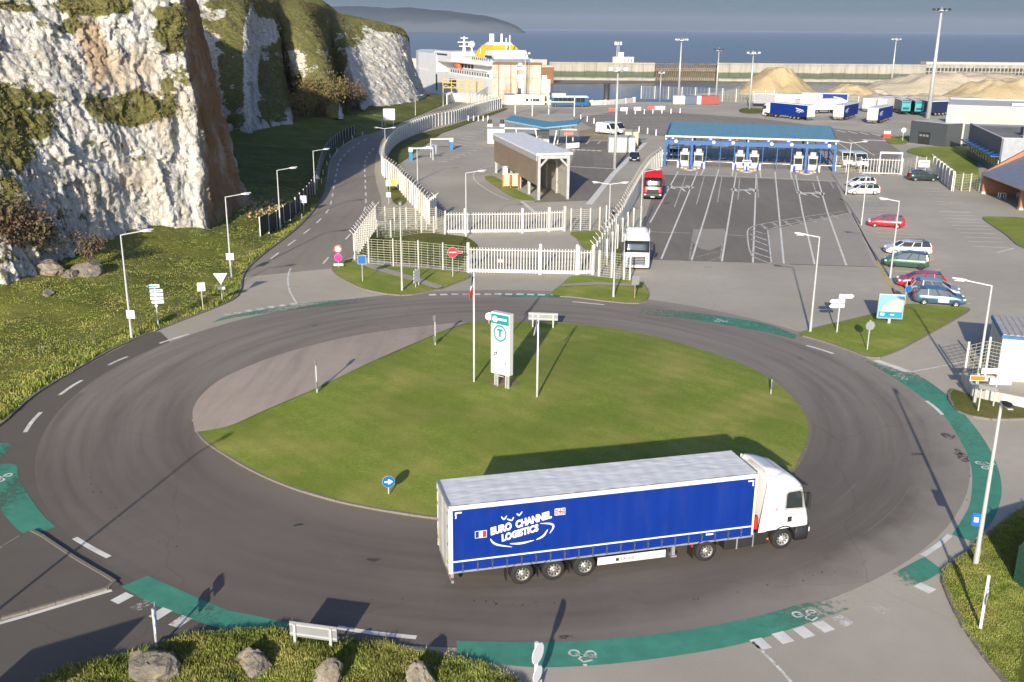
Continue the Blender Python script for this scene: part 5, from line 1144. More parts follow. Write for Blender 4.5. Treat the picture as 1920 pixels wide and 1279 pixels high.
MB().bx(-.35, .35, -.04, .04, .14, 1.2).build('plinth', M_DEC, b); MB().bx(-.7, .7, -.06, .02, 1.2, 1.7).build('panel', M_DEC, b); MB().bx(-.6, .6, -.075, -.062, 1.33, 1.57).build('red_panel', pm('sign_red', (.75, .05, .06), .5), b)

# ================================================================== louvred scanner shed
S0, S1, S2 = G(1009.5, 375), G(1064.7, 374), G(975, 353)
ax = (S2 - S0).normalized(); syaw = math.atan2(-ax.x, ax.y); wd = (S1 - S0).length; Hs = HT(S0, 291); ln = 27.
shed = thing('louvred_shed', 'tall open shed with white roof and brown louvred side over the inspection lane', 'shed', S0, syaw)
M_SHW = pm('shed_steel', (.50, .50, .48), .5, .2, grime=.15); M_LOUV = pm('louvre_brown', (.30, .23, .165), .7); M_SROOF = pm('shed_roof_white', (.88, .88, .86), .5); M_PANEL = pm('panel_cream', (.46, .44, .38), .7, grime=.3)
bays = 5
for i in range(bays + 1):
    y = ln * i / bays
    for x in (0, wd): MB().bx(x - .18, x + .18, y - .18, y + .18, 0, Hs).build('column', M_SHW, shed)
    MB().bx(-.18, wd + .18, y - .15, y + .15, Hs - .5, Hs - .05).build('portal_beam', M_SHW, shed)
    for x, s_ in ((0, 1), (wd, -1)): MB().bar((x + s_ * .05, y, Hs - 1.6), (x + s_ * 1.1, y, Hs - .5), .25, .25).build('haunch', M_SHW, shed)
MB().add([(-.5, -.4, Hs), (wd + .5, -.4, Hs + .05), (wd + .5, ln + .4, Hs + .05), (-.5, ln + .4, Hs), (-.5, -.4, Hs + .25), (wd + .5, -.4, Hs + .3), (wd + .5, ln + .4, Hs + .3), (-.5, ln + .4, Hs + .25)], [(3, 2, 1, 0), (4, 5, 6, 7), (0, 1, 5, 4), (1, 2, 6, 5), (2, 3, 7, 6), (3, 0, 4, 7)]).build('roof', M_SROOF, shed)
MB().bx(-.45, -.3, -.3, ln + .3, Hs - .75, Hs + .02).build('fascia', M_SHW, shed)
for i in range(15): z = Hs - .9 - i * .215; MB().bar((-.3, 0, z), (-.3, ln, z), .06, .17).build('louvre', M_LOUV, shed)
MB().bx(-.24, -.22, .1, ln, Hs - 4.1, Hs - .75).build('louvre_backing', M_CHAS, shed)
for i in range(bays):
    y = ln * i / bays; MB().bx(wd + .05, wd + .15, y + .2, y + ln / bays - .2, .1, Hs - .2).build('wall_panel', M_PANEL, shed)
    for z in (1.6, 3.6): MB().bx(wd - .05, wd + .05, y + .2, y + ln / bays - .2, z - .1, z + .1).build('rail', M_SHW, shed)

# ================================================================== butterfly canopy and cabins
V0 = AT(1021, 239, 196); M_BFB = pm('butterfly_roof_blue', (.13, .33, .46), .5, var=.06)
bf = thing('butterfly_canopy', 'blue butterfly roofed canopy on white posts in the inspection yard', 'canopy', (V0.x, V0.y, 0), R(-8)); zv = V0.z
def slab4(a, b, c, d, t): return MB().add([a, b, c, d] + [(p[0], p[1], p[2] - t) for p in (a, b, c, d)], [(0, 1, 2, 3), (7, 6, 5, 4), (0, 4, 5, 1), (1, 5, 6, 2), (2, 6, 7, 3), (3, 7, 4, 0)])
slab4((0, 0, zv), (-8.2, 3.2, zv + 1.0), (-8.2, 14, zv + 1.0), (0, 12, zv), .25).build('roof_wing', M_BFB, bf); slab4((.02, 0, zv), (6.2, 0, zv + .75), (6.2, 12, zv + .75), (.02, 12, zv), .25).build('roof_wing', M_BFB, bf)
for x, y, dx in ((-1.2, 2, -2.2), (1.5, 2, 1.8), (-1.2, 10, -2.2), (1.5, 10, 1.8), (-6.5, 8, 0), (4.8, 8, 0)): MB().bar((x, y, 0), (x + dx * .4, y, zv - .2), .22, .22).build('post', M_FW, bf)
MB().bx(-8, 6, 1.9, 2.1, zv - .6, zv - .35).build('cross_beam', M_FW, bf)
M_CAB = pm('cabin_white', (.58, .58, .54), .6, grime=.2); M_CBEI = pm('cabin_cream', (.62, .55, .36), .6)
def cabin(name, label, p, yaw, sx, sy, h, mat, door=True, win=1, roof=None, extras=0):
    c = thing(name, label, 'cabin', p, yaw); MB().bx(0, sx, 0, sy, .12, h).build('walls', mat, c); MB().bx(-.06, sx + .06, -.06, sy + .06, h, h + .14).build('roof', roof or mat, c)
    for x in (.15, sx - .15):
        for y in (.15, sy - .15): MB().bx(x - .12, x + .12, y - .12, y + .12, 0, .12).build('foot', M_CHAS, c)
    if door: MB().bx(sx * .38, sx * .38 + .9, -.03, .0, .15, 2.15).build('door', pm('door_yellow', (.62, .50, .16), .6) if door == 2 else M_GREY, c)
    for i in range(win): w_ = MB().bx(sx * .65 + i * 1.6, sx * .65 + i * 1.6 + 1., -.03, 0, 1.0, 1.9).build('window', M_GLASS, c); MB().bx(sx * .65 + i * 1.6 - .05, sx * .65 + i * 1.6 + 1.05, -.05, -.03, .94, 1.0).build('sill', M_GREY, c)
    for i in range(extras): x = .4 + i * (sx - .9); MB().cyl((x, sy * .9, h), (x, sy * .9, h + 1.5), .16, n=8).build('flue', M_BLK, c); MB().cyl((x + .45, sy * .9, h), (x + .45, sy * .9, h + 1.5), .16, n=8).build('flue', M_BLK, c); MB().bx(x - .3, x + .75, sy * .75, sy, h + .14, h + .7).build('flue_base', mat, c)
    return c
cabin('site_cabin', 'white cabin with yellow door and black flues beside the hatched lane', G(914, 271), R(3), 3.4, 6.0, 2.9, M_CAB, 2, 0, None, 2)
cabin('site_cabin', 'white control cabin under the butterfly canopy', G(1009, 270), R(3), 2.2, 3.0, 2.5, M_CAB, 1, 0)
cabin('site_cabin', 'long white double cabin beside the tall lighting mast', G(1141, 287), R(-2), 4.9, 5.0, 2.7, M_CAB, 0, 0)
cabin('site_cabin', 'cream cabin behind the white double cabin', G(1171, 277), R(-2), 2.6, 5.0, 2.9, M_CBEI, 0, 0)
def arm_barrier(label, base, tip, post):
    b, t_ = G(*base), G(*tip); d = t_ - b; c = thing('height_barrier', label, 'barrier', b, math.atan2(d.y, d.x), 'height barriers'); L_ = d.length
    MB().bx(-.3, .3, -.25, .25, .0, 1.5).build('base', pm('barrier_blue', (.05, .26, .50), .5), c, bevel=.03); MB().bx(-.3, L_, -.12, .12, 1.95, 2.2).build('arm', M_FW, c); MB().bx(-.35, .35, -.3, .3, 1.5, 2.25).build('head', M_FW, c); MB().cyl((L_, 0, 0), (L_, 0, 2.2), .08, n=8).build('rest_post', M_FW, c)
arm_barrier('white barrier arm on blue base, left of the two in the yard', (770, 301), (812, 300), 0); arm_barrier('white barrier arm on blue base, right of the two in the yard', (846, 281), (808, 282), 0)
c = thing('shield_panel', 'curved white panel standing between the two barrier arms', 'panel', G(808, 297), R(75)); MB().loft([[(x, .25 * math.sin(x * .9), z), (x, .25 * math.sin(x * .9) + .08, z)] + [(x, .25 * math.sin(x * .9) + .04, z)] for x in np.linspace(0, 3, 2) for z in (.2,)][:2]).build('foot_rail', M_FW, c)
for i in range(5): MB().bx(i * .75, i * .75 + .74, .15 * math.sin(i * .7), .15 * math.sin(i * .7) + .07, .1, 2.3 - .15 * abs(i - 2)).build('panel', M_DEC, c)
c = thing('inspection_frame', 'orange framed cabinet with cream doors on the grass by the louvred shed', 'cabinet', G(943, 354), R(5)); M_OR = pm('frame_orange', (.52, .17, .06), .6)
for x in (0, 1.1, 2.3):
    for y in (0, .7): MB().bx(x - .06, x + .06, y - .06, y + .06, 0, 2.1).build('frame_post', M_OR, c)
for x in (.1, 1.3): MB().bx(x, x + .85, .05, .65, .35, 1.95).build('cabinet_body', pm('cabinet_cream', (.66, .58, .32), .6), c)
MB().bx(-.1, 2.4, -.1, .8, 2.05, 2.15).build('roof', M_FW, c); MB().bx(.1, .7, .1, .7, 2.15, 2.9).build('top_unit', M_FW, c); MB().cyl((.4, .4, 2.9), (.4, .4, 3.2), .3, n=10).build('beacon', M_FW, c)

# ================================================================== right-hand buildings
M_BEIGE = N('clad_beige'); k = M_BEIGE; wv_ = k.n('ShaderNodeTexWave', wave_type='BANDS', bands_direction='X'); wv_.inputs['Scale'].default_value = 1.6; k.l(k.pos(world=False), wv_.inputs['Vector'])
k.col(k.mix(k.rng(k.noise(.25, 4, k.pos(world=False)), .3, .7, 0, 1), (.50, .475, .42), (.56, .535, .475))); k.set(.55); k.bump(wv_.outputs['Fac'], .5, .05); M_BEIGE = k.m
M_DGREY = pm('clad_dark_grey', (.075, .085, .090), .5, var=.08); M_BLGREY = pm('clad_blue_grey', (.10, .115, .145), .5, var=.06); M_FLAT = pm('flat_roof', (.22, .21, .20), .9, var=.2, vs=.3); M_ROOFW = pm('roof_pale', (.58, .57, .54), .6, var=.08)
W0 = G(1768, 272.5); W1 = G(1800, 274); wy = math.atan2((W1 - W0).y, (W1 - W0).x); Hw = HT(W0, 198)
wh = thing('warehouse', 'big pale beige metal clad warehouse behind the grey annexe', 'building', W0, wy)
LW, DW = 60, 24
MB().bx(0, LW, 0, .25, 0, Hw).build('front_wall', M_BEIGE, wh); MB().bx(0, .25, .25, DW, 0, Hw).build('side_wall', M_BEIGE, wh); MB().bx(0, LW, DW, DW + .25, 0, Hw).build('rear_wall', M_BEIGE, wh); MB().bx(LW, LW + .2, 0, DW, 0, Hw).build('side_wall', M_BEIGE, wh)
MB().bx(.05, LW, .05, DW, Hw - .3, Hw - .1).build('roof', M_ROOFW, wh)
for x0_, y0_ in ((-.03, -.05), (-.03, DW + .05)): MB().bx(-.05, LW, y0_, y0_ + .3, Hw, Hw + .18).build('parapet_cap', M_ROOFW, wh)
MB().bx(-.06, .3, .3, DW, Hw, Hw + .18).build('parapet_cap', M_ROOFW, wh)
MB().bx(3.6, 4.6, -.06, -.01, 0, Hw * .56).build('dark_panel', M_DGREY, wh); MB().cyl((0, -.12, .2), (0, -.12, Hw), .10, n=8).build('downpipe', pm('pipe_pale_blue', (.45, .58, .66), .5), wh)
for x in (12, 15.5, 24): MB().bx(x, x + 2.6, 8, 10, Hw - .1, Hw + .35).build('rooflight', M_DEC, wh)
N0 = G(1704, 267.5); N1 = G(1744, 272.5); ny = math.atan2((N1 - N0).y, (N1 - N0).x); Hn = HT(N0, 226); LN = (N1 - N0).length
an = thing('annexe', 'low dark grey annexe with a roller door at the warehouse corner', 'building', N0, ny)
MB().bx(0, LN + 3.6, 0, 10, 0, Hn).build('walls', M_DGREY, an); MB().bx(.3, LN + 3.3, .3, 9.7, Hn, Hn + .05).build('roof', M_ROOFW, an)
d_ = MB().bx(LN * .42, LN * .95, -.05, -.01, .1, Hn * .52).build('roller_door', M_CHAS, an)
for i in range(3): MB().bx(LN * .47 + i * LN * .15, LN * .47 + i * LN * .15 + LN * .11, -.07, -.05, 1.6, 2.0).build('door_pane', M_GREY, d_)
MB().bx(LN * .40, LN * .97, -.08, -.02, Hn * .52, Hn * .55).build('lintel', M_BLK, an)
# blue-grey office
O0 = G(1811, 291); Ho = HT(O0, 232); lo_, hi_ = 60., O0.y
for _ in range(50):
    m_ = (lo_ + hi_) / 2
    if AT(1879, 259.5, m_).z > Ho: lo_ = m_
    else: hi_ = m_
O1 = AT(1879, 259.5, hi_); O1.z = 0; od = O1 - O0; oy = math.atan2(od.y, od.x); LO = od.length
of = thing('office_block', 'blue grey clad office with a blue sun shade above its window band', 'building', O0, oy)
# local x runs towards the camera, +y to the right of the facade
DO = 14
MB().bx(0, LO, 0, .3, 2.4, Ho).build('front_wall', M_BLGREY, of); MB().bx(0, LO, 0, .28, 0, 1.0).build('base_wall', M_BLGREY, of); MB().bx(LO - .3, LO, .3, DO, 0, Ho).build('end_wall', pm('clad_light_grey', (.36, .38, .40), .5), of); MB().bx(0, .3, .3, DO, 0, Ho).build('end_wall', M_BLGREY, of); MB().bx(0, LO, DO, DO + .3, 0, Ho).build('rear_wall', M_BLGREY, of)
MB().bx(.3, LO - .3, .3, DO, Ho - .45, Ho - .3).build('roof', M_FLAT, of)
for a_, b_, c_, d__ in ((-.05, LO + .05, -.06, .34), (-.05, LO + .05, DO - .04, DO + .36), ): MB().bx(a_, b_, c_, d__, Ho, Ho + .12).build('parapet_cap', M_ROOFW, of)
MB().bx(LO - .36, LO + .06, .34, DO - .04, Ho, Ho + .12).build('parapet_cap', M_ROOFW, of)
MB().bx(LO * .62, LO * .70, DO * .35, DO * .75, Ho - .3, Ho + 1.1).build('plant_unit', M_BLGREY, of); MB().bx(LO * .75, LO * .83, DO * .3, DO * .5, Ho - .3, Ho).build('hatch', M_ROOFW, of)
nw = 12
for i in range(nw):
    x0_, x1_ = .6 + (LO - 1.2) * i / nw, .6 + (LO - 1.2) * (i + .9) / nw; w_ = MB().bx(x0_, x1_, .10, .16, 1.0, 2.4).build('window', M_GLASS, of); MB().bx(x1_, x1_ + (LO - 1.2) * .1 / nw, .02, .2, 1.0, 2.4).build('mullion', M_GREY, w_)
MB().bx(.2, LO - .2, -1.3, 0, 2.75, 2.95).build('sun_shade', M_TBLUE, of)
for i in range(9): x = .4 + (LO - .8) * i / 8; MB().bar((x, 0, 3.3), (x, -1.25, 2.95), .06, .06).build('shade_bracket', M_TBLUE, of)
# brick building with lean-to porch
Q0 = G(1838.5, 362.5); by_ = R(-62)
# porch local frame: x along the porch front (towards the camera), y into the building
k = N('brick'); br = k.n('ShaderNodeTexBrick'); br.inputs['Scale'].default_value = 4; br.inputs['Color1'].default_value = (.46, .20, .09, 1); br.inputs['Color2'].default_value = (.38, .15, .07, 1); br.inputs['Mortar'].default_value = (.42, .36, .28, 1); br.inputs['Mortar Size'].default_value = .015; br.inputs['Brick Width'].default_value = .9; br.inputs['Row Height'].default_value = .3
sw = k.n('ShaderNodeSeparateXYZ'); k.l(k.tc.outputs['Object'], sw.inputs[0]); cb = k.n('ShaderNodeCombineXYZ'); k.l(k.math('ADD', sw.outputs[0], sw.outputs[1]), cb.inputs[0]); k.l(sw.outputs[2], cb.inputs[1]); k.l(cb.outputs[0], br.inputs['Vector'])
k.col(k.mix(k.rng(k.noise(.8, 4), .3, .7, 0, .35), br.outputs['Color'], (.33, .17, .10))); k.set(.9); M_BRICK = k.m
Fx = G(1916, 400); 
pf = AT(1916, 353.6, 100); zE = 2.75
E0 = Vector((Q0.x, Q0.y, zE)); lo_, hi_ = 60., Q0.y
for _ in range(50):
    m_ = (lo_ + hi_) / 2
    if AT(1916, 354, m_).z > zE: lo_ = m_
    else: hi_ = m_
E1 = AT(1916, 354, hi_); E1.z = 0; bd = E1 - Q0; by_ = math.atan2(bd.y, bd.x); LB = bd.length
bk = thing('brick_building', 'red brick building with grey lean-to porch at the right edge', 'building', Q0, by_)
PD, HB = 5.5, 6.2; LT = LB + 14
MB().prism([(0, 0), (PD, 0), (PD + 8, 0), (PD + 8, HB + .3), (PD, HB + .3), (-.15, zE + .25), (-.15, zE - .25), (0, zE - .25)], 0, .5, 'x').build('end_wall', M_BRICK, bk)
for z, ya, yb in ((3.6, 1.5, 5.4), (4.6, 3.0, 5.4), (5.5, 4.4, 5.4)): MB().bx(-.02, .0, ya, yb, z, z + .09).build('stone_band', M_CONCP, bk)
for x in (0, LB * .98, LT - .6): MB().bx(x, x + .6, -.05, .55, .35, zE - .1).build('pier', M_BRICK, bk); 
for x in (0, LB * .98, LT - .6): MB().bx(x - .04, x + .64, -.09, .59, 0, .35).build('pier_foot', M_CONCP, bk)
MB().add([(.5, -.4, zE), (LT, -.4, zE), (LT, PD, HB - .6), (.5, PD, HB - .6), (.5, -.4, zE + .15), (LT, -.4, zE + .15), (LT, PD, HB - .45), (.5, PD, HB - .45)], [(0, 1, 2, 3), (4, 7, 6, 5), (0, 4, 5, 1), (1, 5, 6, 2), (2, 6, 7, 3), (3, 7, 4, 0)]).build('porch_roof', pm('zinc_roof', (.30, .32, .36), .45, .3), bk)
MB().bx(.5, LT, -.5, -.35, zE - .02, zE + .22).build('fascia', M_GREY, bk)
MB().bx(.5, LT, PD, PD + .4, 0, HB + 1.2).build('upper_wall', M_BLGREY, bk); MB().bx(.5, LT, PD + .4, PD + 8, HB + .4, HB + .7).build('roof', M_FLAT, bk); MB().bx(.45, LT, PD - .06, PD + .45, HB + 1.2, HB + 1.35).build('parapet_cap', M_ROOFW, bk)
for i in range(9): x = 1.8 + i * 1.55; w_ = MB().bx(x, x + .65, PD - .04, PD - .005, HB - .35, HB + .75).build('window', M_GLASS, bk); MB().bx(x - .05, x + .7, PD - .08, PD - .03, HB - .42, HB - .35).build('sill', M_GREY, bk)
MB().bx(LB * .80, LB * .95, PD - .05, PD - .01, .1, 2.4).build('door', M_TBLUE, bk); MB().bx(LB * .2, LB * .55, PD - .05, PD - .01, 1.0, 2.2).build('window', M_GLASS, bk)
def chair(label, p, rz):
    c = thing('garden_chair', label, 'chair', p, rz, 'white garden chairs'); MB().bx(-.25, .25, -.25, .25, .40, .45).build('seat', M_DEC, c); MB().bx(-.25, .25, .22, .27, .45, .9).build('backrest', M_DEC, c)
    for x in (-.22, .22):
        for y in (-.22, .22): MB().bx(x - .025, x + .025, y - .025, y + .025, 0, .4).build('leg', M_DEC, c)
def table(label, p, rz):
    c = thing('garden_table', label, 'table', p, rz); MB().bx(-.45, .45, -.45, .45, .70, .75).build('top', M_DEC, c, bevel=.02)
    for x in (-.38, .38):
        for y in (-.38, .38): MB().bx(x - .04, x + .04, y - .04, y + .04, 0, .7).build('leg', M_DEC, c)
Mq = Matrix.Rotation(by_, 3, 'Z')
table('white plastic table in the brick porch', Q0 + Mq @ Vector((4.2, 1.4, 0)), by_); chair('white plastic chair standing deeper in the brick porch', Q0 + Mq @ Vector((4.6, 3.6, 0)), by_ + 2.2); 

# ================================================================== kiosk by the roundabout
K0 = G(1868, 712); kyaw = R(-17)
ks = thing('white_kiosk', 'white panel kiosk with blue eaves band at the right edge', 'building', K0, kyaw)
hk = 2.9; MB().bx(0, 8, 0, 5, 0, hk).build('walls', M_CAB, ks); MB().bx(-.08, 8.1, -.08, 5.1, hk, hk + .22).build('eaves_band', pm('kiosk_blue', (.04, .15, .33), .5), ks)
for i in range(20): MB().bx(.0 + i * .4, .0 + i * .4 + .22, .05, 4.95, hk + .22, hk + .27).build('roof_rib', pm('kiosk_roof', (.50, .46, .43), .6), ks)
MB().bx(.02, 7.98, .02, 4.98, hk + .2, hk + .235).build('roof', MAT['kiosk_roof'], ks)
sh_ = MB().bx(.35, 1.55, -.05, -.01, 1.0, 2.3).build('shutter', M_BOOTH, ks)
for i in range(9): MB().bx(.38 + i * .13, .44 + i * .13, -.08, -.05, 1.0, 2.3).build('shutter_bar', M_FW, sh_)
MB().bx(2.6, 3.5, -.06, -.01, .1, 2.1).build('door', M_DEC, ks); MB().disc((2.8, -.08, 1.75), .12, (0, 1, 0), .02).build('round_notice', pm('notice_blue', (.03, .12, .45), .5), ks); MB().bx(3.7, 4.3, -.04, -.01, 1.5, 1.6).bx(3.7, 4.3, -.04, -.01, 1.3, 1.4).build('notice_strip', M_CHAS, ks)
lw = thing('garden_wall', 'low cream wall with mesh screen in front of the white kiosk', 'wall', G(1806, 718), 0)
g0 = G(1806, 718); segs_ = [(G(1804, 714), G(1822, 744)), (G(1822, 744), G(1846, 751)), (G(1846, 751), G(1925, 768))]
for a, b in segs_:
    e = b - a; MB().bx(0, e.length, -.1, .1, 0, .75).build('wall_block', M_PCON, lw, loc=a - g0, rz=math.atan2(e.y, e.x))
for a, b in ((G(1806, 716), G(1846, 706)), (G(1846, 706), G(1870, 712))):
    e = b - a; inst('mesh_panel', _pm[('mesh', 2.6, '')], lw, a - g0, math.atan2(e.y, e.x), sc=(e.length, 1, 1.0)); MB().bx(-.06, .06, -.06, .06, 0, 2.8).build('post', M_FW, lw, loc=a - g0)
# green mesh court at the right edge
gc = thing('court_fence', 'dark green mesh court fence at the bottom right edge', 'fence', G(1898, 1105), 0); k = N('green_mesh'); k.col((.03, .10, .06)); k.set(.7); ck = k.noise(30, 1, k.pos(world=False)); k.l(k.rng(ck, .35, .5, .55, .95), k.b.inputs['Alpha']); MGM = k.m; c0 = G(1898, 1105)
gp_ = [c0, c0 + Vector((1.2, 1.4, 0)), c0 + Vector((3.2, 2.4, 0)), c0 + Vector((6, 3, 0))]; gp2 = [c0, c0 + Vector((.3, -1.6, 0)), c0 + Vector((1.0, -3.4, 0)), c0 + Vector((2.4, -5, 0))]
for P_ in (gp_, gp2):
    for a, b in zip(P_, P_[1:]):
        e = b - a; MB().bx(0, e.length, -.01, .01, .05, 2.0).build('mesh_panel', MGM, gc, loc=a - c0, rz=math.atan2(e.y, e.x)); MB().cyl((0, 0, 0), (0, 0, 2.1), .04, n=8).build('post', pm('court_post', (.02, .09, .05), .6), gc, loc=a - c0)
# ================================================================== verges and markings
def island_lawn(name, px, kerb=True, mat=None, z=.11, n=4, smooth_=True):
    pts = smooth(GP(px), n, True) if smooth_ else GP(px)
    o = domed(name, pts, mat or M_LAWN, z, .05, 4)
    if kerb: kerbs([p.copy() for p in pts], o, True, 0, .85)
    return o
island_lawn('grass_verge', [(623, 504), (632, 494), (650, 490), (663, 487), (690, 497), (740, 502), (790, 505), (835, 509), (876, 513), (878, 522), (850, 533), (826, 543), (800, 548), (762, 555), (725, 552), (683, 543), (652, 529), (631, 516)])
sheet('footpath', GP([(655, 491), (668, 491), (720, 506), (790, 527), (832, 541), (820, 546), (770, 530), (700, 509)]), .215, M_PATH)
island_lawn('grass_verge', [(1035, 554), (1056, 534), (1078, 518), (1130, 522), (1187, 527), (1205, 534), (1214, 546), (1216, 556), (1208, 567), (1187, 570), (1129, 565), (1077, 558)])
sheet('footpath', GP([(1056, 537), (1120, 533), (1192, 537), (1195, 541), (1120, 538), (1052, 541)]), .215, M_PATH)
island_lawn('grass_verge', [(697, 486), (668, 478), (690, 452), (708, 434), (740, 433), (800, 433), (838, 440), (872, 445), (890, 455), (896, 466), (880, 480), (860, 500), (830, 500), (780, 495), (740, 492)], False, M_ROUGH, .06)
island_lawn('grass_verge', [(1071, 437), (1120, 434), (1134, 432), (1122, 450), (1108, 470), (1096, 467), (1084, 450)], True)
island_lawn('grass_verge', [(1150, 480), (1168, 455), (1180, 440), (1203, 430), (1206, 436), (1192, 448), (1178, 470), (1165, 490), (1160, 500)], False, M_ROUGH, .06)
island_lawn('grass_verge', [(909, 334), (923, 331), (943, 342), (970, 358), (1000, 373), (996, 378), (969, 374), (948, 362), (926, 347)])
island_lawn('grass_verge', [(1498, 627), (1540, 614), (1574, 606), (1630, 593), (1660, 582), (1686, 574), (1715, 572), (1761, 576), (1816, 579), (1808, 590), (1759, 618), (1712, 644), (1682, 660), (1653, 671), (1635, 673), (1616, 667), (1581, 654), (1539, 640), (1505, 631)], True, None, .11, 2)
island_lawn('grass_verge', [(1779, 740), (1786, 732), (1797, 735), (1822, 745), (1846, 752), (1930, 769), (1960, 778), (1930, 786), (1864, 788), (1826, 783), (1798, 773), (1782, 755)], True, M_ROUGH)
island_lawn('grass_verge', [(1700, 285), (1720, 277), (1760, 276), (1812, 277), (1812, 291), (1830, 305), (1836, 330), (1838, 355), (1800, 356), (1788, 350), (1750, 318), (1735, 296)], False)
island_lawn('grass_verge', [(1660, 262), (1668, 257), (1703, 258), (1704, 266), (1690, 272), (1672, 271)], True)
island_lawn('grass_verge', [(1843, 410), (1870, 408), (1925, 411), (1960, 430), (1960, 470), (1915, 464), (1885, 440)], True)
island_lawn('grass_verge', [(735, 330), (750, 345), (765, 368), (755, 385), (740, 382), (733, 370), (722, 335)], False, M_ROUGH, .05)
for pts in ([(740, 275), (760, 262), (790, 250), (843, 236), (888, 221), (935, 207), (945, 203), (950, 206), (900, 224), (850, 241), (800, 256), (768, 270), (745, 286), (735, 300), (733, 318), (726, 318), (726, 298)],): island_lawn('grass_verge', pts, False, M_ROUGH, .05)
island_lawn('grass_verge', [(1395, 203), (1440, 205), (1430, 212), (1400, 213), (1385, 209)], False, M_ROUGH, .05)
sheet('dirt_patch', GP([(1082, 246), (1115, 240), (1150, 252), (1142, 262), (1090, 262)]), .006, pm('sandy_dirt', (.36, .29, .17), .95, var=.2, vs=.8))
sheet('bare_patch', GP([(918, 730), (935, 724), (965, 731), (974, 736), (950, 741), (922, 740)]), .62, M_SOIL)
# foreground verges
fg_px = [(70, 1290), (180, 1251), (290, 1217), (400, 1195), (470, 1187), (560, 1190), (640, 1203), (800, 1225), (900, 1250), (970, 1285), (980, 1420), (500, 1500), (60, 1420)]
fg = domed('grass_verge', smooth(GP(fg_px), 5, True), M_ROUGH, .10, .10, 5); kerbs(smooth(GP(fg_px[:10]), 5), fg)
rg_px = [(1896, 1295), (1840, 1225), (1800, 1165), (1775, 1112), (1768, 1085), (1780, 1065), (1810, 1045), (1840, 1020), (1880, 985), (1935, 952), (2100, 900), (2250, 1100), (2250, 1400), (1980, 1400)]
rgo = domed('grass_verge', smooth(GP(rg_px), 5, True), M_ROUGH, .12, .25, 5); kerbs(smooth(GP(rg_px[:11]), 5), rgo, False, 0, 1.1)
# splitter island on the left
spx = [(60, 998), (100, 1022), (150, 1055), (222, 1098), (200, 1106), (110, 1132), (-20, 1168), (-150, 1190), (-150, 1090), (-20, 1040), (30, 1014)]
spl = sheet('splitter_island', smooth(GP(spx), 3, True), .09, M_ARM); kerbs(smooth(GP(spx), 3, True), spl, True)
for a, b in (((62, 992), (235, 1098)),): curve_line([(58, 1000), (110, 1030), (170, 1068), (228, 1102)], .24, .1)
curve_line([(62, 996), (20, 1020), (-20, 1042)], .2, .2)
# approach road marks
lp = smooth(GP([(505, 488), (511, 483), (538, 462), (565, 442), (586, 425), (603, 409), (614, 396), (620, 383), (623, 369), (625, 357), (627, 345), (629, 334), (631, 324), (633, 314), (635, 305), (641, 296), (648, 289), (655, 282), (664, 275), (674, 268), (685, 262), (697, 257)]), 6); dashes(lp, 3, 3.5, .2, road, .1, start=.5)
cp = smooth(GP([(604, 497), (625, 472), (645, 452), (661, 434), (672, 417), (680, 401), (685, 388), (686, 375), (686, 363), (685, 350), (685, 338), (684, 327), (684, 308), (685.5, 300), (689, 291.5), (696, 284), (703, 277)]), 6); dashes(cp, 3, 3.2, .22, road, .1, start=.5)
def seg(*L, w=.16, wear=.2, sc=1., ox=0, oy=0, par=None, name='painted_line'):
    for a, b in L: line((ox + a[0] / sc, oy + a[1] / sc), (ox + b[0] / sc, oy + b[1] / sc), w, par or ground, wear, name)
T8 = dict(sc=4.264, ox=1180, oy=200)
seg(((165, 930), (390, 520)), ((255, 1220), (545, 520)), ((497, 1230), (615, 850)), ((615, 850), (715, 500)), ((740, 1238), (855, 530)), ((988, 1248), (1015, 540)), ((1235, 1255), (1180, 680)), ((1180, 680), (1165, 520)), ((1482, 1262), (1385, 850)), ((1385, 850), (1330, 545)), ((1735, 1270), (1585, 850)), ((1585, 850), (1500, 555)), w=.2, wear=.12, par=toll_apron, **T8)
seg(((360, 805), (450, 560)), ((537, 780), (600, 555)), ((705, 765), (740, 560)), ((868, 745), (882, 570)), ((1033, 725), (1020, 570)), ((1340, 690), (1310, 580)), ((1488, 670), (1465, 610)), ((1635, 655), (1605, 600)), w=.13, wear=.35, par=toll_apron, **T8)
seg(((570, 548), (600, 495)), ((820, 558), (832, 500)), ((1052, 570), (1045, 515)), ((1300, 578), (1288, 520)), w=.2, wear=.1, par=slab, **T8)
seg(((275, 540), (700, 552)), ((700, 552), (1180, 572)), ((1180, 572), (1650, 600)), w=.25, wear=.2, par=toll_apron, **T8)
seg(((120, 1000), (490, 1012)), ((785, 1025), (930, 1035)), w=.14, wear=.3, par=toll_apron, **T8)
for P_ in ([(980, 1195), (955, 1120), (945, 1000), (975, 965), (1030, 945), (1110, 930), (1400, 880), (1740, 835)], [(1100, 985), (1300, 935), (1560, 890), (1760, 850)], [(1105, 990), (1120, 1100), (1135, 1250)], [(980, 1195), (1060, 1230), (1135, 1255)]):
    ribbon('painted_line', resample(smooth(GP([(1180 + x / 4.264, 200 + y / 4.264) for x, y in P_]), 8), .6), .15, .016, M_WHITE, toll_apron, .3)
seg(*[((a, b), (c, d)) for a, b, c, d in ((975, 985, 1090, 1020), (960, 1020, 1100, 1070), (970, 1060, 1105, 1110), (975, 1110, 1115, 1160), (975, 1160, 1125, 1210))], w=.25, wear=.35, par=toll_apron, **T8)
seg(*[((x, 940 - (x - 1050) * .135), (x + 55, 985 - (x - 1050) * .155)) for x in range(1050, 1680, 95)], w=.5, wear=.45, par=toll_apron, **T8)
seg(((500, 1090), (480, 1220)), ((745, 1090), (725, 1225)), ((530, 1205), (720, 1155)), ((600, 1250), (720, 1205)), w=.15, wear=.45, par=toll_apron, **T8)
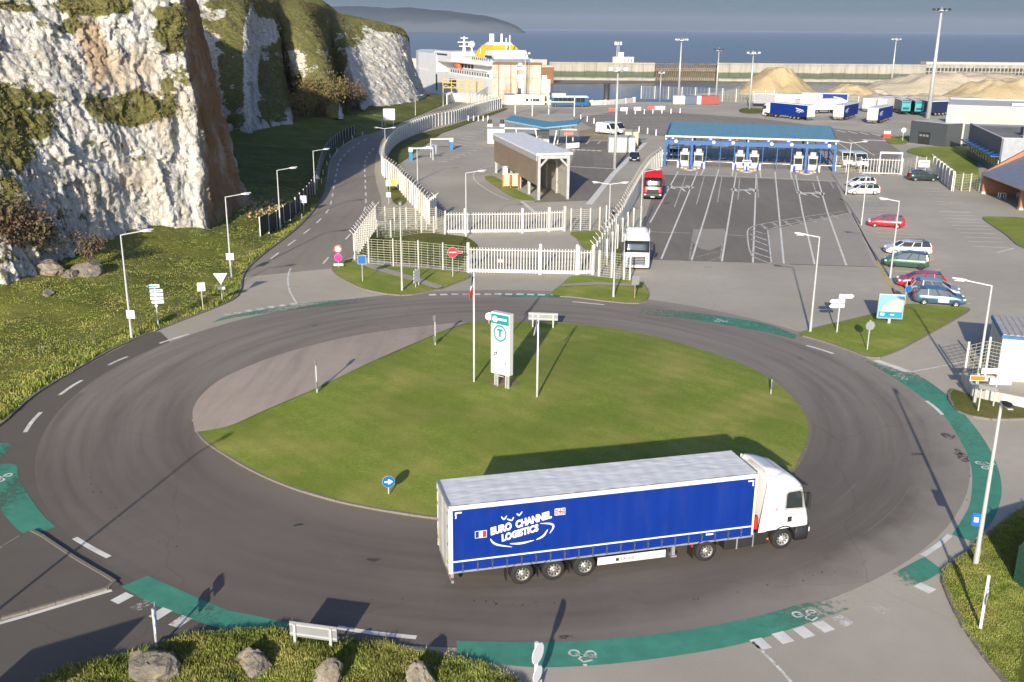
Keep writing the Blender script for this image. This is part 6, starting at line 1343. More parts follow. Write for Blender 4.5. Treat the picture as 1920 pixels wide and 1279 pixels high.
for x, y in ((410, 645), (920, 667), (1450, 692)):
    c = G(1180 + x / 4.264, 200 + y / 4.264)
    for s_ in (-1, 1):
        ribbon('painted_arrow', [c, c + Vector((s_ * 1.1, 0, 0))], .9, .016, M_WHITE, toll_apron, .15)
        patch('painted_arrow', [c + Vector((s_ * 1.0, -2.2, 0)), c + Vector((s_ * 2.1, 0, 0)), c + Vector((s_ * 1.0, 2.2, 0))], .016, M_WHITE, toll_apron, .15)
    ribbon('painted_arrow', [c + Vector((0, -4, 0)), c], .3, .0165, M_WHITE, toll_apron, .15)
# parking bays
Z2 = dict(sc=4.264, ox=1480, oy=400)
seg(*[((a, b), (c, d)) for a, b, c, d in ((700, 155, 990, 170), (712, 185, 1020, 200), (730, 220, 1050, 235), (750, 250, 960, 258), (770, 285, 830, 290), (850, 462, 1240, 492), (1120, 372, 1155, 373), (1130, 408, 1180, 410), (1150, 448, 1210, 452), (920, 540, 1020, 525), (1260, 562, 1305, 566), (1290, 612, 1345, 616), (1320, 665, 1390, 670), (1340, 718, 1445, 724), (610, 10, 700, 12), (620, 45, 700, 50))], w=.16, wear=.2, **Z2)
seg(*[((a, b), (c, d)) for a, b, c, d in ((1190, -10, 1450, -5), (1220, 15, 1480, 20), (1240, 40, 1515, 50), (1270, 68, 1550, 80), (1300, 95, 1585, 105), (1340, 125, 1620, 130), (1370, 155, 1650, 163), (1400, 190, 1690, 200), (1430, 225, 1720, 232), (1465, 263, 1755, 278), (1660, 315, 1795, 280))], w=.18, wear=.18, **Z2)
seg(*[((a, b), (c, d)) for a, b, c, d in ((760, 880, 930, 882), (790, 905, 970, 915), (820, 935, 990, 942), (850, 965, 1020, 975), (880, 995, 1060, 1005), (920, 1022, 1110, 1012), (930, 1080, 1190, 1088), (260, 1070, 480, 1075), (280, 1105, 500, 1112), (300, 1145, 420, 1148))], w=.16, wear=.22, sc=4.567, ox=1560, oy=160)
patch('painted_bay', GP([(1608, 377), (1662, 380), (1666, 389), (1612, 388)]), .016, M_BLUEP, ground, .6)
ribbon('painted_line', resample(smooth(GP([(1644, 490), (1654, 505), (1664, 523), (1672, 540)]), 6), .5), .35, .016, M_YELP, ground, .2)
seg(((500, 0), (700, 380)), ((820, 600), (842, 655)), ((0, 408), (700, 430)), w=.14, wear=.1, name='drain_slot', **Z2)
for o in [o for o in COL.objects if o.name.startswith('drain_slot')]: o.data.materials[0] = M_CHAS
# yard marks
Y7 = dict(sc=4.5675, ox=860, oy=180)
seg(((540, 905), (690, 1030)), ((955, 605), (1330, 625)), w=.5, wear=.15, **Y7)
ribbon('painted_line', resample(smooth(GP([(860 + x / 4.5675, 180 + y / 4.5675) for x, y in ((380, 575), (200, 620), (125, 680), (180, 760), (330, 850), (440, 895))]), 6), .5), .16, .016, M_WHITE, ground, .25)
seg(((1115, 930), (1330, 660)), ((1330, 660), (1600, 400)), w=.9, wear=.1, **Y7)
for i in range(10): x = 800 + i * 43; seg(((x, 448 + i * 2), (x + 22, 456 + i * 2)), w=1.1, wear=.1, **Y7)
seg(((1040, 380), (1590, 400)), ((1120, 385), (1090, 412)), ((1215, 388), (1190, 412)), w=.25, wear=.2, **Y7)
seg(*[((1150 + i * 3, 520 + i * 14), (1330 - i * 3, 522 + i * 14)) for i in range(6)], w=.16, wear=.3, **Y7)
S1z = dict(sc=6.4, ox=700, oy=190)
for i in range(9): seg(((1340 - i * 48, 270 + i * 30), (1440 - i * 40, 268 + i * 33)), w=.5, wear=.25, **S1z)
for i in range(7):
    x, y = 1310 - i * 70, 565 + i * 27; ribbon('painted_arrow', [G(700 + (x - 110) / 6.4, 190 + (y + 3) / 6.4), G(700 + (x - 30) / 6.4, 190 + (y - 4) / 6.4), G(700 + x / 6.4, 190 + (y + 6) / 6.4)], .45, .016, M_WHITE, ground, .3)
for P_ in ([(470, 620), (520, 550), (640, 470), (820, 370)], [(720, 560), (800, 480), (960, 390), (1160, 290)], [(470, 820), (640, 740), (900, 620), (1080, 520)]): ribbon('painted_line', resample(smooth(GP([(700 + x / 6.4, 190 + y / 6.4) for x, y in P_]), 6), .8), .2, .016, M_WHITE, ground, .5)
for i in range(11): seg(((1092 + i * 15, 219 + i * 3.1), (1250 + i * 11, 221 + i * 3.0)), w=.22, wear=.25)
for i in range(4): seg(((1568 + i * 22, 244 + i * 2.2), (1585 + i * 22, 248.5 + i * 2.2)), w=.5, wear=.1)
for i in range(6): seg(((1620 + i * 8.6, 261.5 + i * .3), (1626 + i * 8.6, 264 + i * .3)), w=1.1, wear=.1)
seg(((1562, 262), (1612, 295)), ((1592, 262), (1640, 292)), ((1555, 285), (1700, 290)), w=.25, wear=.2)
seg(((1020, 199), (1090, 203)), ((1090, 203), (1192, 196)), ((1010, 216), (1180, 214)), w=.5, wear=.2)

# oil marks and drips on the ring
k = N('oil_mark'); k.col((.035, .032, .030)); k.set(.5, 0, .4); k.l(k.rng(k.noise(4, 5), .38, .55, 0, .5), k.b.inputs['Alpha']); M_OIL = k.m
rsd = np.random.RandomState(8)
for u, v, a_, b_ in ((1778, 818, .38, .30), (1720, 852, .42, .12), (1796, 846, .16, .3), (1803, 857, .4, .35), (1060, 1195, .3, .08), (560, 985, .25, .1), (700, 1050, .3, .1)):
    c = G(u, v); patch('oil_mark', [c + Vector((a_ * math.cos(t) * rsd.uniform(.6, 1.2), b_ * 2 * math.sin(t) * rsd.uniform(.6, 1.2), 0)) for t in np.linspace(0, 2 * PI, 14, endpoint=False)], .012, M_OIL, road, 0.)
dr = MB()
for P_ in ([(160, 850), (160, 885), (190, 930), (245, 975), (300, 1010), (350, 1030)], [(700, 1125), (850, 1128), (1000, 1133), (1150, 1134), (1300, 1122), (1450, 1100), (1600, 1065)], [(1812, 865), (1816, 890), (1816, 915), (1808, 945)]):
    for p in resample(smooth(GP(P_), 8), .32):
        if rsd.rand() < .45:
            r_ = rsd.uniform(.015, .06); q = p + Vector((rsd.normal(0, .12), rsd.normal(0, .12), 0)); dr.add([(q.x + r_ * math.cos(t), q.y + 1.6 * r_ * math.sin(t), .0125) for t in np.linspace(0, 2 * PI, 6, endpoint=False)], [tuple(range(6))])
o = dr.build('oil_drips', M_OIL, road); o['kind'] = 'stuff'
# ================================================================== lamps
M_POLE = pm('pole_galvanised', (.60, .61, .58), .45, .3, var=.06); M_LHEAD = pm('luminaire_grey', (.55, .56, .56), .4, .2); M_LENS = pm('lamp_lens', (.75, .76, .74), .2)
def lamp(label, base, vtop, az=0., double=False, arm=1.5, group='street lamps', h=None, r=.085, tilt=.12, head=None):
    b = G(*base) if not isinstance(base, Vector) else base; h = h or HT(b, vtop)
    l = thing('street_lamp', label, 'lamp', b, R(az), group)
    MB().cyl((0, 0, 0), (0, 0, 1.0), r * 1.25, r * 1.2, 10).build('base_sleeve', M_POLE, l); MB().cyl((0, 0, 1.0), (0, 0, h), r, r * .6, 10).build('pole', M_POLE, l)
    for sd in ((1, -1) if double else (1,)):
        a_ = MB().bar((0, 0, h - .03), (sd * arm, 0, h + arm * tilt), .07, .07).build('arm', M_POLE, l)
        hd = MB().loft([[(sd * (arm - .1), -.09, h + arm * tilt - .03), (sd * (arm - .1), .09, h + arm * tilt - .03), (sd * (arm - .1), .07, h + arm * tilt + .06), (sd * (arm - .1), -.07, h + arm * tilt + .06)], [(sd * (arm + .3), -.17, h + (arm + .3) * tilt - .04), (sd * (arm + .3), .17, h + (arm + .3) * tilt - .04), (sd * (arm + .3), .12, h + (arm + .3) * tilt + .09), (sd * (arm + .3), -.12, h + (arm + .3) * tilt + .09)], [(sd * (arm + .75), -.10, h + (arm + .7) * tilt - .02), (sd * (arm + .75), .10, h + (arm + .7) * tilt - .02), (sd * (arm + .75), .06, h + (arm + .7) * tilt + .05), (sd * (arm + .75), -.06, h + (arm + .7) * tilt + .05)]]).build('luminaire', head or M_LHEAD, l)
        MB().bx(min(sd * (arm + .05), sd * (arm + .6)), max(sd * (arm + .05), sd * (arm + .6)), -.10, .10, h + arm * tilt - .07, h + arm * tilt - .035).build('lens', M_LENS, hd)
    return l
def bankP(u, v):
    p = G(u, v)
    for _ in range(6): p = G(u, v, bank_z(p.x, p.y) - .05)
    return p
l1 = lamp('street lamp on the grass bank nearest the roundabout, left', bankP(247, 634), 440, 20); lamp('street lamp on the bank with a square white plate, second from left', bankP(434, 522), 369, 20)
lamp('street lamp behind the end of the dark screen fence', bankP(526, 430), 319, 20); lamp('street lamp beside the triangular sign on the approach road', bankP(591, 366), 283, 20)
p_ = bankP(247, 634); 
tag(MB().bx(-.05, .55, -.14, -.10, 0, .62).build('notice_plate', M_DEC, None, loc=p_ + Vector((-.1, 0, 1.55))), 'white square plate on the lamp nearest the roundabout', 'plate'); p_ = bankP(434, 522); tag(MB().bx(-.3, .4, -.14, -.10, 0, .62).build('notice_plate', M_DEC, None, loc=p_ + Vector((0, 0, 1.75))), 'white square plate on the second lamp of the bank', 'plate')
lamp('lamp on the small verge left of the front gate', (754, 547), 388, 95, arm=.8); lamp('lamp on the small verge right of the front gate', (1150, 559), 408, 95, arm=.9, head=M_CHAS)
lamp('lamp inside the compound left of the louvred shed', (874, 444), 324, 10); lamp('lamp in the yard behind the curving wall', (783, 340), 278, 10); lamp('twin armed lamp between the rear gate and lane fence', (1141, 440), 345, 0, True, 1.3); lamp('lamp beside the lane fence near the red tractor unit', (1200, 443), 322, 20)
lamp('lamp at the left tip of the map board lawn', (1519, 624), 444, 170, arm=1.1); lamp('lamp between toll lanes and the parked cars', (1669, 521), 377, 170, arm=1.1); lamp('tall lamp in front of the white kiosk', (1826, 757), 535, 160, arm=1.5, r=.1)
lamp('tall lamp on the right foreground verge with a blue cycle plate', (1828, 1066), 752, -95, arm=.35, r=.10, head=M_CHAS)
lamp('twin armed lamp beside the toll canopy', (1586, 365), 268, 0, True, 1.6); lamp('lamp beside the white estate cars', (1615, 422), 330, 100, arm=.8)
lamp('twin armed lamp outside the curve of the perimeter wall', bankP(717, 252), 217, 0, True, 1.2); lamp('twin armed lamp at the bend of the perimeter wall', (723, 297), 241, 0, True, 1.2); lamp('lamp on the far bank near the white face', bankP(779, 217), 180, 20); lamp('lamp on the far bank at the cliff end', bankP(831, 200), 176, 20); lamp('lamp beside the far wall near the ferry', (876, 195), 168, 20)
b_ = G(375, 846) - Vector((sdir.x, sdir.y, 0)).normalized() * 8.3 / math.tan(R(SUN_EL)); lamp('street lamp beyond the left foreground', b_, 0, 60, h=8.3)
pl_ = G(1828, 1066); c = thing('cycle_plate', 'blue cycle route plate fixed to the right foreground lamp', 'sign', pl_ + Vector((0, 0, 2.0)), R(-20)); MB().bx(-.42, -.08, -.03, .0, 0, .62).build('panel', pm('sign_blue', (.02, .13, .50), .4), c); MB().bx(-.34, -.16, -.04, -.031, .2, .42).build('pictogram', M_DEC, c); MB().bx(-.1, .08, -.02, .02, .1, .5).build('bracket', M_POLE, c)
def mast(label, base, vtop, r=.35, hw=1.6, heads=6, dark=False):
    b = G(*base); h = HT(b, vtop); m = thing('floodlight_mast', label, 'mast', b, 0, 'tall floodlight masts'); MB().cyl((0, 0, 0), (0, 0, h), r, r * .45, 14).build('pole', M_POLE, m, True)
    MB().cyl((0, 0, h - .1), (0, 0, h + .12), hw * .8, hw * .8, 16).build('head_ring', M_LHEAD, m)
    for i in range(heads):
        a = 2 * PI * i / heads; MB().bx(-.35, .35, -.2, .2, 0, .5).build('floodlight', M_CHAS if dark else M_LHEAD, m, loc=(hw * math.cos(a), hw * math.sin(a), h + .05), rz=a)
    MB().cyl((0, 0, h), (0, 0, h + 1.0), .06, n=6).build('spike', M_POLE, m); return m
mast('very tall pale floodlight mast with dark lamps beside the lorry park', (1740, 222), 20, .62, 2.0, 8, True); mast('floodlight mast on the quay before the sand heaps, right', (1670, 167), 75, .4, 1.6); mast('floodlight mast on the quay edge before the timber pier', (1272, 185), 76, .4, 1.8); mast('slim floodlight mast right of the red container', (1342, 190), 95, .3, 1.2, 4, True); mast('flat headed floodlight mast beside the sand heap', (1405, 205), 101, .3, 1.6, 4); mast('tall lighting mast beside the long white double cabin', (1152, 317), 133, .28, 1.2, 4); mast('small lighting mast by the quay gate', (1237, 190), 138, .2, .8, 3); mast('lighting mast beside the linkspan and white ticket office', (984, 197), 102, .25, 1.1, 4)

# ================================================================== signs
M_SIGNBK = pm('sign_back_grey', (.33, .34, .33), .5, .3, var=.08); M_SBLUE = pm('sign_face_blue', (.01, .13, .40), .4, var=.04); M_SRED = pm('sign_face_red', (.66, .03, .04), .4); M_MAG = pm('sign_face_magenta', (.60, .03, .30), .4); M_SORG = pm('sign_face_orange', (.68, .21, .01), .45); M_SYEL = pm('sign_face_yellow', (.88, .66, .02), .45); M_PALEB = pm('sign_face_pale_blue', (.55, .66, .80), .4)
def post_sign(label, base, vtop, items, yaw=0., r=.04, post=None, name='road_sign', cat='sign', h=None, group=None):
    """items: (shape, x, z (from the top, m), w, h, face material, back material)"""
    b = base if isinstance(base, Vector) else G(*base); h = h or HT(b, vtop); s_ = thing(name, label, cat, b, R(yaw), group); MB().cyl((0, .03, 0), (0, .03, h), r, n=8).build('post', post or M_POLE, s_)
    for sh, x, dz, w, hh, fm, bm in items:
        z = h - dz
        if sh == 'disc':
            p = MB().disc((x, -.03, z), w / 2, (0, 1, 0), .02, 22).build('sign_plate', bm, s_); MB().disc((x, -.042, z), w / 2 * .98, (0, 1, 0), .006, 22).build('face', fm, p)
        elif sh == 'ring':
            p = MB().disc((x, -.03, z), w / 2, (0, 1, 0), .02, 22).build('sign_plate', bm, s_); MB().disc((x, -.042, z), w / 2 * .98, (0, 1, 0), .006, 22).build('face', fm, p); MB().disc((x, -.048, z), w / 2 * .72, (0, 1, 0), .006, 22).build('inner_face', M_DEC, p)
        elif sh in ('arrow', 'arrowl'):
            sg = 1 if sh == 'arrow' else -1; pts = [(x - sg * w / 2, z - hh / 2), (x + sg * (w / 2 - hh / 2), z - hh / 2), (x + sg * w / 2, z), (x + sg * (w / 2 - hh / 2), z + hh / 2), (x - sg * w / 2, z + hh / 2)]
            p = MB().prism(pts, -.04, -.01, 'y').build('sign_plate', bm, s_); q = [(x + (a - x) * .965, z + (b2 - z) * .84) for a, b2 in pts]; MB().prism(q, -.046, -.041, 'y').build('face', fm, p)
        elif sh == 'tri':
            p = MB().prism([(x - w / 2, z + hh / 2), (x + w / 2, z + hh / 2), (x, z - hh / 2)], -.04, -.01, 'y').build('sign_plate', bm, s_); MB().prism([(x - w * .44, z + hh * .46), (x + w * .44, z + hh * .46), (x, z - hh * .40)], -.046, -.041, 'y').build('face', fm, p)
        elif sh == 'triup':
            p = MB().prism([(x - w / 2, z - hh / 2), (x + w / 2, z - hh / 2), (x, z + hh / 2)], -.04, -.01, 'y').build('sign_plate', bm, s_); MB().prism([(x - w * .42, z - hh * .45), (x + w * .42, z - hh * .45), (x, z + hh * .38)], -.046, -.041, 'y').build('face', fm, p)
        elif sh == 'oct':
            p = MB().cyl((x, -.04, z), (x, -.01, z), w / 2, n=8).build('sign_plate', bm, s_); MB().cyl((x, -.047, z), (x, -.041, z), w / 2 * .96, n=8).build('face', fm, p)
        else:
            p = MB().bx(x - w / 2, x + w / 2, -.04, -.01, z - hh / 2, z + hh / 2).build('sign_plate', bm, s_); MB().bx(x - w / 2 + .02, x + w / 2 - .02, -.046, -.041, z - hh / 2 + .02, z + hh / 2 - .02).build('face', fm, p)
    return s_
iz = Vector((0, 0, .35))
s_ = post_sign('round blue keep right arrow sign on the lawn beside the lorry', G(729, 926, .3), 893, [('disc', 0, .28, .62, 0, M_SBLUE, M_DEC)], 12)
f_ = [c for c in s_.children if c.name.startswith('sign_plate')][0]; hz = [v.co.z for v in f_.data.vertices]; zc = (max(hz) + min(hz)) / 2
MB().bx(-.2, .08, -.055, -.046, zc - .04, zc + .04).build('arrow_shaft', M_DEC, f_); MB().prism([(.02, zc - .15), (.22, zc), (.02, zc + .15), (-.04, zc + .09), (.05, zc), (-.04, zc - .09)], -.056, -.047, 'y').build('arrow_head', M_DEC, f_)
for lb, b, t in (('grey backed double sign post on the concrete apron edge, nearer', (594, 740), 672), ('grey backed double sign post on the concrete apron edge, farther', (815.5, 649), 592)): post_sign(lb, G(*b, .25), t, [('disc', 0, .22, .5, 0, M_SIGNBK, M_SIGNBK), ('disc', 0, 1.75, .5, 0, M_SIGNBK, M_SIGNBK)], -65, .05)
post_sign('small round white backed sign behind the totem', G(917, 607, .15), 586, [('disc', 0, .3, .62, 0, M_DEC, M_DEC)], 5)
post_sign('small round sign seen edge on at the right of the lawn', G(1446, 739, .15), 712, [('disc', 0, .35, .62, 0, M_SIGNBK, M_SIGNBK)], 62)
def board(label, bl, br, vtop, hpan, mat, name='guide_sign', yaw_extra=0, z=0, legs=2, ribs=True, face=None):
    a, b = G(*bl, z), G(*br, z); d = b - a; L_ = d.length; h = HT(a, vtop); s_ = thing(name, label, 'sign', a, math.atan2(d.y, d.x))
    for x in ((0, L_) if legs == 2 else (L_ / 2,)): MB().bx(x - .05, x + .05, -.05, .05, 0, h - .05).build('leg', M_POLE, s_)
    p = MB().bx(-.35, L_ + .35, .055, .09, h - hpan, h).build('panel', mat, s_)
    if ribs:
        for zz in (.2, .8): MB().bx(-.35, L_ + .35, .03, .055, h - hpan * zz - .03, h - hpan * zz + .03).build('rib', M_POLE, p)
    if face: MB().bx(-.3, L_ + .3, .091, .1, h - hpan + .04, h - .04).build('face', face, p)
    return s_
board('grey back of a guide sign at the far edge of the lawn', (999, 614), (1037, 615.5), 586, .62, M_SIGNBK, z=.15)
ga, gb = G(541, 1166, 1.2), G(630, 1178, 1.2); gd = gb - ga; gl = gd.length; gsn = thing('guide_sign', 'grey back of a guide sign on the bottom foreground verge', 'sign', (ga.x, ga.y, 0), math.atan2(gd.y, gd.x))
for x in (gl * .12, gl * .88): MB().bx(x - .05, x + .05, -.05, .05, 0, 1.15).build('leg', M_POLE, gsn)
p_ = MB().bx(0, gl, .055, .09, .58, 1.2).build('panel', M_SIGNBK, gsn)
for zz in (.70, 1.08): MB().bx(0, gl, .03, .055, zz - .03, zz + .03).build('rib', M_POLE, p_)
board('white square board on two legs on the far grass bank', (722, 238), (738, 238), 204, 2.6, M_DEC, ribs=False)
ps = post_sign('post with five blue and white direction arrows on the grass bank', bankP(297, 613), 533, [('arrowl', -.1, .15, .95, .28, M_PALEB, M_DEC), ('rect', .1, .52, .95, .24, M_PALEB, M_DEC), ('rect', .1, .82, .95, .22, M_DEC, M_PALEB), ('rect', .1, 1.10, .95, .22, M_DEC, M_PALEB), ('arrowl', .12, 1.40, .95, .24, M_DEC, M_PALEB), ('disc', 0, 1.68, .22, 0, M_DEC, M_DEC)], 12, .06)
for zz, xx in ((-.15, -.1), (-.52, .1)): MB().bx(xx - .35, xx + .3, -.052, -.047, zz - .03, zz + .03).build('lettering_stroke', M_SBLUE, ps, loc=(0, 0, HT(bankP(297, 613), 533)))
post_sign('small square white sign on the grass bank', bankP(381, 583), 530, [('rect', 0, .35, .62, .7, M_DEC, M_DEC)], 15); post_sign('give way triangle with white plate on the grass bank', bankP(417, 566), 513, [('tri', 0, .45, 1.15, .95, M_DEC, M_DEC), ('rect', 0, 1.25, .62, .22, M_DEC, M_DEC)], 10)
post_sign('red ringed disc above a magenta disc beside the approach road', (635, 503), 459, [('ring', 0, .42, .75, 0, M_SRED, M_DEC), ('disc', 0, 1.25, .75, 0, M_MAG, M_DEC), ('rect', 0, 1.95, .9, .22, M_DEC, M_DEC)], 5)
post_sign('small blue square sign on the left gate verge', (680, 530), 479, [('rect', 0, .4, .75, .8, M_SBLUE, M_DEC)], 5); post_sign('red no entry disc beside the front gate', (849, 522), 464, [('disc', 0, .45, .95, 0, M_SRED, M_DEC), ('rect', 0, .45, .7, .14, M_DEC, M_DEC), ('rect', .65, .45, .55, .22, M_SRED, M_DEC)], 5)
s_ = post_sign('bundle of direction signs seen edge on at the left verge', (780, 541), 504, [('arrow', .2, .2 + i * .3, 1.4, .24, M_DEC, M_DEC) for i in range(4)], 72); MB().cyl((.7, .03, 0), (.7, .03, 2.0), .05, n=8).build('post', M_POLE, s_)
post_sign('grey backed sign on a brown post right of the front gate', (1190, 561), 517, [('rect', 0, .4, .7, .8, M_SIGNBK, M_SIGNBK)], 20, .05, pm('post_rusty', (.35, .25, .15), .7))
post_sign('post with three white direction arrows by the map board', (1569, 626), 551, [('arrow', .45, .2, 1.2, .32, M_DEC, M_DEC), ('arrowl', -.25, .58, 1.2, .32, M_DEC, M_DEC), ('arrowl', -.25, .95, 1.2, .28, M_DEC, M_DEC)], 5, .06); post_sign('round grey backed stop sign on the map board lawn', (1626, 658), 600, [('oct', 0, .42, .72, 0, M_SIGNBK, M_SIGNBK)], 5)
post_sign('round blue sign in front of the silver car', (1696, 574), 526, [('disc', .15, .75, .62, 0, M_SBLUE, M_DEC)], 10)
mb_ = thing('map_board', 'tilted map board with pale blue panel on one leg', 'sign', G(1666, 609), R(-9)); hb_ = HT(G(1666, 609), 551)
MB().bx(-.09, .09, -.05, .05, 0, hb_ - 1.75).build('leg', M_DEC, mb_); p_ = MB().bx(-1.0, 1.0, -.10, .10, hb_ - 2.05, hb_).build('frame', M_GREY, mb_, bevel=.05); MB().bx(-.9, .9, -.115, -.101, hb_ - 1.95, hb_ - .1).build('map_sheet', pm('map_blue', (.20, .44, .56), .4, var=.05), p_)
MB().prism([(-.75, hb_ - 1.35), (-.55, hb_ - .95), (-.2, hb_ - .6), (.3, hb_ - .35), (.85, hb_ - .3), (.85, hb_ - 1.4), (-.75, hb_ - 1.42)], -.121, -.116, 'y').build('map_land', pm('map_cream', (.52, .49, .42), .5), p_); MB().bx(-.88, .88, -.124, -.117, hb_ - 1.93, hb_ - 1.45).build('map_title_band', pm('map_teal', (.02, .26, .40), .4), p_); MB().bx(-.75, -.45, -.13, -.1245, hb_ - 1.75, hb_ - 1.55).build('lettering_stroke', M_DEC, p_); MB().bx(.0, .3, -.13, -.1245, hb_ - 1.7, hb_ - 1.62).build('lettering_stroke', M_DEC, p_)
# signs by the kiosk
s_ = post_sign('orange detour arrow on the lamp in front of the white kiosk', G(1826, 757) + Vector((.0, -.16, 0)), 0, [('arrow', .42, .2, 1.95, .34, M_SORG, M_DEC)], -3, .03, h=1.95); f_ = [c for c in s_.children if c.name.startswith('sign_plate')][0]; MB().bx(.35, .62, -.055, -.047, 1.62, 1.88).build('emblem_panel', M_DEC, f_)
post_sign('long white direction arrow beside the orange detour sign', (1862, 765), 690, [('arrow', -.05, .2, 2.0, .36, M_DEC, M_DEC), ('rect', .2, .85, 1.3, .45, M_DEC, M_DEC)], -3, .05)
s_ = post_sign('grey backed direction arrow seen from behind by the kiosk', (1833, 774), 722, [('arrow', .45, .1, 1.2, .3, M_SIGNBK, pm('sign_edge_brown', (.25, .17, .10), .6))], -40, .05)
post_sign('white post with a sign seen edge on at the right foreground', (1838, 1187), 1079, [('disc', .0, .95, .62, 0, M_SIGNBK, M_SIGNBK), ('rect', 0, .6, .35, .16, M_DEC, M_DEC)], 62, .06, M_DEC)
b_ = G(1006, 1300); post_sign('round white backed sign on a white post at the bottom edge', b_, 1205, [('disc', 0, .42, .78, 0, M_DEC, M_DEC), ('disc', 0, 1.25, .62, 0, M_DEC, M_DEC), ('rect', 0, 1.9, .6, .5, M_DEC, M_DEC)], 58, .07, M_DEC)
b_ = G(296, 1219); post_sign('white arrow sign seen edge on beside the foreground boulder', b_, 1141, [('arrow', .1, .2, 1.2, .3, M_DEC, M_PALEB), ('arrow', .1, .6, 1.2, .3, M_DEC, M_PALEB)], 108, .05)
post_sign('triangular warning sign beside the approach road lamp', bankP(595, 357), 325, [('triup', 0, .4, .9, .8, M_DEC, M_SIGNBK)], 10); post_sign('white square sign in front of the dark screen fence', bankP(570, 399), 367, [('rect', 0, .45, .75, .9, M_DEC, M_DEC)], 10)
post_sign('white and yellow notice sign beside the perimeter wall', (731, 362), 337, [('rect', -.2, .45, .65, .9, M_DEC, M_DEC), ('rect', .45, .4, .65, .95, M_SYEL, M_DEC)], 5); post_sign('small white shield sign beside the mesh fence corner', (729, 383), 361, [('rect', 0, .3, .6, .6, M_DEC, M_DEC)], 5)
post_sign('round white sign at the start of the grey annexe lawn', (1692, 265), 240, [('disc', 0, .45, 1.0, 0, M_DEC, M_DEC)], 0, .07); post_sign('round white sign by the far quay road', (889, 190), 177, [('disc', 0, .5, 1.1, 0, M_DEC, M_DEC)], 0, .07)
nb = thing('notice_board', 'white notice board on the mesh fence behind the dark off-roader', 'sign', G(1730, 325) + Vector((0, -.1, 1.0)), R(-3)); MB().bx(-.9, .9, -.03, 0, 0, 1.1).build('panel', M_DEC, nb); MB().bx(-.7, .7, -.04, -.031, .75, .9).build('lettering_stroke', M_CHAS, nb)
nb = thing('gate_plate', 'small pink plate on the front sliding gate pickets', 'sign', G(939, 513) + Vector((0, -.12, 1.1)), R(0)); MB().bx(-.3, .3, -.03, 0, 0, .32).build('panel', pm('plate_pink', (.75, .40, .40), .5), nb); MB().bx(-.24, .24, -.036, -.031, .12, .2).build('lettering_stroke', M_DEC, nb)
dl = MB().cyl((0, 0, 0), (0, 0, .8), .06, n=8).mesh('delineator', M_DEC)
for i, (u, v) in enumerate(((566, 414), (603, 345), (606, 328), (613, 311), (619, 297), (632, 285), (644, 272), (661, 262), (680, 254))):
    o = inst('delineator', dl, None, bankP(u, v)); tag(o, ('short white delineator post before the white square sign' if i == 0 else 'short white delineator post in the line below the dark screen fence'), 'post', 'delineator posts on the bank')
# totem
TA, TB = G(931, 725, .5), G(965, 733.5, .5); td = TB - TA; tyw = math.atan2(td.y, td.x); tw = td.length * .8 + .30; hT = HT(TA, 584)
tt = thing('totem_sign', 'tall white terminal totem with teal header and ringed letter T', 'sign', TA, tyw); M_TTEAL = pm('totem_teal', (.015, .27, .28), .4, var=.04); M_LINE = pm('print_grey', (.55, .55, .56), .5)
for x in (-.1, .08, tw - .68, tw - .5): MB().bx(x - .05, x + .05, -.05, .05, 0, 1.6).build('leg', M_POLE, tt)
p_ = MB().bx(-.3, tw - .3, -.22, .22, .95, hT).build('panel_box', M_WTR, tt, bevel=.03); cxp = tw / 2 - .3
MB().bx(-.26, tw - .34, -.235, -.222, hT - .72, hT - .1).build('header_band', M_TTEAL, p_); MB().disc((-.3 + tw * .24, -.24, hT - .42), .2, (0, 1, 0), .01).build('round_logo', M_DEC, p_); MB().bx(-.3 + tw * .42, tw * .86 - .3, -.243, -.236, hT - .46, hT - .32).build('lettering_stroke', M_DEC, p_)
rg = MB(); n = 28; rg.loft([[(cxp + r * math.cos(2 * PI * i / n), y, hT - 1.3 + r * 1.08 * math.sin(2 * PI * i / n)) for i in range(n)] for r, y in ((.50, -.228), (.50, -.236), (.40, -.236), (.40, -.228))], cap=False); rg.build('letter_ring', M_TTEAL, p_)
lettering('T', .8, M_TTEAL, p_, (cxp, -.232, hT - 1.3), (PI / 2, 0, 0), fit_w=.42, fit_h=.52, bold=.05)
for dz, w in ((2.08, 1.0), (2.28, .6), (3.3, .5), (3.55, .7), (3.95, .65), (4.1, .6)): MB().bx(cxp - w / 2, cxp + w / 2, -.228, -.222, hT - dz - .025, hT - dz + .025).build('lettering_stroke', M_LINE, p_)
MB().prism([(cxp - .5, hT - 2.85), (cxp - .25, hT - 2.75), (cxp - .18, hT - 2.5), (cxp - .42, hT - 2.58)], -.230, -.222, 'y').build('badge', M_CHAS, p_); MB().prism([(cxp - .40, hT - 2.76), (cxp - .28, hT - 2.70), (cxp - .27, hT - 2.60), (cxp - .38, hT - 2.63)], -.236, -.231, 'y').build('badge_hole', M_DEC, p_); MB().bx(cxp, cxp + .5, -.228, -.222, hT - 2.72, hT - 2.66).build('lettering_stroke', M_LINE, p_); MB().disc((cxp + .42, -.226, 1.75), .05, (0, 1, 0), .01).build('lock', M_CHAS, p_)
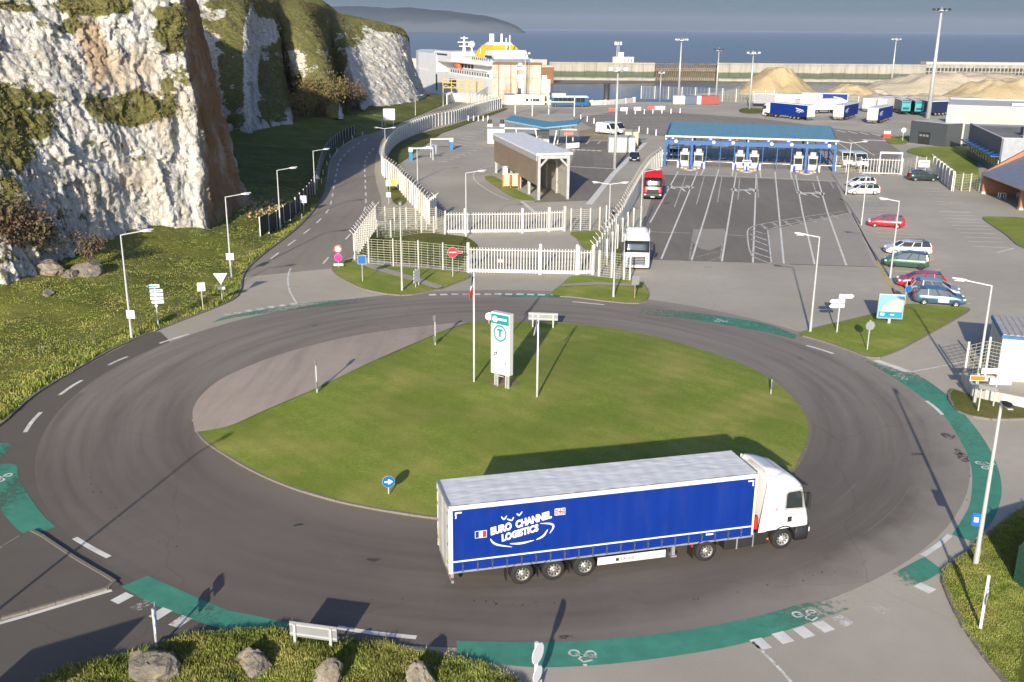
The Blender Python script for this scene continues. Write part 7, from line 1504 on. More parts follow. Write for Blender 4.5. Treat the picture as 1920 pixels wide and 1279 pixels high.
# flags
def flagpole(label, base, vtop, bands, fl):
    b = G(*base, .5); h = HT(b, vtop); f = thing('flagpole', label, 'flagpole', b, 0); MB().cyl((0, 0, 0), (0, 0, h), .07, .045, 10).build('pole', M_DEC, f, True); MB().disc((0, 0, h + .03), .08, (0, 0, 1), .08).build('finial', M_DEC, f)
    nz_, nx_ = 26, 16; P = []
    for j in range(nz_):
        t_ = j / (nz_ - 1)
        for i in range(nx_):
            s_ = i / (nx_ - 1); wd_ = .12 + .30 * t_ ** .7; x = -.07 - wd_ * s_ * .75 + .10 * math.sin(s_ * 9 + t_ * 3) * .4; y = .22 * math.sin(s_ * 11 + t_ * 2) * (1 - .3 * t_); P.append((x + .12 * s_, y, h - .1 - fl * t_ - .25 * s_))
    m_ = gridmesh(np.array(P), nx_, nz_, 'flag', bands[0], True)
    for bm in bands[1:]: m_.materials.append(bm)
    nb_ = len(bands); mi = []
    for j in range(nz_ - 1):
        for i in range(nx_ - 1): mi.append(min(nb_ - 1, int((j / (nz_ - 1)) * nb_)))
    m_.polygons.foreach_set('material_index', mi); inst('flag', m_, f); return f
flagpole('white flagpole with drooping blue white and red flag on the lawn', (889, 717), 508, [M_NAVY, M_NAVY, M_DEC, M_REDW, M_REDW], 1.5); flagpole('white flagpole with faded grey violet flag right of the totem', (1007, 745), 592, [pm('flag_faded', (.36, .34, .45), .7, var=.3, vs=6)], .9)
# unseen off-frame panel, added to cast the dark band on the left road
b0 = G(60, 1218) - Vector((sdir.x, sdir.y, 0)).normalized() * 3.6 / math.tan(R(SUN_EL)); b1 = G(272, 1156) - Vector((sdir.x, sdir.y, 0)).normalized() * 3.6 / math.tan(R(SUN_EL)); d = b1 - b0
gs = thing('guide_sign', 'large unseen panel added outside the left foreground for its shadow', 'sign', b0, math.atan2(d.y, d.x)); MB().bx(0, d.length, -.04, .04, 2.5, 3.6).build('panel', M_SIGNBK, gs)
for x in (.4, d.length - .4): MB().bx(x - .06, x + .06, -.12, -.05, 0, 3.5).build('leg', M_POLE, gs)
# small yard furniture
jb = MB().prism([(-.35, 0), (.35, 0), (.18, .5), (.12, .9), (-.12, .9), (-.18, .5)], -1.0, 1.0, 'y').mesh('water_barrier', M_DEC); jr = jb.copy(); jr.materials.clear(); jr.materials.append(pm('barrier_red', (.62, .06, .04), .5))
for i, (u, v, red) in enumerate(((1148, 208, 1), (1170, 208, 0), (1195, 207, 0), (1221, 205, 1), (1228, 205, 0), (1240, 205, 0))):
    o = inst('water_barrier', jr if red else jb, None, G(u, v), R(88)); o.scale = (1.1, 1, 1); o.name = 'water_barrier'
    tag(o, ('red' if red else 'white') + ' plastic barrier, ' + ('leftmost', 'second', 'third', 'fourth', 'fifth', 'rightmost')[i] + ' in the row across the lorry park', 'barrier', 'plastic barriers across the lorry park')
bl = MB().cyl((0, 0, 0), (0, 0, 1.3), .16, .13, 8).mesh('bollard', M_DEC)
for i, (u, v) in enumerate(((1088.7, 225), (1101, 228), (1113.7, 232), (1168, 244), (1198, 248), (1214, 251), (1230, 254), (1175, 214), (1191, 214), (1208, 214), (1224, 213), (1241, 213), (1258, 213), (1275, 212), (878, 227), (888, 227), (897, 227), (906, 227), (915, 227))): tag(inst('bollard', bl, None, G(u, v)), ('white bollard in the slanting row before the butterfly canopy' if i < 7 else 'white bollard in the level row under the plastic barriers' if i < 14 else 'white bollard in the short row beside the curving wall'), 'bollard', 'white yard bollards')
c = thing('caution_board', 'red and white caution stand near the portal gate', 'sign', G(1725, 312), 0); MB().prism([(-.6, 0), (.6, 0), (0, 1.3)], -.03, .03, 'y').build('triangle', M_SRED, c)
c = thing('water_barrier', 'red barrier with white top beside the grey annexe lawn', 'barrier', G(1662, 259), 0); MB().bx(-.8, .8, -.3, .3, 0, .9).build('body', MAT['barrier_red'], c); MB().bx(-.7, .7, -.25, .25, .9, 1.5).build('top', M_DEC, c)
c = thing('goal_frame', 'white tubular height frame in the yard behind the butterfly canopy', 'frame', G(966, 214), 0)
for x in (0, 9.): MB().cyl((x, 0, 0), (x, 0, 5.2), .18, n=8).build('post', M_FW, c)
for z in (5.0, 3.2): MB().bx(0, 9., -.12, .12, z - .15, z + .15).build('beam', M_FW, c)
c = thing('goal_frame', 'second white height frame right of the first', 'frame', G(998, 218), 0)
for x in (0, 11.): MB().cyl((x, 0, 0), (x, 0, 5.0), .16, n=8).build('post', M_FW, c)
MB().bx(0, 11., -.12, .12, 3.6, 3.85).build('beam', pm('beam_yellow', (.70, .50, .15), .5), c)
c = thing('lane_board', 'white board with orange panel beside the zebra crossing', 'sign', G(1063, 281), R(40)); MB().bx(0, 3.2, -.05, .05, .2, 1.2).build('panel', M_DEC, c); MB().cyl((0, .2, 0), (0, .2, 3.3), .06, n=8).build('post', M_FW, c); MB().bx(-.6, 1.8, .15, .2, 2.7, 3.3).build('orange_panel', pm('board_orange', (.72, .35, .22), .5), c)
# ================================================================== harbour
M_SHIP = pm('ship_white', (.84, .83, .79), .4, var=.04, vs=.2, grime=.10); M_SHY = pm('funnel_yellow', (.80, .56, .02), .45, var=.05, vs=.3); M_SHD = pm('ship_dark', (.05, .05, .05), .6); M_SHG = glass('ship_glass', (.05, .06, .07), .2)
st = AT(926, 150, 368); st.z = WATER_Z; bw = AT(788, 150, 456); dirv = Vector((bw.x - st.x, bw.y - st.y, 0)).normalized()
fe = thing('ferry', 'white car ferry with yellow funnel moored stern first at the ramp', 'ship', st, math.atan2(dirv.y, dirv.x)); fe.scale = (.72, 1, 1)
# local x from stern to bow, near side at y=+0 ... hull spans y 0 .. -22 on the far side
HL, BM = 138, 22
def hull_ring(x, w, zt): return [(x, -BM / 2 - w, -2), (x, -BM / 2 + w, -2), (x, -BM / 2 + w, zt * .5), (x, -BM / 2 + w, zt), (x, -BM / 2 - w, zt), (x, -BM / 2 - w, zt * .5)]
MB().loft([hull_ring(x, w, zt) for x, w, zt in ((0, 10.6, 9.0), (10, 11, 9.0), (70, 11, 9.0), (135, 10.6, 9.2), (155, 8, 9.8), (170, 3, 10.6), (175, .4, 11))]).build('hull', M_SHIP, fe)
MB().loft([hull_ring(x, w, zt) for x, w, zt in ((98, 10.8, 16.2), (138, 10.2, 16.2), (158, 7.2, 16.4), (170, 2.6, 16.8))]).build('forecastle', M_SHIP, fe)
def deck(name, x0, x1, y0, y1, z0_, z1_, mat=None): return MB().bx(x0, x1, y0, y1, z0_, z1_).build(name, mat or M_SHIP, fe)
deck('deck_house', 12, 76, -21.4, -.6, 9, 11.2); deck('deck_house', 14, 76, -19, -3.2, 11.2, 13.4); deck('upper_deck', 12, 80, -21.6, -.3, 13.4, 13.7); deck('deck_house', 16, 78, -19, -2.0, 13.7, 15.8); deck('bridge', 70, 104, -21.5, -.5, 13.2, 17.0); deck('bridge_roof', 69, 103, -21.0, -1.0, 17.0, 17.3)
MB().bx(103.9, 104.1, -20.5, -1.5, 15.6, 16.6).build('bridge_window', M_SHG, fe); MB().bx(78, 100, -.5, -.42, 15.7, 16.4).build('bridge_window', M_SHG, fe)
for i in range(16): x = 10 + i * 4.0; MB().bx(x, x + 1.6, -.6, -.52, 9.6, 10.7).build('window', M_SHG, fe)
for i in range(9): x = 14 + i * 3.2; MB().bx(x, x + 1.3, -2.0, -1.92, 15.0, 15.9).build('window', M_SHG, fe)
for i in range(5): MB().bx(44 + i * 5.5, 47.5 + i * 5.5, -3.2, -3.1, 11.5, 13.4).build('deck_opening', M_SHD, fe)
MB().bx(60, 72, -.05, .03, 4.2, 7.2).build('side_door', M_SHD, fe); MB().bx(96, 98.5, -.3, .02, 1.5, 8.0).build('side_door', M_SHD, fe)
def boat(x):
    b = MB().loft([[(x + t * 7, -1.6 + w * math.cos(a), 12.2 + 1.25 * math.sin(a)) for a in np.linspace(0, 2 * PI, 10, endpoint=False)] for t, w in ((0, .2), (.15, 1.2), (.5, 1.5), (.85, 1.2), (1, .2))]).build('lifeboat', pm('lifeboat_orange', (.72, .14, .04), .45), fe, True)
boat(60)
fx0, fx1 = 26, 46
MB().loft([[(x0_, -16.5 + i_, z_), (x1_, -16.5 + i_, z_), (x1_, -5.5 - i_, z_), (x0_, -5.5 - i_, z_)] for z_, x0_, x1_, i_ in ((15.8, 20, 52, 0), (18.6, 23, 48, .6), (20.4, 27, 43, 1.2))]).build('funnel', M_SHY, fe)
MB().loft([[(x0_, -16 + i_, z_), (x1_, -16 + i_, z_), (x1_, -6 - i_, z_), (x0_, -6 - i_, z_)] for z_, x0_, x1_, i_ in ((20.4, 28, 42, 1), (21.4, 30, 39, 1.5))]).build('funnel_cap', M_SHIP, fe)
MB().disc((42.0, -5.5, 18.0), 1.1, (0, 1, .1), .12, 16).build('funnel_emblem', M_SHIP, fe); MB().disc((42.0, -5.4, 18.0), .75, (0, 1, .1), .12, 16).build('funnel_emblem_ring', M_SHY, fe)
MB().loft([[(x0_, -16, z_), (x1_, -16, z_), (x1_, -3, z_), (x0_, -3, z_)] for z_, x0_, x1_ in ((15.8, 10, 26), (17.4, 12, 25), (18.8, 14, 23))]).build('aft_house', M_SHIP, fe); MB().bx(10, 20, -1.85, -1.7, 16.2, 17.0).build('window', M_SHG, fe)
for x, y in ((32, -8), (34, -8), (36, -8), (38, -13)): MB().cyl((x, y, 21.2), (x, y, 24.4), .45, n=8).build('exhaust_pipe', M_SHIP, fe)
for x, h in ((15, 24), (20, 23)): MB().cyl((x, -10, 18.5), (x, -10, h), .25, n=6).build('aft_mast', M_SHIP, fe)
MB().cyl((92, -11, 17.3), (92, -11, 23), .7, .3, 8).build('radar_mast', M_SHIP, fe)
for z, w in ((19, 2.2), (20.6, 2.8), (22.2, 1.6)): MB().bx(91.6, 92.4, -11 - w, -11 + w, z, z + .35).build('radar_bar', M_SHIP, fe)
MB().cyl((58, -6, 16.4), (58, -6, 19), .35, n=8).build('dome_post', M_SHIP, fe); d_ = MB(); d_.loft([[(58 + r * math.cos(a), -6 + r * math.sin(a), z) for a in np.linspace(0, 2 * PI, 12, endpoint=False)] for r, z in ((.5, 18.9), (1.3, 19.6), (1.5, 20.4), (1.1, 21.2), (.3, 21.6))]); d_.build('radar_dome', M_SHIP, fe, True)
for zr in (14.35 + .9, 9 + 2.2): MB().bx(4, 78, -.34, -.28, zr, zr + .1).build('railing', M_SHIP, fe)
# linkspan towers with rust
k = N('rusty_cream'); f1 = k.noise(.35, 6, k.pos((1, 1, .35), world=False), .65); a = k.ramp(k.noise(.2, 4, k.pos(world=False)), [(.3, (.50, .45, .33)), (.7, (.60, .57, .47))]); a = k.mix(k.rng(f1, .50, .66, 0, .8), a, (.36, .19, .07)); k.col(a); k.set(.7); M_RCR = k.m
p0 = G(922, 195); lk = thing('linkspan_tower', 'cream rust streaked twin ramp towers behind the white ticket office', 'tower', p0, R(-2)); hl = HT(p0, 121); lk.scale = (.88, 1, 1)
M_RUST = pm('rust_brown', (.24, .12, .05), .8)
for x0_, x1_ in ((.3, 8.6), (10.6, 16.9)):
    n_ = 4 if x1_ - x0_ > 7 else 3
    for i in range(n_):
        for j in range(3):
            w_ = (x1_ - x0_) / n_; MB().bx(x0_ + i * w_ + .03, x0_ + (i + 1) * w_ - .03, 0, 5, hl * j / 3 + .04, hl * (j + 1) / 3 - .04).build('clad_panel', M_RCR, lk)
    MB().bx(x0_, x1_, .1, 4.9, .0, hl - .1).build('core', M_RUST, lk)
    for i in range(n_ + 1): x = x0_ + (x1_ - x0_) * i / n_; MB().bx(x - .11, x + .11, -.16, 0, 0, hl).build('rib', M_RUST if i % 2 else M_RCR, lk)
    MB().bx(x0_ - .2, x1_ + .2, -.25, 5.2, hl, hl + .5).build('top_beam', M_RUST, lk)
MB().bx(8.6, 10.6, 1, 4, hl * .75, hl * .85).build('tie_beam', M_RCR, lk); MB().bx(8.8, 10.4, 2, 4, 0, hl * .55).build('stair_core', M_SHIP, lk); MB().bx(9.1, 10.1, 1.9, 2.0, hl * .25, hl * .4).build('opening', M_SHD, lk)
to_ = cabin('ticket_office', 'low white quay office with dark blue flat roof edge', G(946, 197), R(-2), 12, 5, 3.0, M_CAB, 1, 2, pm('roof_navy', (.04, .06, .2), .5))
for x in (6.4, 8.6): MB().bx(x, x + .7, -.03, 0, 1., 1.9).build('window', M_GLASS, to_)
c = thing('yellow_kiosk', 'yellow fronted white pillar at the right of the ramp towers', 'kiosk', G(1015, 196), 0); MB().bx(0, 1.6, 0, 1.6, 0, 3.4).build('lower_body', M_SYEL, c); MB().bx(.05, 1.55, .05, 1.55, 3.4, 8.5).build('upper_body', M_SHIP, c)
c = cabin('quay_cabin', 'small white cabin on the quay left of the bus', G(1031, 192), R(3), 5, 3, 2.6, M_CAB, 0, 1)
c = thing('gangway', 'yellow lattice gangway lying along the ferry', 'gangway', AT(830, 160, 368), R(-6)); c.location.z = 1.5; M_YST = pm('yellow_steel', (.62, .45, .06), .6, grime=.3)
for i in range(12): MB().bar((i * 1.2, 0, .3 + .8 * (i % 2)), ((i + 1) * 1.2, 0, .3 + .8 * ((i + 1) % 2)), .25, .25).build('lattice_bar', M_YST, c)
for z in (.2, 2.0, 3.2): MB().bar((0, 0, z), (14.4, 0, z * .8), .3, .3).build('chord', M_YST, c)
for i in range(5): MB().bx(i * 3, i * 3 + .3, -.2, .2, -1.5, 3.4 - i * .2).build('support', M_YST if i < 4 else M_RUST, c)
# far breakwater, in stretches
k = N('breakwater_stone'); sp = k.n('ShaderNodeSeparateXYZ'); k.l(k.geo.outputs['Position'], sp.inputs[0]); f1 = k.noise(.12, 5, k.pos((1, 1, .5))); f2 = k.noise(.5, 5, k.pos((1, 1, .15)))
a = k.ramp(f1, [(.3, (.34, .31, .25)), (.7, (.46, .43, .36))]); a = k.mix(k.rng(f2, .45, .65, 0, .5), a, (.25, .22, .17))
lev = k.math('ADD', sp.outputs[2], k.math('MULTIPLY', f1, 1.6)); alg = k.math('MULTIPLY', k.rng(lev, -2.6, -1.9, 0, 1), k.rng(lev, 1.2, .6, 0, 1)); a = k.mix(k.math('MULTIPLY', alg, .85), a, (.055, .085, .040)); k.col(a); k.set(.9); k.bump(k.noise(.6, 5), .5, .3); M_BRK = k.m
YB = 560.
def bxu(u): return AT(u, 130, YB).x
def stretch(name, label, u0, u1, zt, mat=M_BRK, y=YB, steps=True):
    t_ = thing(name, label, 'breakwater', (bxu(u0), y, 0)); L_ = bxu(u1) - bxu(u0); n_ = max(2, int(L_ / 6))
    for i in range(n_): MB().bx(L_ * i / n_ + .06, L_ * (i + 1) / n_ - .06, 0 + random.uniform(-.1, .1), 9, -5.5, zt - .8).build('wall_block', mat, t_)
    MB().bx(0, L_, -.3, 9.2, zt - .8, zt).build('parapet', mat, t_); MB().bx(0, L_, -3, .4, -5.6, -2.4).build('footing', mat, t_); return t_
stretch('breakwater', 'stone breakwater left part with green weed along its foot', 1030, 1228, 4.7); stretch('breakwater', 'stone breakwater right part beyond the sand heaps', 1346, 1735, 4.9)
b2 = stretch('breakwater', 'stone breakwater far right part with rows of dark openings', 1735, 2050, 5.2)
for i in range(46):
    for j in range(2): MB().bx(i * 2.0 + .5, i * 2.0 + 1.7, -.5, -.12, -.5 + j * 2.2, 1.1 + j * 2.2).build('opening', M_SHD, b2)
MB().bx(0, 95, -.6, 8, 5.2, 6.3).build('upper_wall', M_PCON, b2)
stretch('breakwater', 'sunlit far breakwater wall behind the ferry', 700, 1032, 4.2, pm('breakwater_pale', (.46, .42, .34), .9, var=.15, vs=.1), YB + 60)
tp = thing('timber_pier', 'dark timber pile pier linking the two stone breakwaters', 'pier', (bxu(1228), YB + 2, 0)); LTp = bxu(1346) - bxu(1228); M_TIM = pm('timber_weathered', (.17, .13, .09), .9, var=.3, vs=.5)
for i in range(30):
    x = LTp * i / 29
    MB().bx(x - .25, x + .25, -.3, .3, -5, 3.9).build('pile', M_TIM, tp)
MB().bx(0, LTp, -1, 6, 3.9, 4.5).build('deck', M_TIM, tp); MB().bx(0, LTp, -.5, -.3, 1.2, 1.7).build('waling', M_TIM, tp); MB().bx(0, LTp, 4, 8, -5.5, 2).build('inner_wall', M_BRK, tp)
jt = thing('jetty', 'rust brown jetty on piers right of the ferry', 'pier', (bxu(935), YB - 40, 0)); LJ = bxu(1032) - bxu(935)
MB().bx(0, LJ, 0, 5, 3.4, 4.4).build('deck', pm('jetty_pale', (.44, .40, .33), .9), jt)
for i in range(12): MB().bx(LJ * i / 11 - .35, LJ * i / 11 + .35, 0, 5, -5, 3.4).build('pier_leg', M_RUST, jt)
MB().bx(LJ - 7, LJ, -.5, 6, -5, 3.3).build('sheet_pile_end', M_RUST, jt)
k = N('mud'); k.col(k.ramp(k.noise(.1, 5), [(.3, (.17, .14, .11)), (.7, (.25, .215, .175))])); k.set(.6)
sheet('mudflat', [(bxu(1000), YB - 2), (bxu(1000), YB - 45), (bxu(1120), YB - 38), (bxu(1210), YB - 26), (bxu(1270), YB - 12), (bxu(1500), YB - 10), (bxu(1620), YB - 6), (bxu(1620), YB - 2)], WATER_Z + .12, k.m)
wb = thing('harbour_building', 'small white harbour building on the breakwater', 'building', (bxu(1150), YB + 3, 4.7)); MB().bx(0, 11, 0, 6, 0, 2.6).build('walls', M_SHIP, wb); MB().bx(2.6, 5.6, .5, 5.5, 2.6, 5.2).build('tower', M_SHIP, wb); MB().bx(-.2, 11.2, -.2, 6.2, 2.6, 2.85).build('roof', M_PCON, wb)
for x in (6, 8, 9.6): MB().bx(x, x + .7, -.05, 0, .2, 1.9).build('door', M_RUST, wb)
lm = thing('lattice_mast', 'grey lattice antenna mast beside the white harbour building', 'mast', (bxu(1158), YB + 2, 4.7))
for sx in (-.8, .8):
    for sy in (-.8, .8): MB().bar((sx, sy, 0), (sx * .5, sy * .5, 10), .15, .15).build('leg', M_GREY, lm)
for i in range(6): z = i * 1.7; MB().bar((-.75 + .05 * i, -.75 + .05 * i, z), (.75 - .05 * i, -.75 + .05 * i, z + 1.6), .1, .1).build('brace', M_GREY, lm)
for a_ in range(4): MB().bx(-.5, .5, -.2, .2, 0, 1.6).build('antenna', M_SHIP, lm, loc=(1.4 * math.cos(a_ * PI / 2), 1.4 * math.sin(a_ * PI / 2), 9), rz=a_ * PI / 2)
dp = thing('mooring_dolphin', 'dark round mooring pile standing in the harbour water', 'pile', AT(1137, 185, 350)); dp.location.z = WATER_Z; MB().cyl((0, 0, -2), (0, 0, 8.6), 1.0, n=16).build('pile', M_SHD, dp, True); MB().cyl((0, 0, 8.6), (0, 0, 8.9), 1.1, n=16).build('cap', M_SHD, dp)
def container(label, u, v, L_, mat, nm='shipping_container'):
    p = G(u, v); c = thing(nm, label, 'container', p, R(-3), 'containers on the quay'); MB().bx(0, L_, 0, 2.4, .1, 2.6).build('box', mat, c)
    n_ = int(L_ / .5)
    for i in range(n_): MB().bx(L_ * i / n_ + .08, L_ * i / n_ + .3, -.05, 0, .25, 2.45).build('corrugation', mat, c)
    for x in (0, L_ - .12): MB().bx(x, x + .12, -.07, 0, .1, 2.6).build('corner_post', mat, c)
container('white site container at the left of the quay row', 1262, 196, 3.9, M_CAB); container('slate blue container in the quay row', 1284, 196.3, 3.6, pm('container_slate', (.09, .13, .18), .6)); container('narrow white container between slate blue and red ones', 1304, 196.3, 1.7, M_CAB); container('red container at the right of the quay row', 1314, 196, 5.4, pm('container_red', (.33, .06, .045), .6, grime=.2))
def booth_far(): pass
# sand heaps
k = N('sand'); f = k.noise(.06, 5); a = k.ramp(f, [(.3, (.44, .33, .17)), (.55, (.52, .42, .25)), (.75, (.56, .49, .35))]); a = k.mix(k.rng(k.noise(.9, 5), .4, .7, 0, .25), a, (.42, .32, .18)); k.col(a); k.set(.95, 0, .1); k.bump(k.noise(.8, 6, None, .65), .8, .5); M_SAND = k.m
k = N('sand_pale'); a = k.ramp(k.noise(.05, 5), [(.3, (.50, .42, .29)), (.7, (.60, .52, .39))]); k.col(a); k.set(.95, 0, .1); k.bump(k.noise(.7, 6, None, .65), .8, .5); M_SAND2 = k.m
def heap(label, c, rx, ry, h, mat, seed, flat=.0, rz=0):
    n_, m_ = 72, 26; P = []
    for j in range(m_):
        t_ = j / (m_ - 1)
        for i in range(n_):
            a_ = 2 * PI * i / n_; P.append((math.cos(a_) * rx * (1 - t_), math.sin(a_) * ry * (1 - t_), 0))
    P = np.array(P); rr = np.sqrt((P[:, 0] / rx) ** 2 + (P[:, 1] / ry) ** 2); ang = np.arctan2(P[:, 1] / ry, P[:, 0] / rx); nz_ = fbm(np.stack([np.cos(ang) * 1.6 + seed, np.sin(ang) * 1.6, rr * 1.5], 1), 4, seed)
    P[:, 2] = np.minimum(h * (1 - rr) * 1.25 * (1 + .35 * nz_), h * (1 - .25 * flat + .12 * nz_)) + fbm(P * .25 + seed, 3, seed) * .9 * np.minimum(1, (1 - rr) * 5) + (1 - np.abs(fbm(P * .12 + seed, 3, seed + 3)) * 2) * .5 * np.minimum(1, (1 - rr) * 4) - .5; P[:, 0] *= 1 + .12 * nz_; P[:, 1] *= 1 + .12 * nz_
    q = np.array([(j * n_ + i, j * n_ + (i + 1) % n_, (j + 1) * n_ + (i + 1) % n_, (j + 1) * n_ + i) for j in range(m_ - 1) for i in range(n_)])
    o = inst('sand_heap', npmesh(P, q, 'sand_heap', mat, True), None, c, rz); tag(o, label, 'sand heap', 'sand heaps on the quay'); return o
heap('tall golden sand heap with steep sides at the left', AT(1456, 185, 378) * 1 - Vector((0, 0, AT(1456, 185, 378).z)), 15.5, 14, 9.5, M_SAND, 3, .2)
def on(u, Y): p = AT(u, 180, Y); return Vector((p.x, p.y, 0))
heap('low pale sand heap between the golden heap and the mast', on(1592, 362), 11, 10, 5.0, M_SAND, 5, .6); heap('small sand spill right of the low pale heap', on(1632, 372), 8, 8, 3.0, M_SAND2, 6, .6); heap('long pale sand bank rising behind the warehouse', on(1790, 388), 40, 24, 9.5, M_SAND2, 8, .9); heap('yellow sand bank in front of the long pale bank', on(1880, 362), 22, 14, 8.0, M_SAND, 11, .8); heap('pale gravel bank at the far right of the frame', on(1985, 380), 34, 22, 9.0, M_SAND2, 13, .9); heap('flat gravel spread in front of the sand banks', on(1720, 350), 34, 12, 2.0, M_SAND2, 15, 1.)

# ================================================================== plants and stones
def leaf_cloud(centres, nper, size, spread, seed, mat, name):
    rs = np.random.RandomState(seed); C = np.repeat(np.asarray(centres), nper, 0); n_ = len(C); C = C + rs.normal(0, 1, (n_, 3)) * spread
    a = rs.normal(0, 1, (n_, 3)); a /= np.linalg.norm(a, axis=1)[:, None]; b = np.cross(a, rs.normal(0, 1, (n_, 3))); b /= np.linalg.norm(b, axis=1)[:, None]; s_ = size * rs.uniform(.5, 1.3, n_)[:, None]
    P = np.stack([C - a * s_, C + b * s_ * .5, C + a * s_, C - b * s_ * .5], 1).reshape(-1, 3); q = np.arange(n_ * 4).reshape(-1, 4); return npmesh(P, q, name, mat)
def mk_leaf(name, c1, c2):
    k = N(name); inf = k.n('ShaderNodeObjectInfo'); a_ = k.ramp(k.noise(2.5, 3), [(.3, c1), (.7, c2)]); a_ = k.mix(k.rng(k.noise(.55, 4), .45, .65, 0, .6), a_, (c2[0] * 1.25, c2[1] * .98, c2[2] * 1.2)); k.col(a_); k.set(.8, 0, .2); return k.m
M_SCRUB = mk_leaf('scrub_leaf', (.115, .105, .036), (.26, .21, .085)); M_TWIG = mk_leaf('twig_brown', (.11, .085, .05), (.20, .155, .085)); M_BLADE = mk_leaf('grass_blade', (.19, .26, .035), (.42, .45, .12)); M_BARK = pm('bark', (.13, .10, .07), .9)
# scrub growing on the cliff, shaped by where the plants have taken hold
rs = np.random.RandomState(4); vis = (veg + fbm(Q * .8, 3, 44) * .9 > .70) & (Q[:, 1] > 84) & (Q[:, 1] < 345); idx = np.where(vis)[0]; idx = rs.choice(idx, min(len(idx), 11000), replace=False)
outw = np.repeat(out[None], NV, 0).reshape(-1, 3)[idx]; me = leaf_cloud(Q[idx] + outw * .15, 7, .11, .20, 9, M_SCRUB, 'cliff_scrub'); o = inst('cliff_scrub', me); tag(o, 'olive brown scrub clinging to ledges of the chalk cliff', 'scrub', kind='stuff')
# grass tufts
def tufts(name, pts, hmin, hmax, seed, label, blades=5, w=.035, mat=None):
    rs = np.random.RandomState(seed); C = np.repeat(np.asarray(pts), blades, 0); n_ = len(C); C[:, :2] += rs.normal(0, .09, (n_, 2)); h = rs.uniform(hmin, hmax, n_) * np.clip(.75 + fbm(C * np.array([.9, .9, 0]), 3, seed) * 1.1, .25, 1.6); az = rs.uniform(0, 2 * PI, n_); ln_ = rs.uniform(.1, .6, n_) * h
    d = np.stack([np.cos(az), np.sin(az), 0 * az], 1); s_ = np.stack([-np.sin(az), np.cos(az), 0 * az], 1) * w; up = np.array([0, 0, 1.])
    P = np.stack([C - s_, C + s_, C + d * (ln_ * .35)[:, None] + up * (h * .6)[:, None] + s_ * .7, C + d * ln_[:, None] + up * h[:, None], C + d * (ln_ * .35)[:, None] + up * (h * .6)[:, None] - s_ * .7], 1).reshape(-1, 3); q = np.arange(n_ * 5).reshape(-1, 5)
    o = inst(name, npmesh(P, q, name, mat or M_BLADE)); tag(o, label, 'grass', kind='stuff'); return o
def surf_pts(o, n, seed, keep=None):
    me = o.data; rs = np.random.RandomState(seed); v = np.empty(len(me.vertices) * 3, np.float32); me.vertices.foreach_get('co', v); v = v.reshape(-1, 3); me.calc_loop_triangles(); t_ = np.empty(len(me.loop_triangles) * 3, np.int32); me.loop_triangles.foreach_get('vertices', t_); t_ = t_.reshape(-1, 3)
    a, b, c_ = v[t_[:, 0]], v[t_[:, 1]], v[t_[:, 2]]; ar = np.linalg.norm(np.cross(b - a, c_ - a), axis=1)
    if keep is not None: ar = ar * keep((a + b + c_) / 3)
    k_ = rs.choice(len(t_), n, p=ar / ar.sum()); u = rs.rand(n, 1); w = rs.rand(n, 1); f = (u + w > 1); u = np.where(f, 1 - u, u); w = np.where(f, 1 - w, w); return (a[k_] + (b[k_] - a[k_]) * u + (c_[k_] - a[k_]) * w).astype(float)
inv = lambda p: ((np.abs(p[:, 0]) < p[:, 1] * .52 + 2) & (p[:, 1] > 26)) * 1.
tufts('tall_grass', surf_pts(fg, 26000, 3, inv), .05, .30, 5, 'tall uncut grass on the bottom foreground verge', 5, .016); tufts('verge_grass', surf_pts(rgo, 16000, 4, inv), .03, .10, 6, 'short grass on the right foreground verge', 3, .012)
bk_keep = lambda p: ((p[:, 1] > 55) & (p[:, 1] < 175) & (p[:, 0] > -.55 * p[:, 1] - 3)) * (200. / np.maximum(p[:, 1], 50)) ** 2
tufts('bank_grass', surf_pts(bank, 30000, 7, bk_keep), .02, .10, 8, 'rough grass on the bank below the chalk cliff', 3, .025)
edge = np.array([tuple(p) for p in KP if 50 < p[1] < 130]); edge = np.repeat(edge, 40, 0); rs = np.random.RandomState(2); edge[:, 0] -= rs.rand(len(edge)) * 2.2 + .15; edge[:, 1] += rs.normal(0, .4, len(edge)); edge[:, 2] = .12
tufts('kerb_grass', edge, .08, .32, 9, 'longer grass leaning over the kerb of the bank', 4, .025)
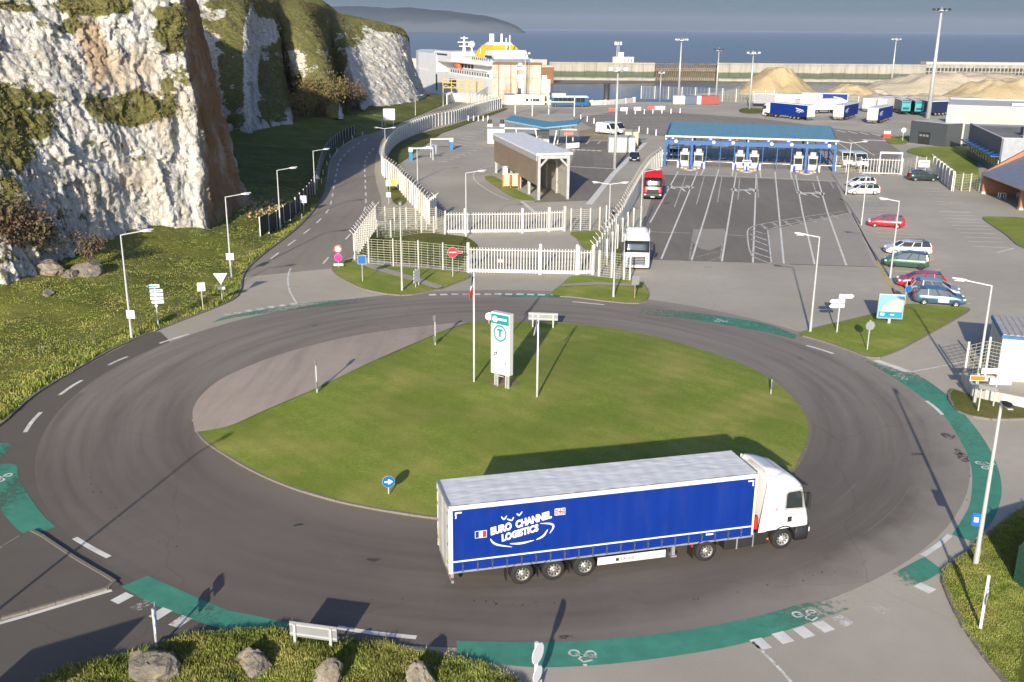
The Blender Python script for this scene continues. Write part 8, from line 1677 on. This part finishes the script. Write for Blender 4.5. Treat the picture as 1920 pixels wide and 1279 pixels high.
# boulders
k = N('boulder_stone'); a = k.ramp(k.noise(1.6, 6, k.pos(world=False), .65), [(.3, (.14, .12, .09)), (.55, (.29, .25, .19)), (.75, (.42, .37, .29))]); a = k.mix(k.rng(k.noise(2.2, 3, k.pos(world=False)), .62, .70, 0, .8), a, (.50, .34, .09)); k.col(a); k.set(.95); k.bump(k.noise(5, 6, k.pos(world=False), .7), .9, .12); M_BLD = k.m
def boulder(label, p, sx, sy, sz, seed):
    bm = bmesh.new(); bmesh.ops.create_icosphere(bm, subdivisions=4, radius=1); me = bpy.data.meshes.new('boulder'); bm.to_mesh(me); bm.free(); n_ = len(me.vertices); v = np.empty(n_ * 3, np.float32); me.vertices.foreach_get('co', v); v = v.reshape(-1, 3).astype(float)
    f = 1 + .30 * fbm(v * 1.1 + seed * 3.1, 3, seed) + .22 * (1 - 2 * np.abs(fbm(v * 2.0 + seed, 4, seed + 5))) + .06 * fbm(v * 7, 3, seed); v = v * f[:, None]; rc = np.random.RandomState(seed + 50)
    for _ in range(9):
        nn = rc.normal(0, 1, 3); nn /= np.linalg.norm(nn); v = v - np.maximum(0, v @ nn - rc.uniform(.68, .95))[:, None] * nn
    v = v * np.array([sx, sy, sz]) * 1.15 + fbm(v * 4, 4, seed)[:, None] * .09; v[:, 2] = np.maximum(v[:, 2], -.25); me.vertices.foreach_set('co', v.astype(np.float32).ravel()); me.materials.append(M_BLD)
    o = inst('boulder', me, None, p, seed); tag(o, label, 'boulder', 'boulders on the verges'); return o
boulder('large grey cracked boulder beside the edge on arrow sign', G(292, 1258, .22), .78, .74, .62, 1); boulder('low yellow lichen stained boulder in tall foreground grass', G(480, 1248, .2), .64, .5, .46, 2); boulder('upright pale boulder below the foreground guide sign', G(618, 1276, .35), .45, .42, .62, 3); boulder('pale boulder in foreground grass left of the white sign post', G(792, 1274, .35), .42, .40, .58, 4)
for lb, u, v, s_, sd in (('pale chalk boulder on the bank below the cliff, larger', 168, 512, 1.1, 5), ('pale chalk boulder at the cliff foot, left of the larger', 92, 512, 1.0, 6), ('small chalk boulder in the grass beside the larger one', 130, 520, .5, 7), ('small pale rock lying low on the grass bank', 90, 556, .35, 8)): boulder(lb, bankP(u, v) + Vector((0, 0, .15)), s_ * 1.2, s_, s_ * .8, sd)
rub = []
rs = np.random.RandomState(5); b0 = bankP(490, 395)
for i in range(260): x, y = b0.x + rs.normal(0, 2.0), b0.y + rs.normal(0, 3.0); rub.append((x, y, bank_z(x, y) + .02))
def stones(pts, smin, smax, seed, mat):
    rs = np.random.RandomState(seed); base_ = np.array([(1, 0, 0), (-1, 0, 0), (0, 1, 0), (0, -1, 0), (0, 0, 1), (0, 0, -.4)], float); fs = np.array([(0, 2, 4), (2, 1, 4), (1, 3, 4), (3, 0, 4), (2, 0, 5), (1, 2, 5), (3, 1, 5), (0, 3, 5)]); P = []; q = []
    for i, p in enumerate(pts): s_ = rs.uniform(smin, smax); P.append(base_ * s_ * rs.uniform(.6, 1.3, (6, 1)) + np.array(p)); q.append(fs + 6 * i)
    return npmesh(np.concatenate(P), np.concatenate(q), 'rubble', mat)
o = inst('rubble', stones(rub, .08, .28, 3, pm('rubble_buff', (.46, .33, .20), .95, var=.3, vs=2))); tag(o, 'buff rubble fallen at the foot of the brown rock face', 'rubble', kind='stuff')
# shrubs: trunk, limbs and a twiggy crown
def shrub(label, p, h, wd_, seed, mat, dens_=900, name='shrub'):
    t_ = thing(name, label, 'shrub', p, 0, 'bare shrubs at the cliff foot'); rs = np.random.RandomState(seed); cen = []
    tr = MB()
    for i in range(7):
        a_ = rs.rand() * 6.28; l_ = h * rs.uniform(.6, .95); tip = Vector((math.cos(a_) * wd_ * rs.uniform(.2, .8), math.sin(a_) * wd_ * rs.uniform(.2, .8), l_)); mid_ = tip * .5 + Vector((rs.normal(0, .15), rs.normal(0, .15), .1 * h)); tr.cyl((0, 0, 0), mid_, .06 * h / 3, .035 * h / 3, 5); tr.cyl(mid_, tip, .035 * h / 3, .01, 5)
        for _ in range(9): f = rs.uniform(.45, 1.05); cen.append(mid_.lerp(tip, f * 1.0) + Vector(rs.normal(0, .14 * wd_, 3)))
    tr.build('trunk', M_BARK, t_); me = leaf_cloud([tuple(c) for c in cen], dens_ // len(cen), .11 * h / 3, .13 * wd_, seed + 1, mat, 'crown'); inst('crown', me, t_)
for i, (u, v, h, w) in enumerate(((20, 500, 5.5, 3.5), (65, 498, 4.5, 3.), (-30, 505, 6, 4.), (172, 500, 3.2, 1.8))): shrub(('brown bare shrub at the left edge under the cliff', 'brown bare shrub between left edge and chalk boulder', 'brown bare shrub partly outside the left edge', 'thin bare shrub behind the larger chalk boulder')[i], bankP(u, v), h, w, 20 + i, M_TWIG, 1600)
for i, (u, v, h, w, m) in enumerate(((655, 212, 7, 5, M_TWIG), (630, 214, 8, 6, M_SCRUB), (600, 218, 8, 7, M_SCRUB), (668, 205, 5, 4, M_TWIG), (575, 224, 6, 5, M_SCRUB))): shrub(('brown shrub right of the shaded hollow', 'tall olive shrub in the mouth of the hollow', 'broad olive shrub deep in the shaded hollow', 'small brown shrub before the far white face', 'low olive shrub at the left of the hollow')[i], bankP(u, v), h, w, 40 + i, m, 2200)
HAZE_D = 4.5e-5
# ================================================================== the air
hb = MB().bx(-15500, 15500, -700, 16500, -9, 190)
k = bpy.data.materials.new('haze_air'); k.use_nodes = True; t = k.node_tree; t.nodes.clear()
pv = t.nodes.new('ShaderNodeVolumePrincipled'); ou = t.nodes.new('ShaderNodeOutputMaterial'); pv.inputs['Color'].default_value = (.76, .86, 1, 1)
pv.inputs['Density'].default_value = HAZE_D; pv.inputs['Anisotropy'].default_value = .0; t.links.new(pv.outputs[0], ou.inputs['Volume'])
tag(hb.build('haze', k), kind='stuff')
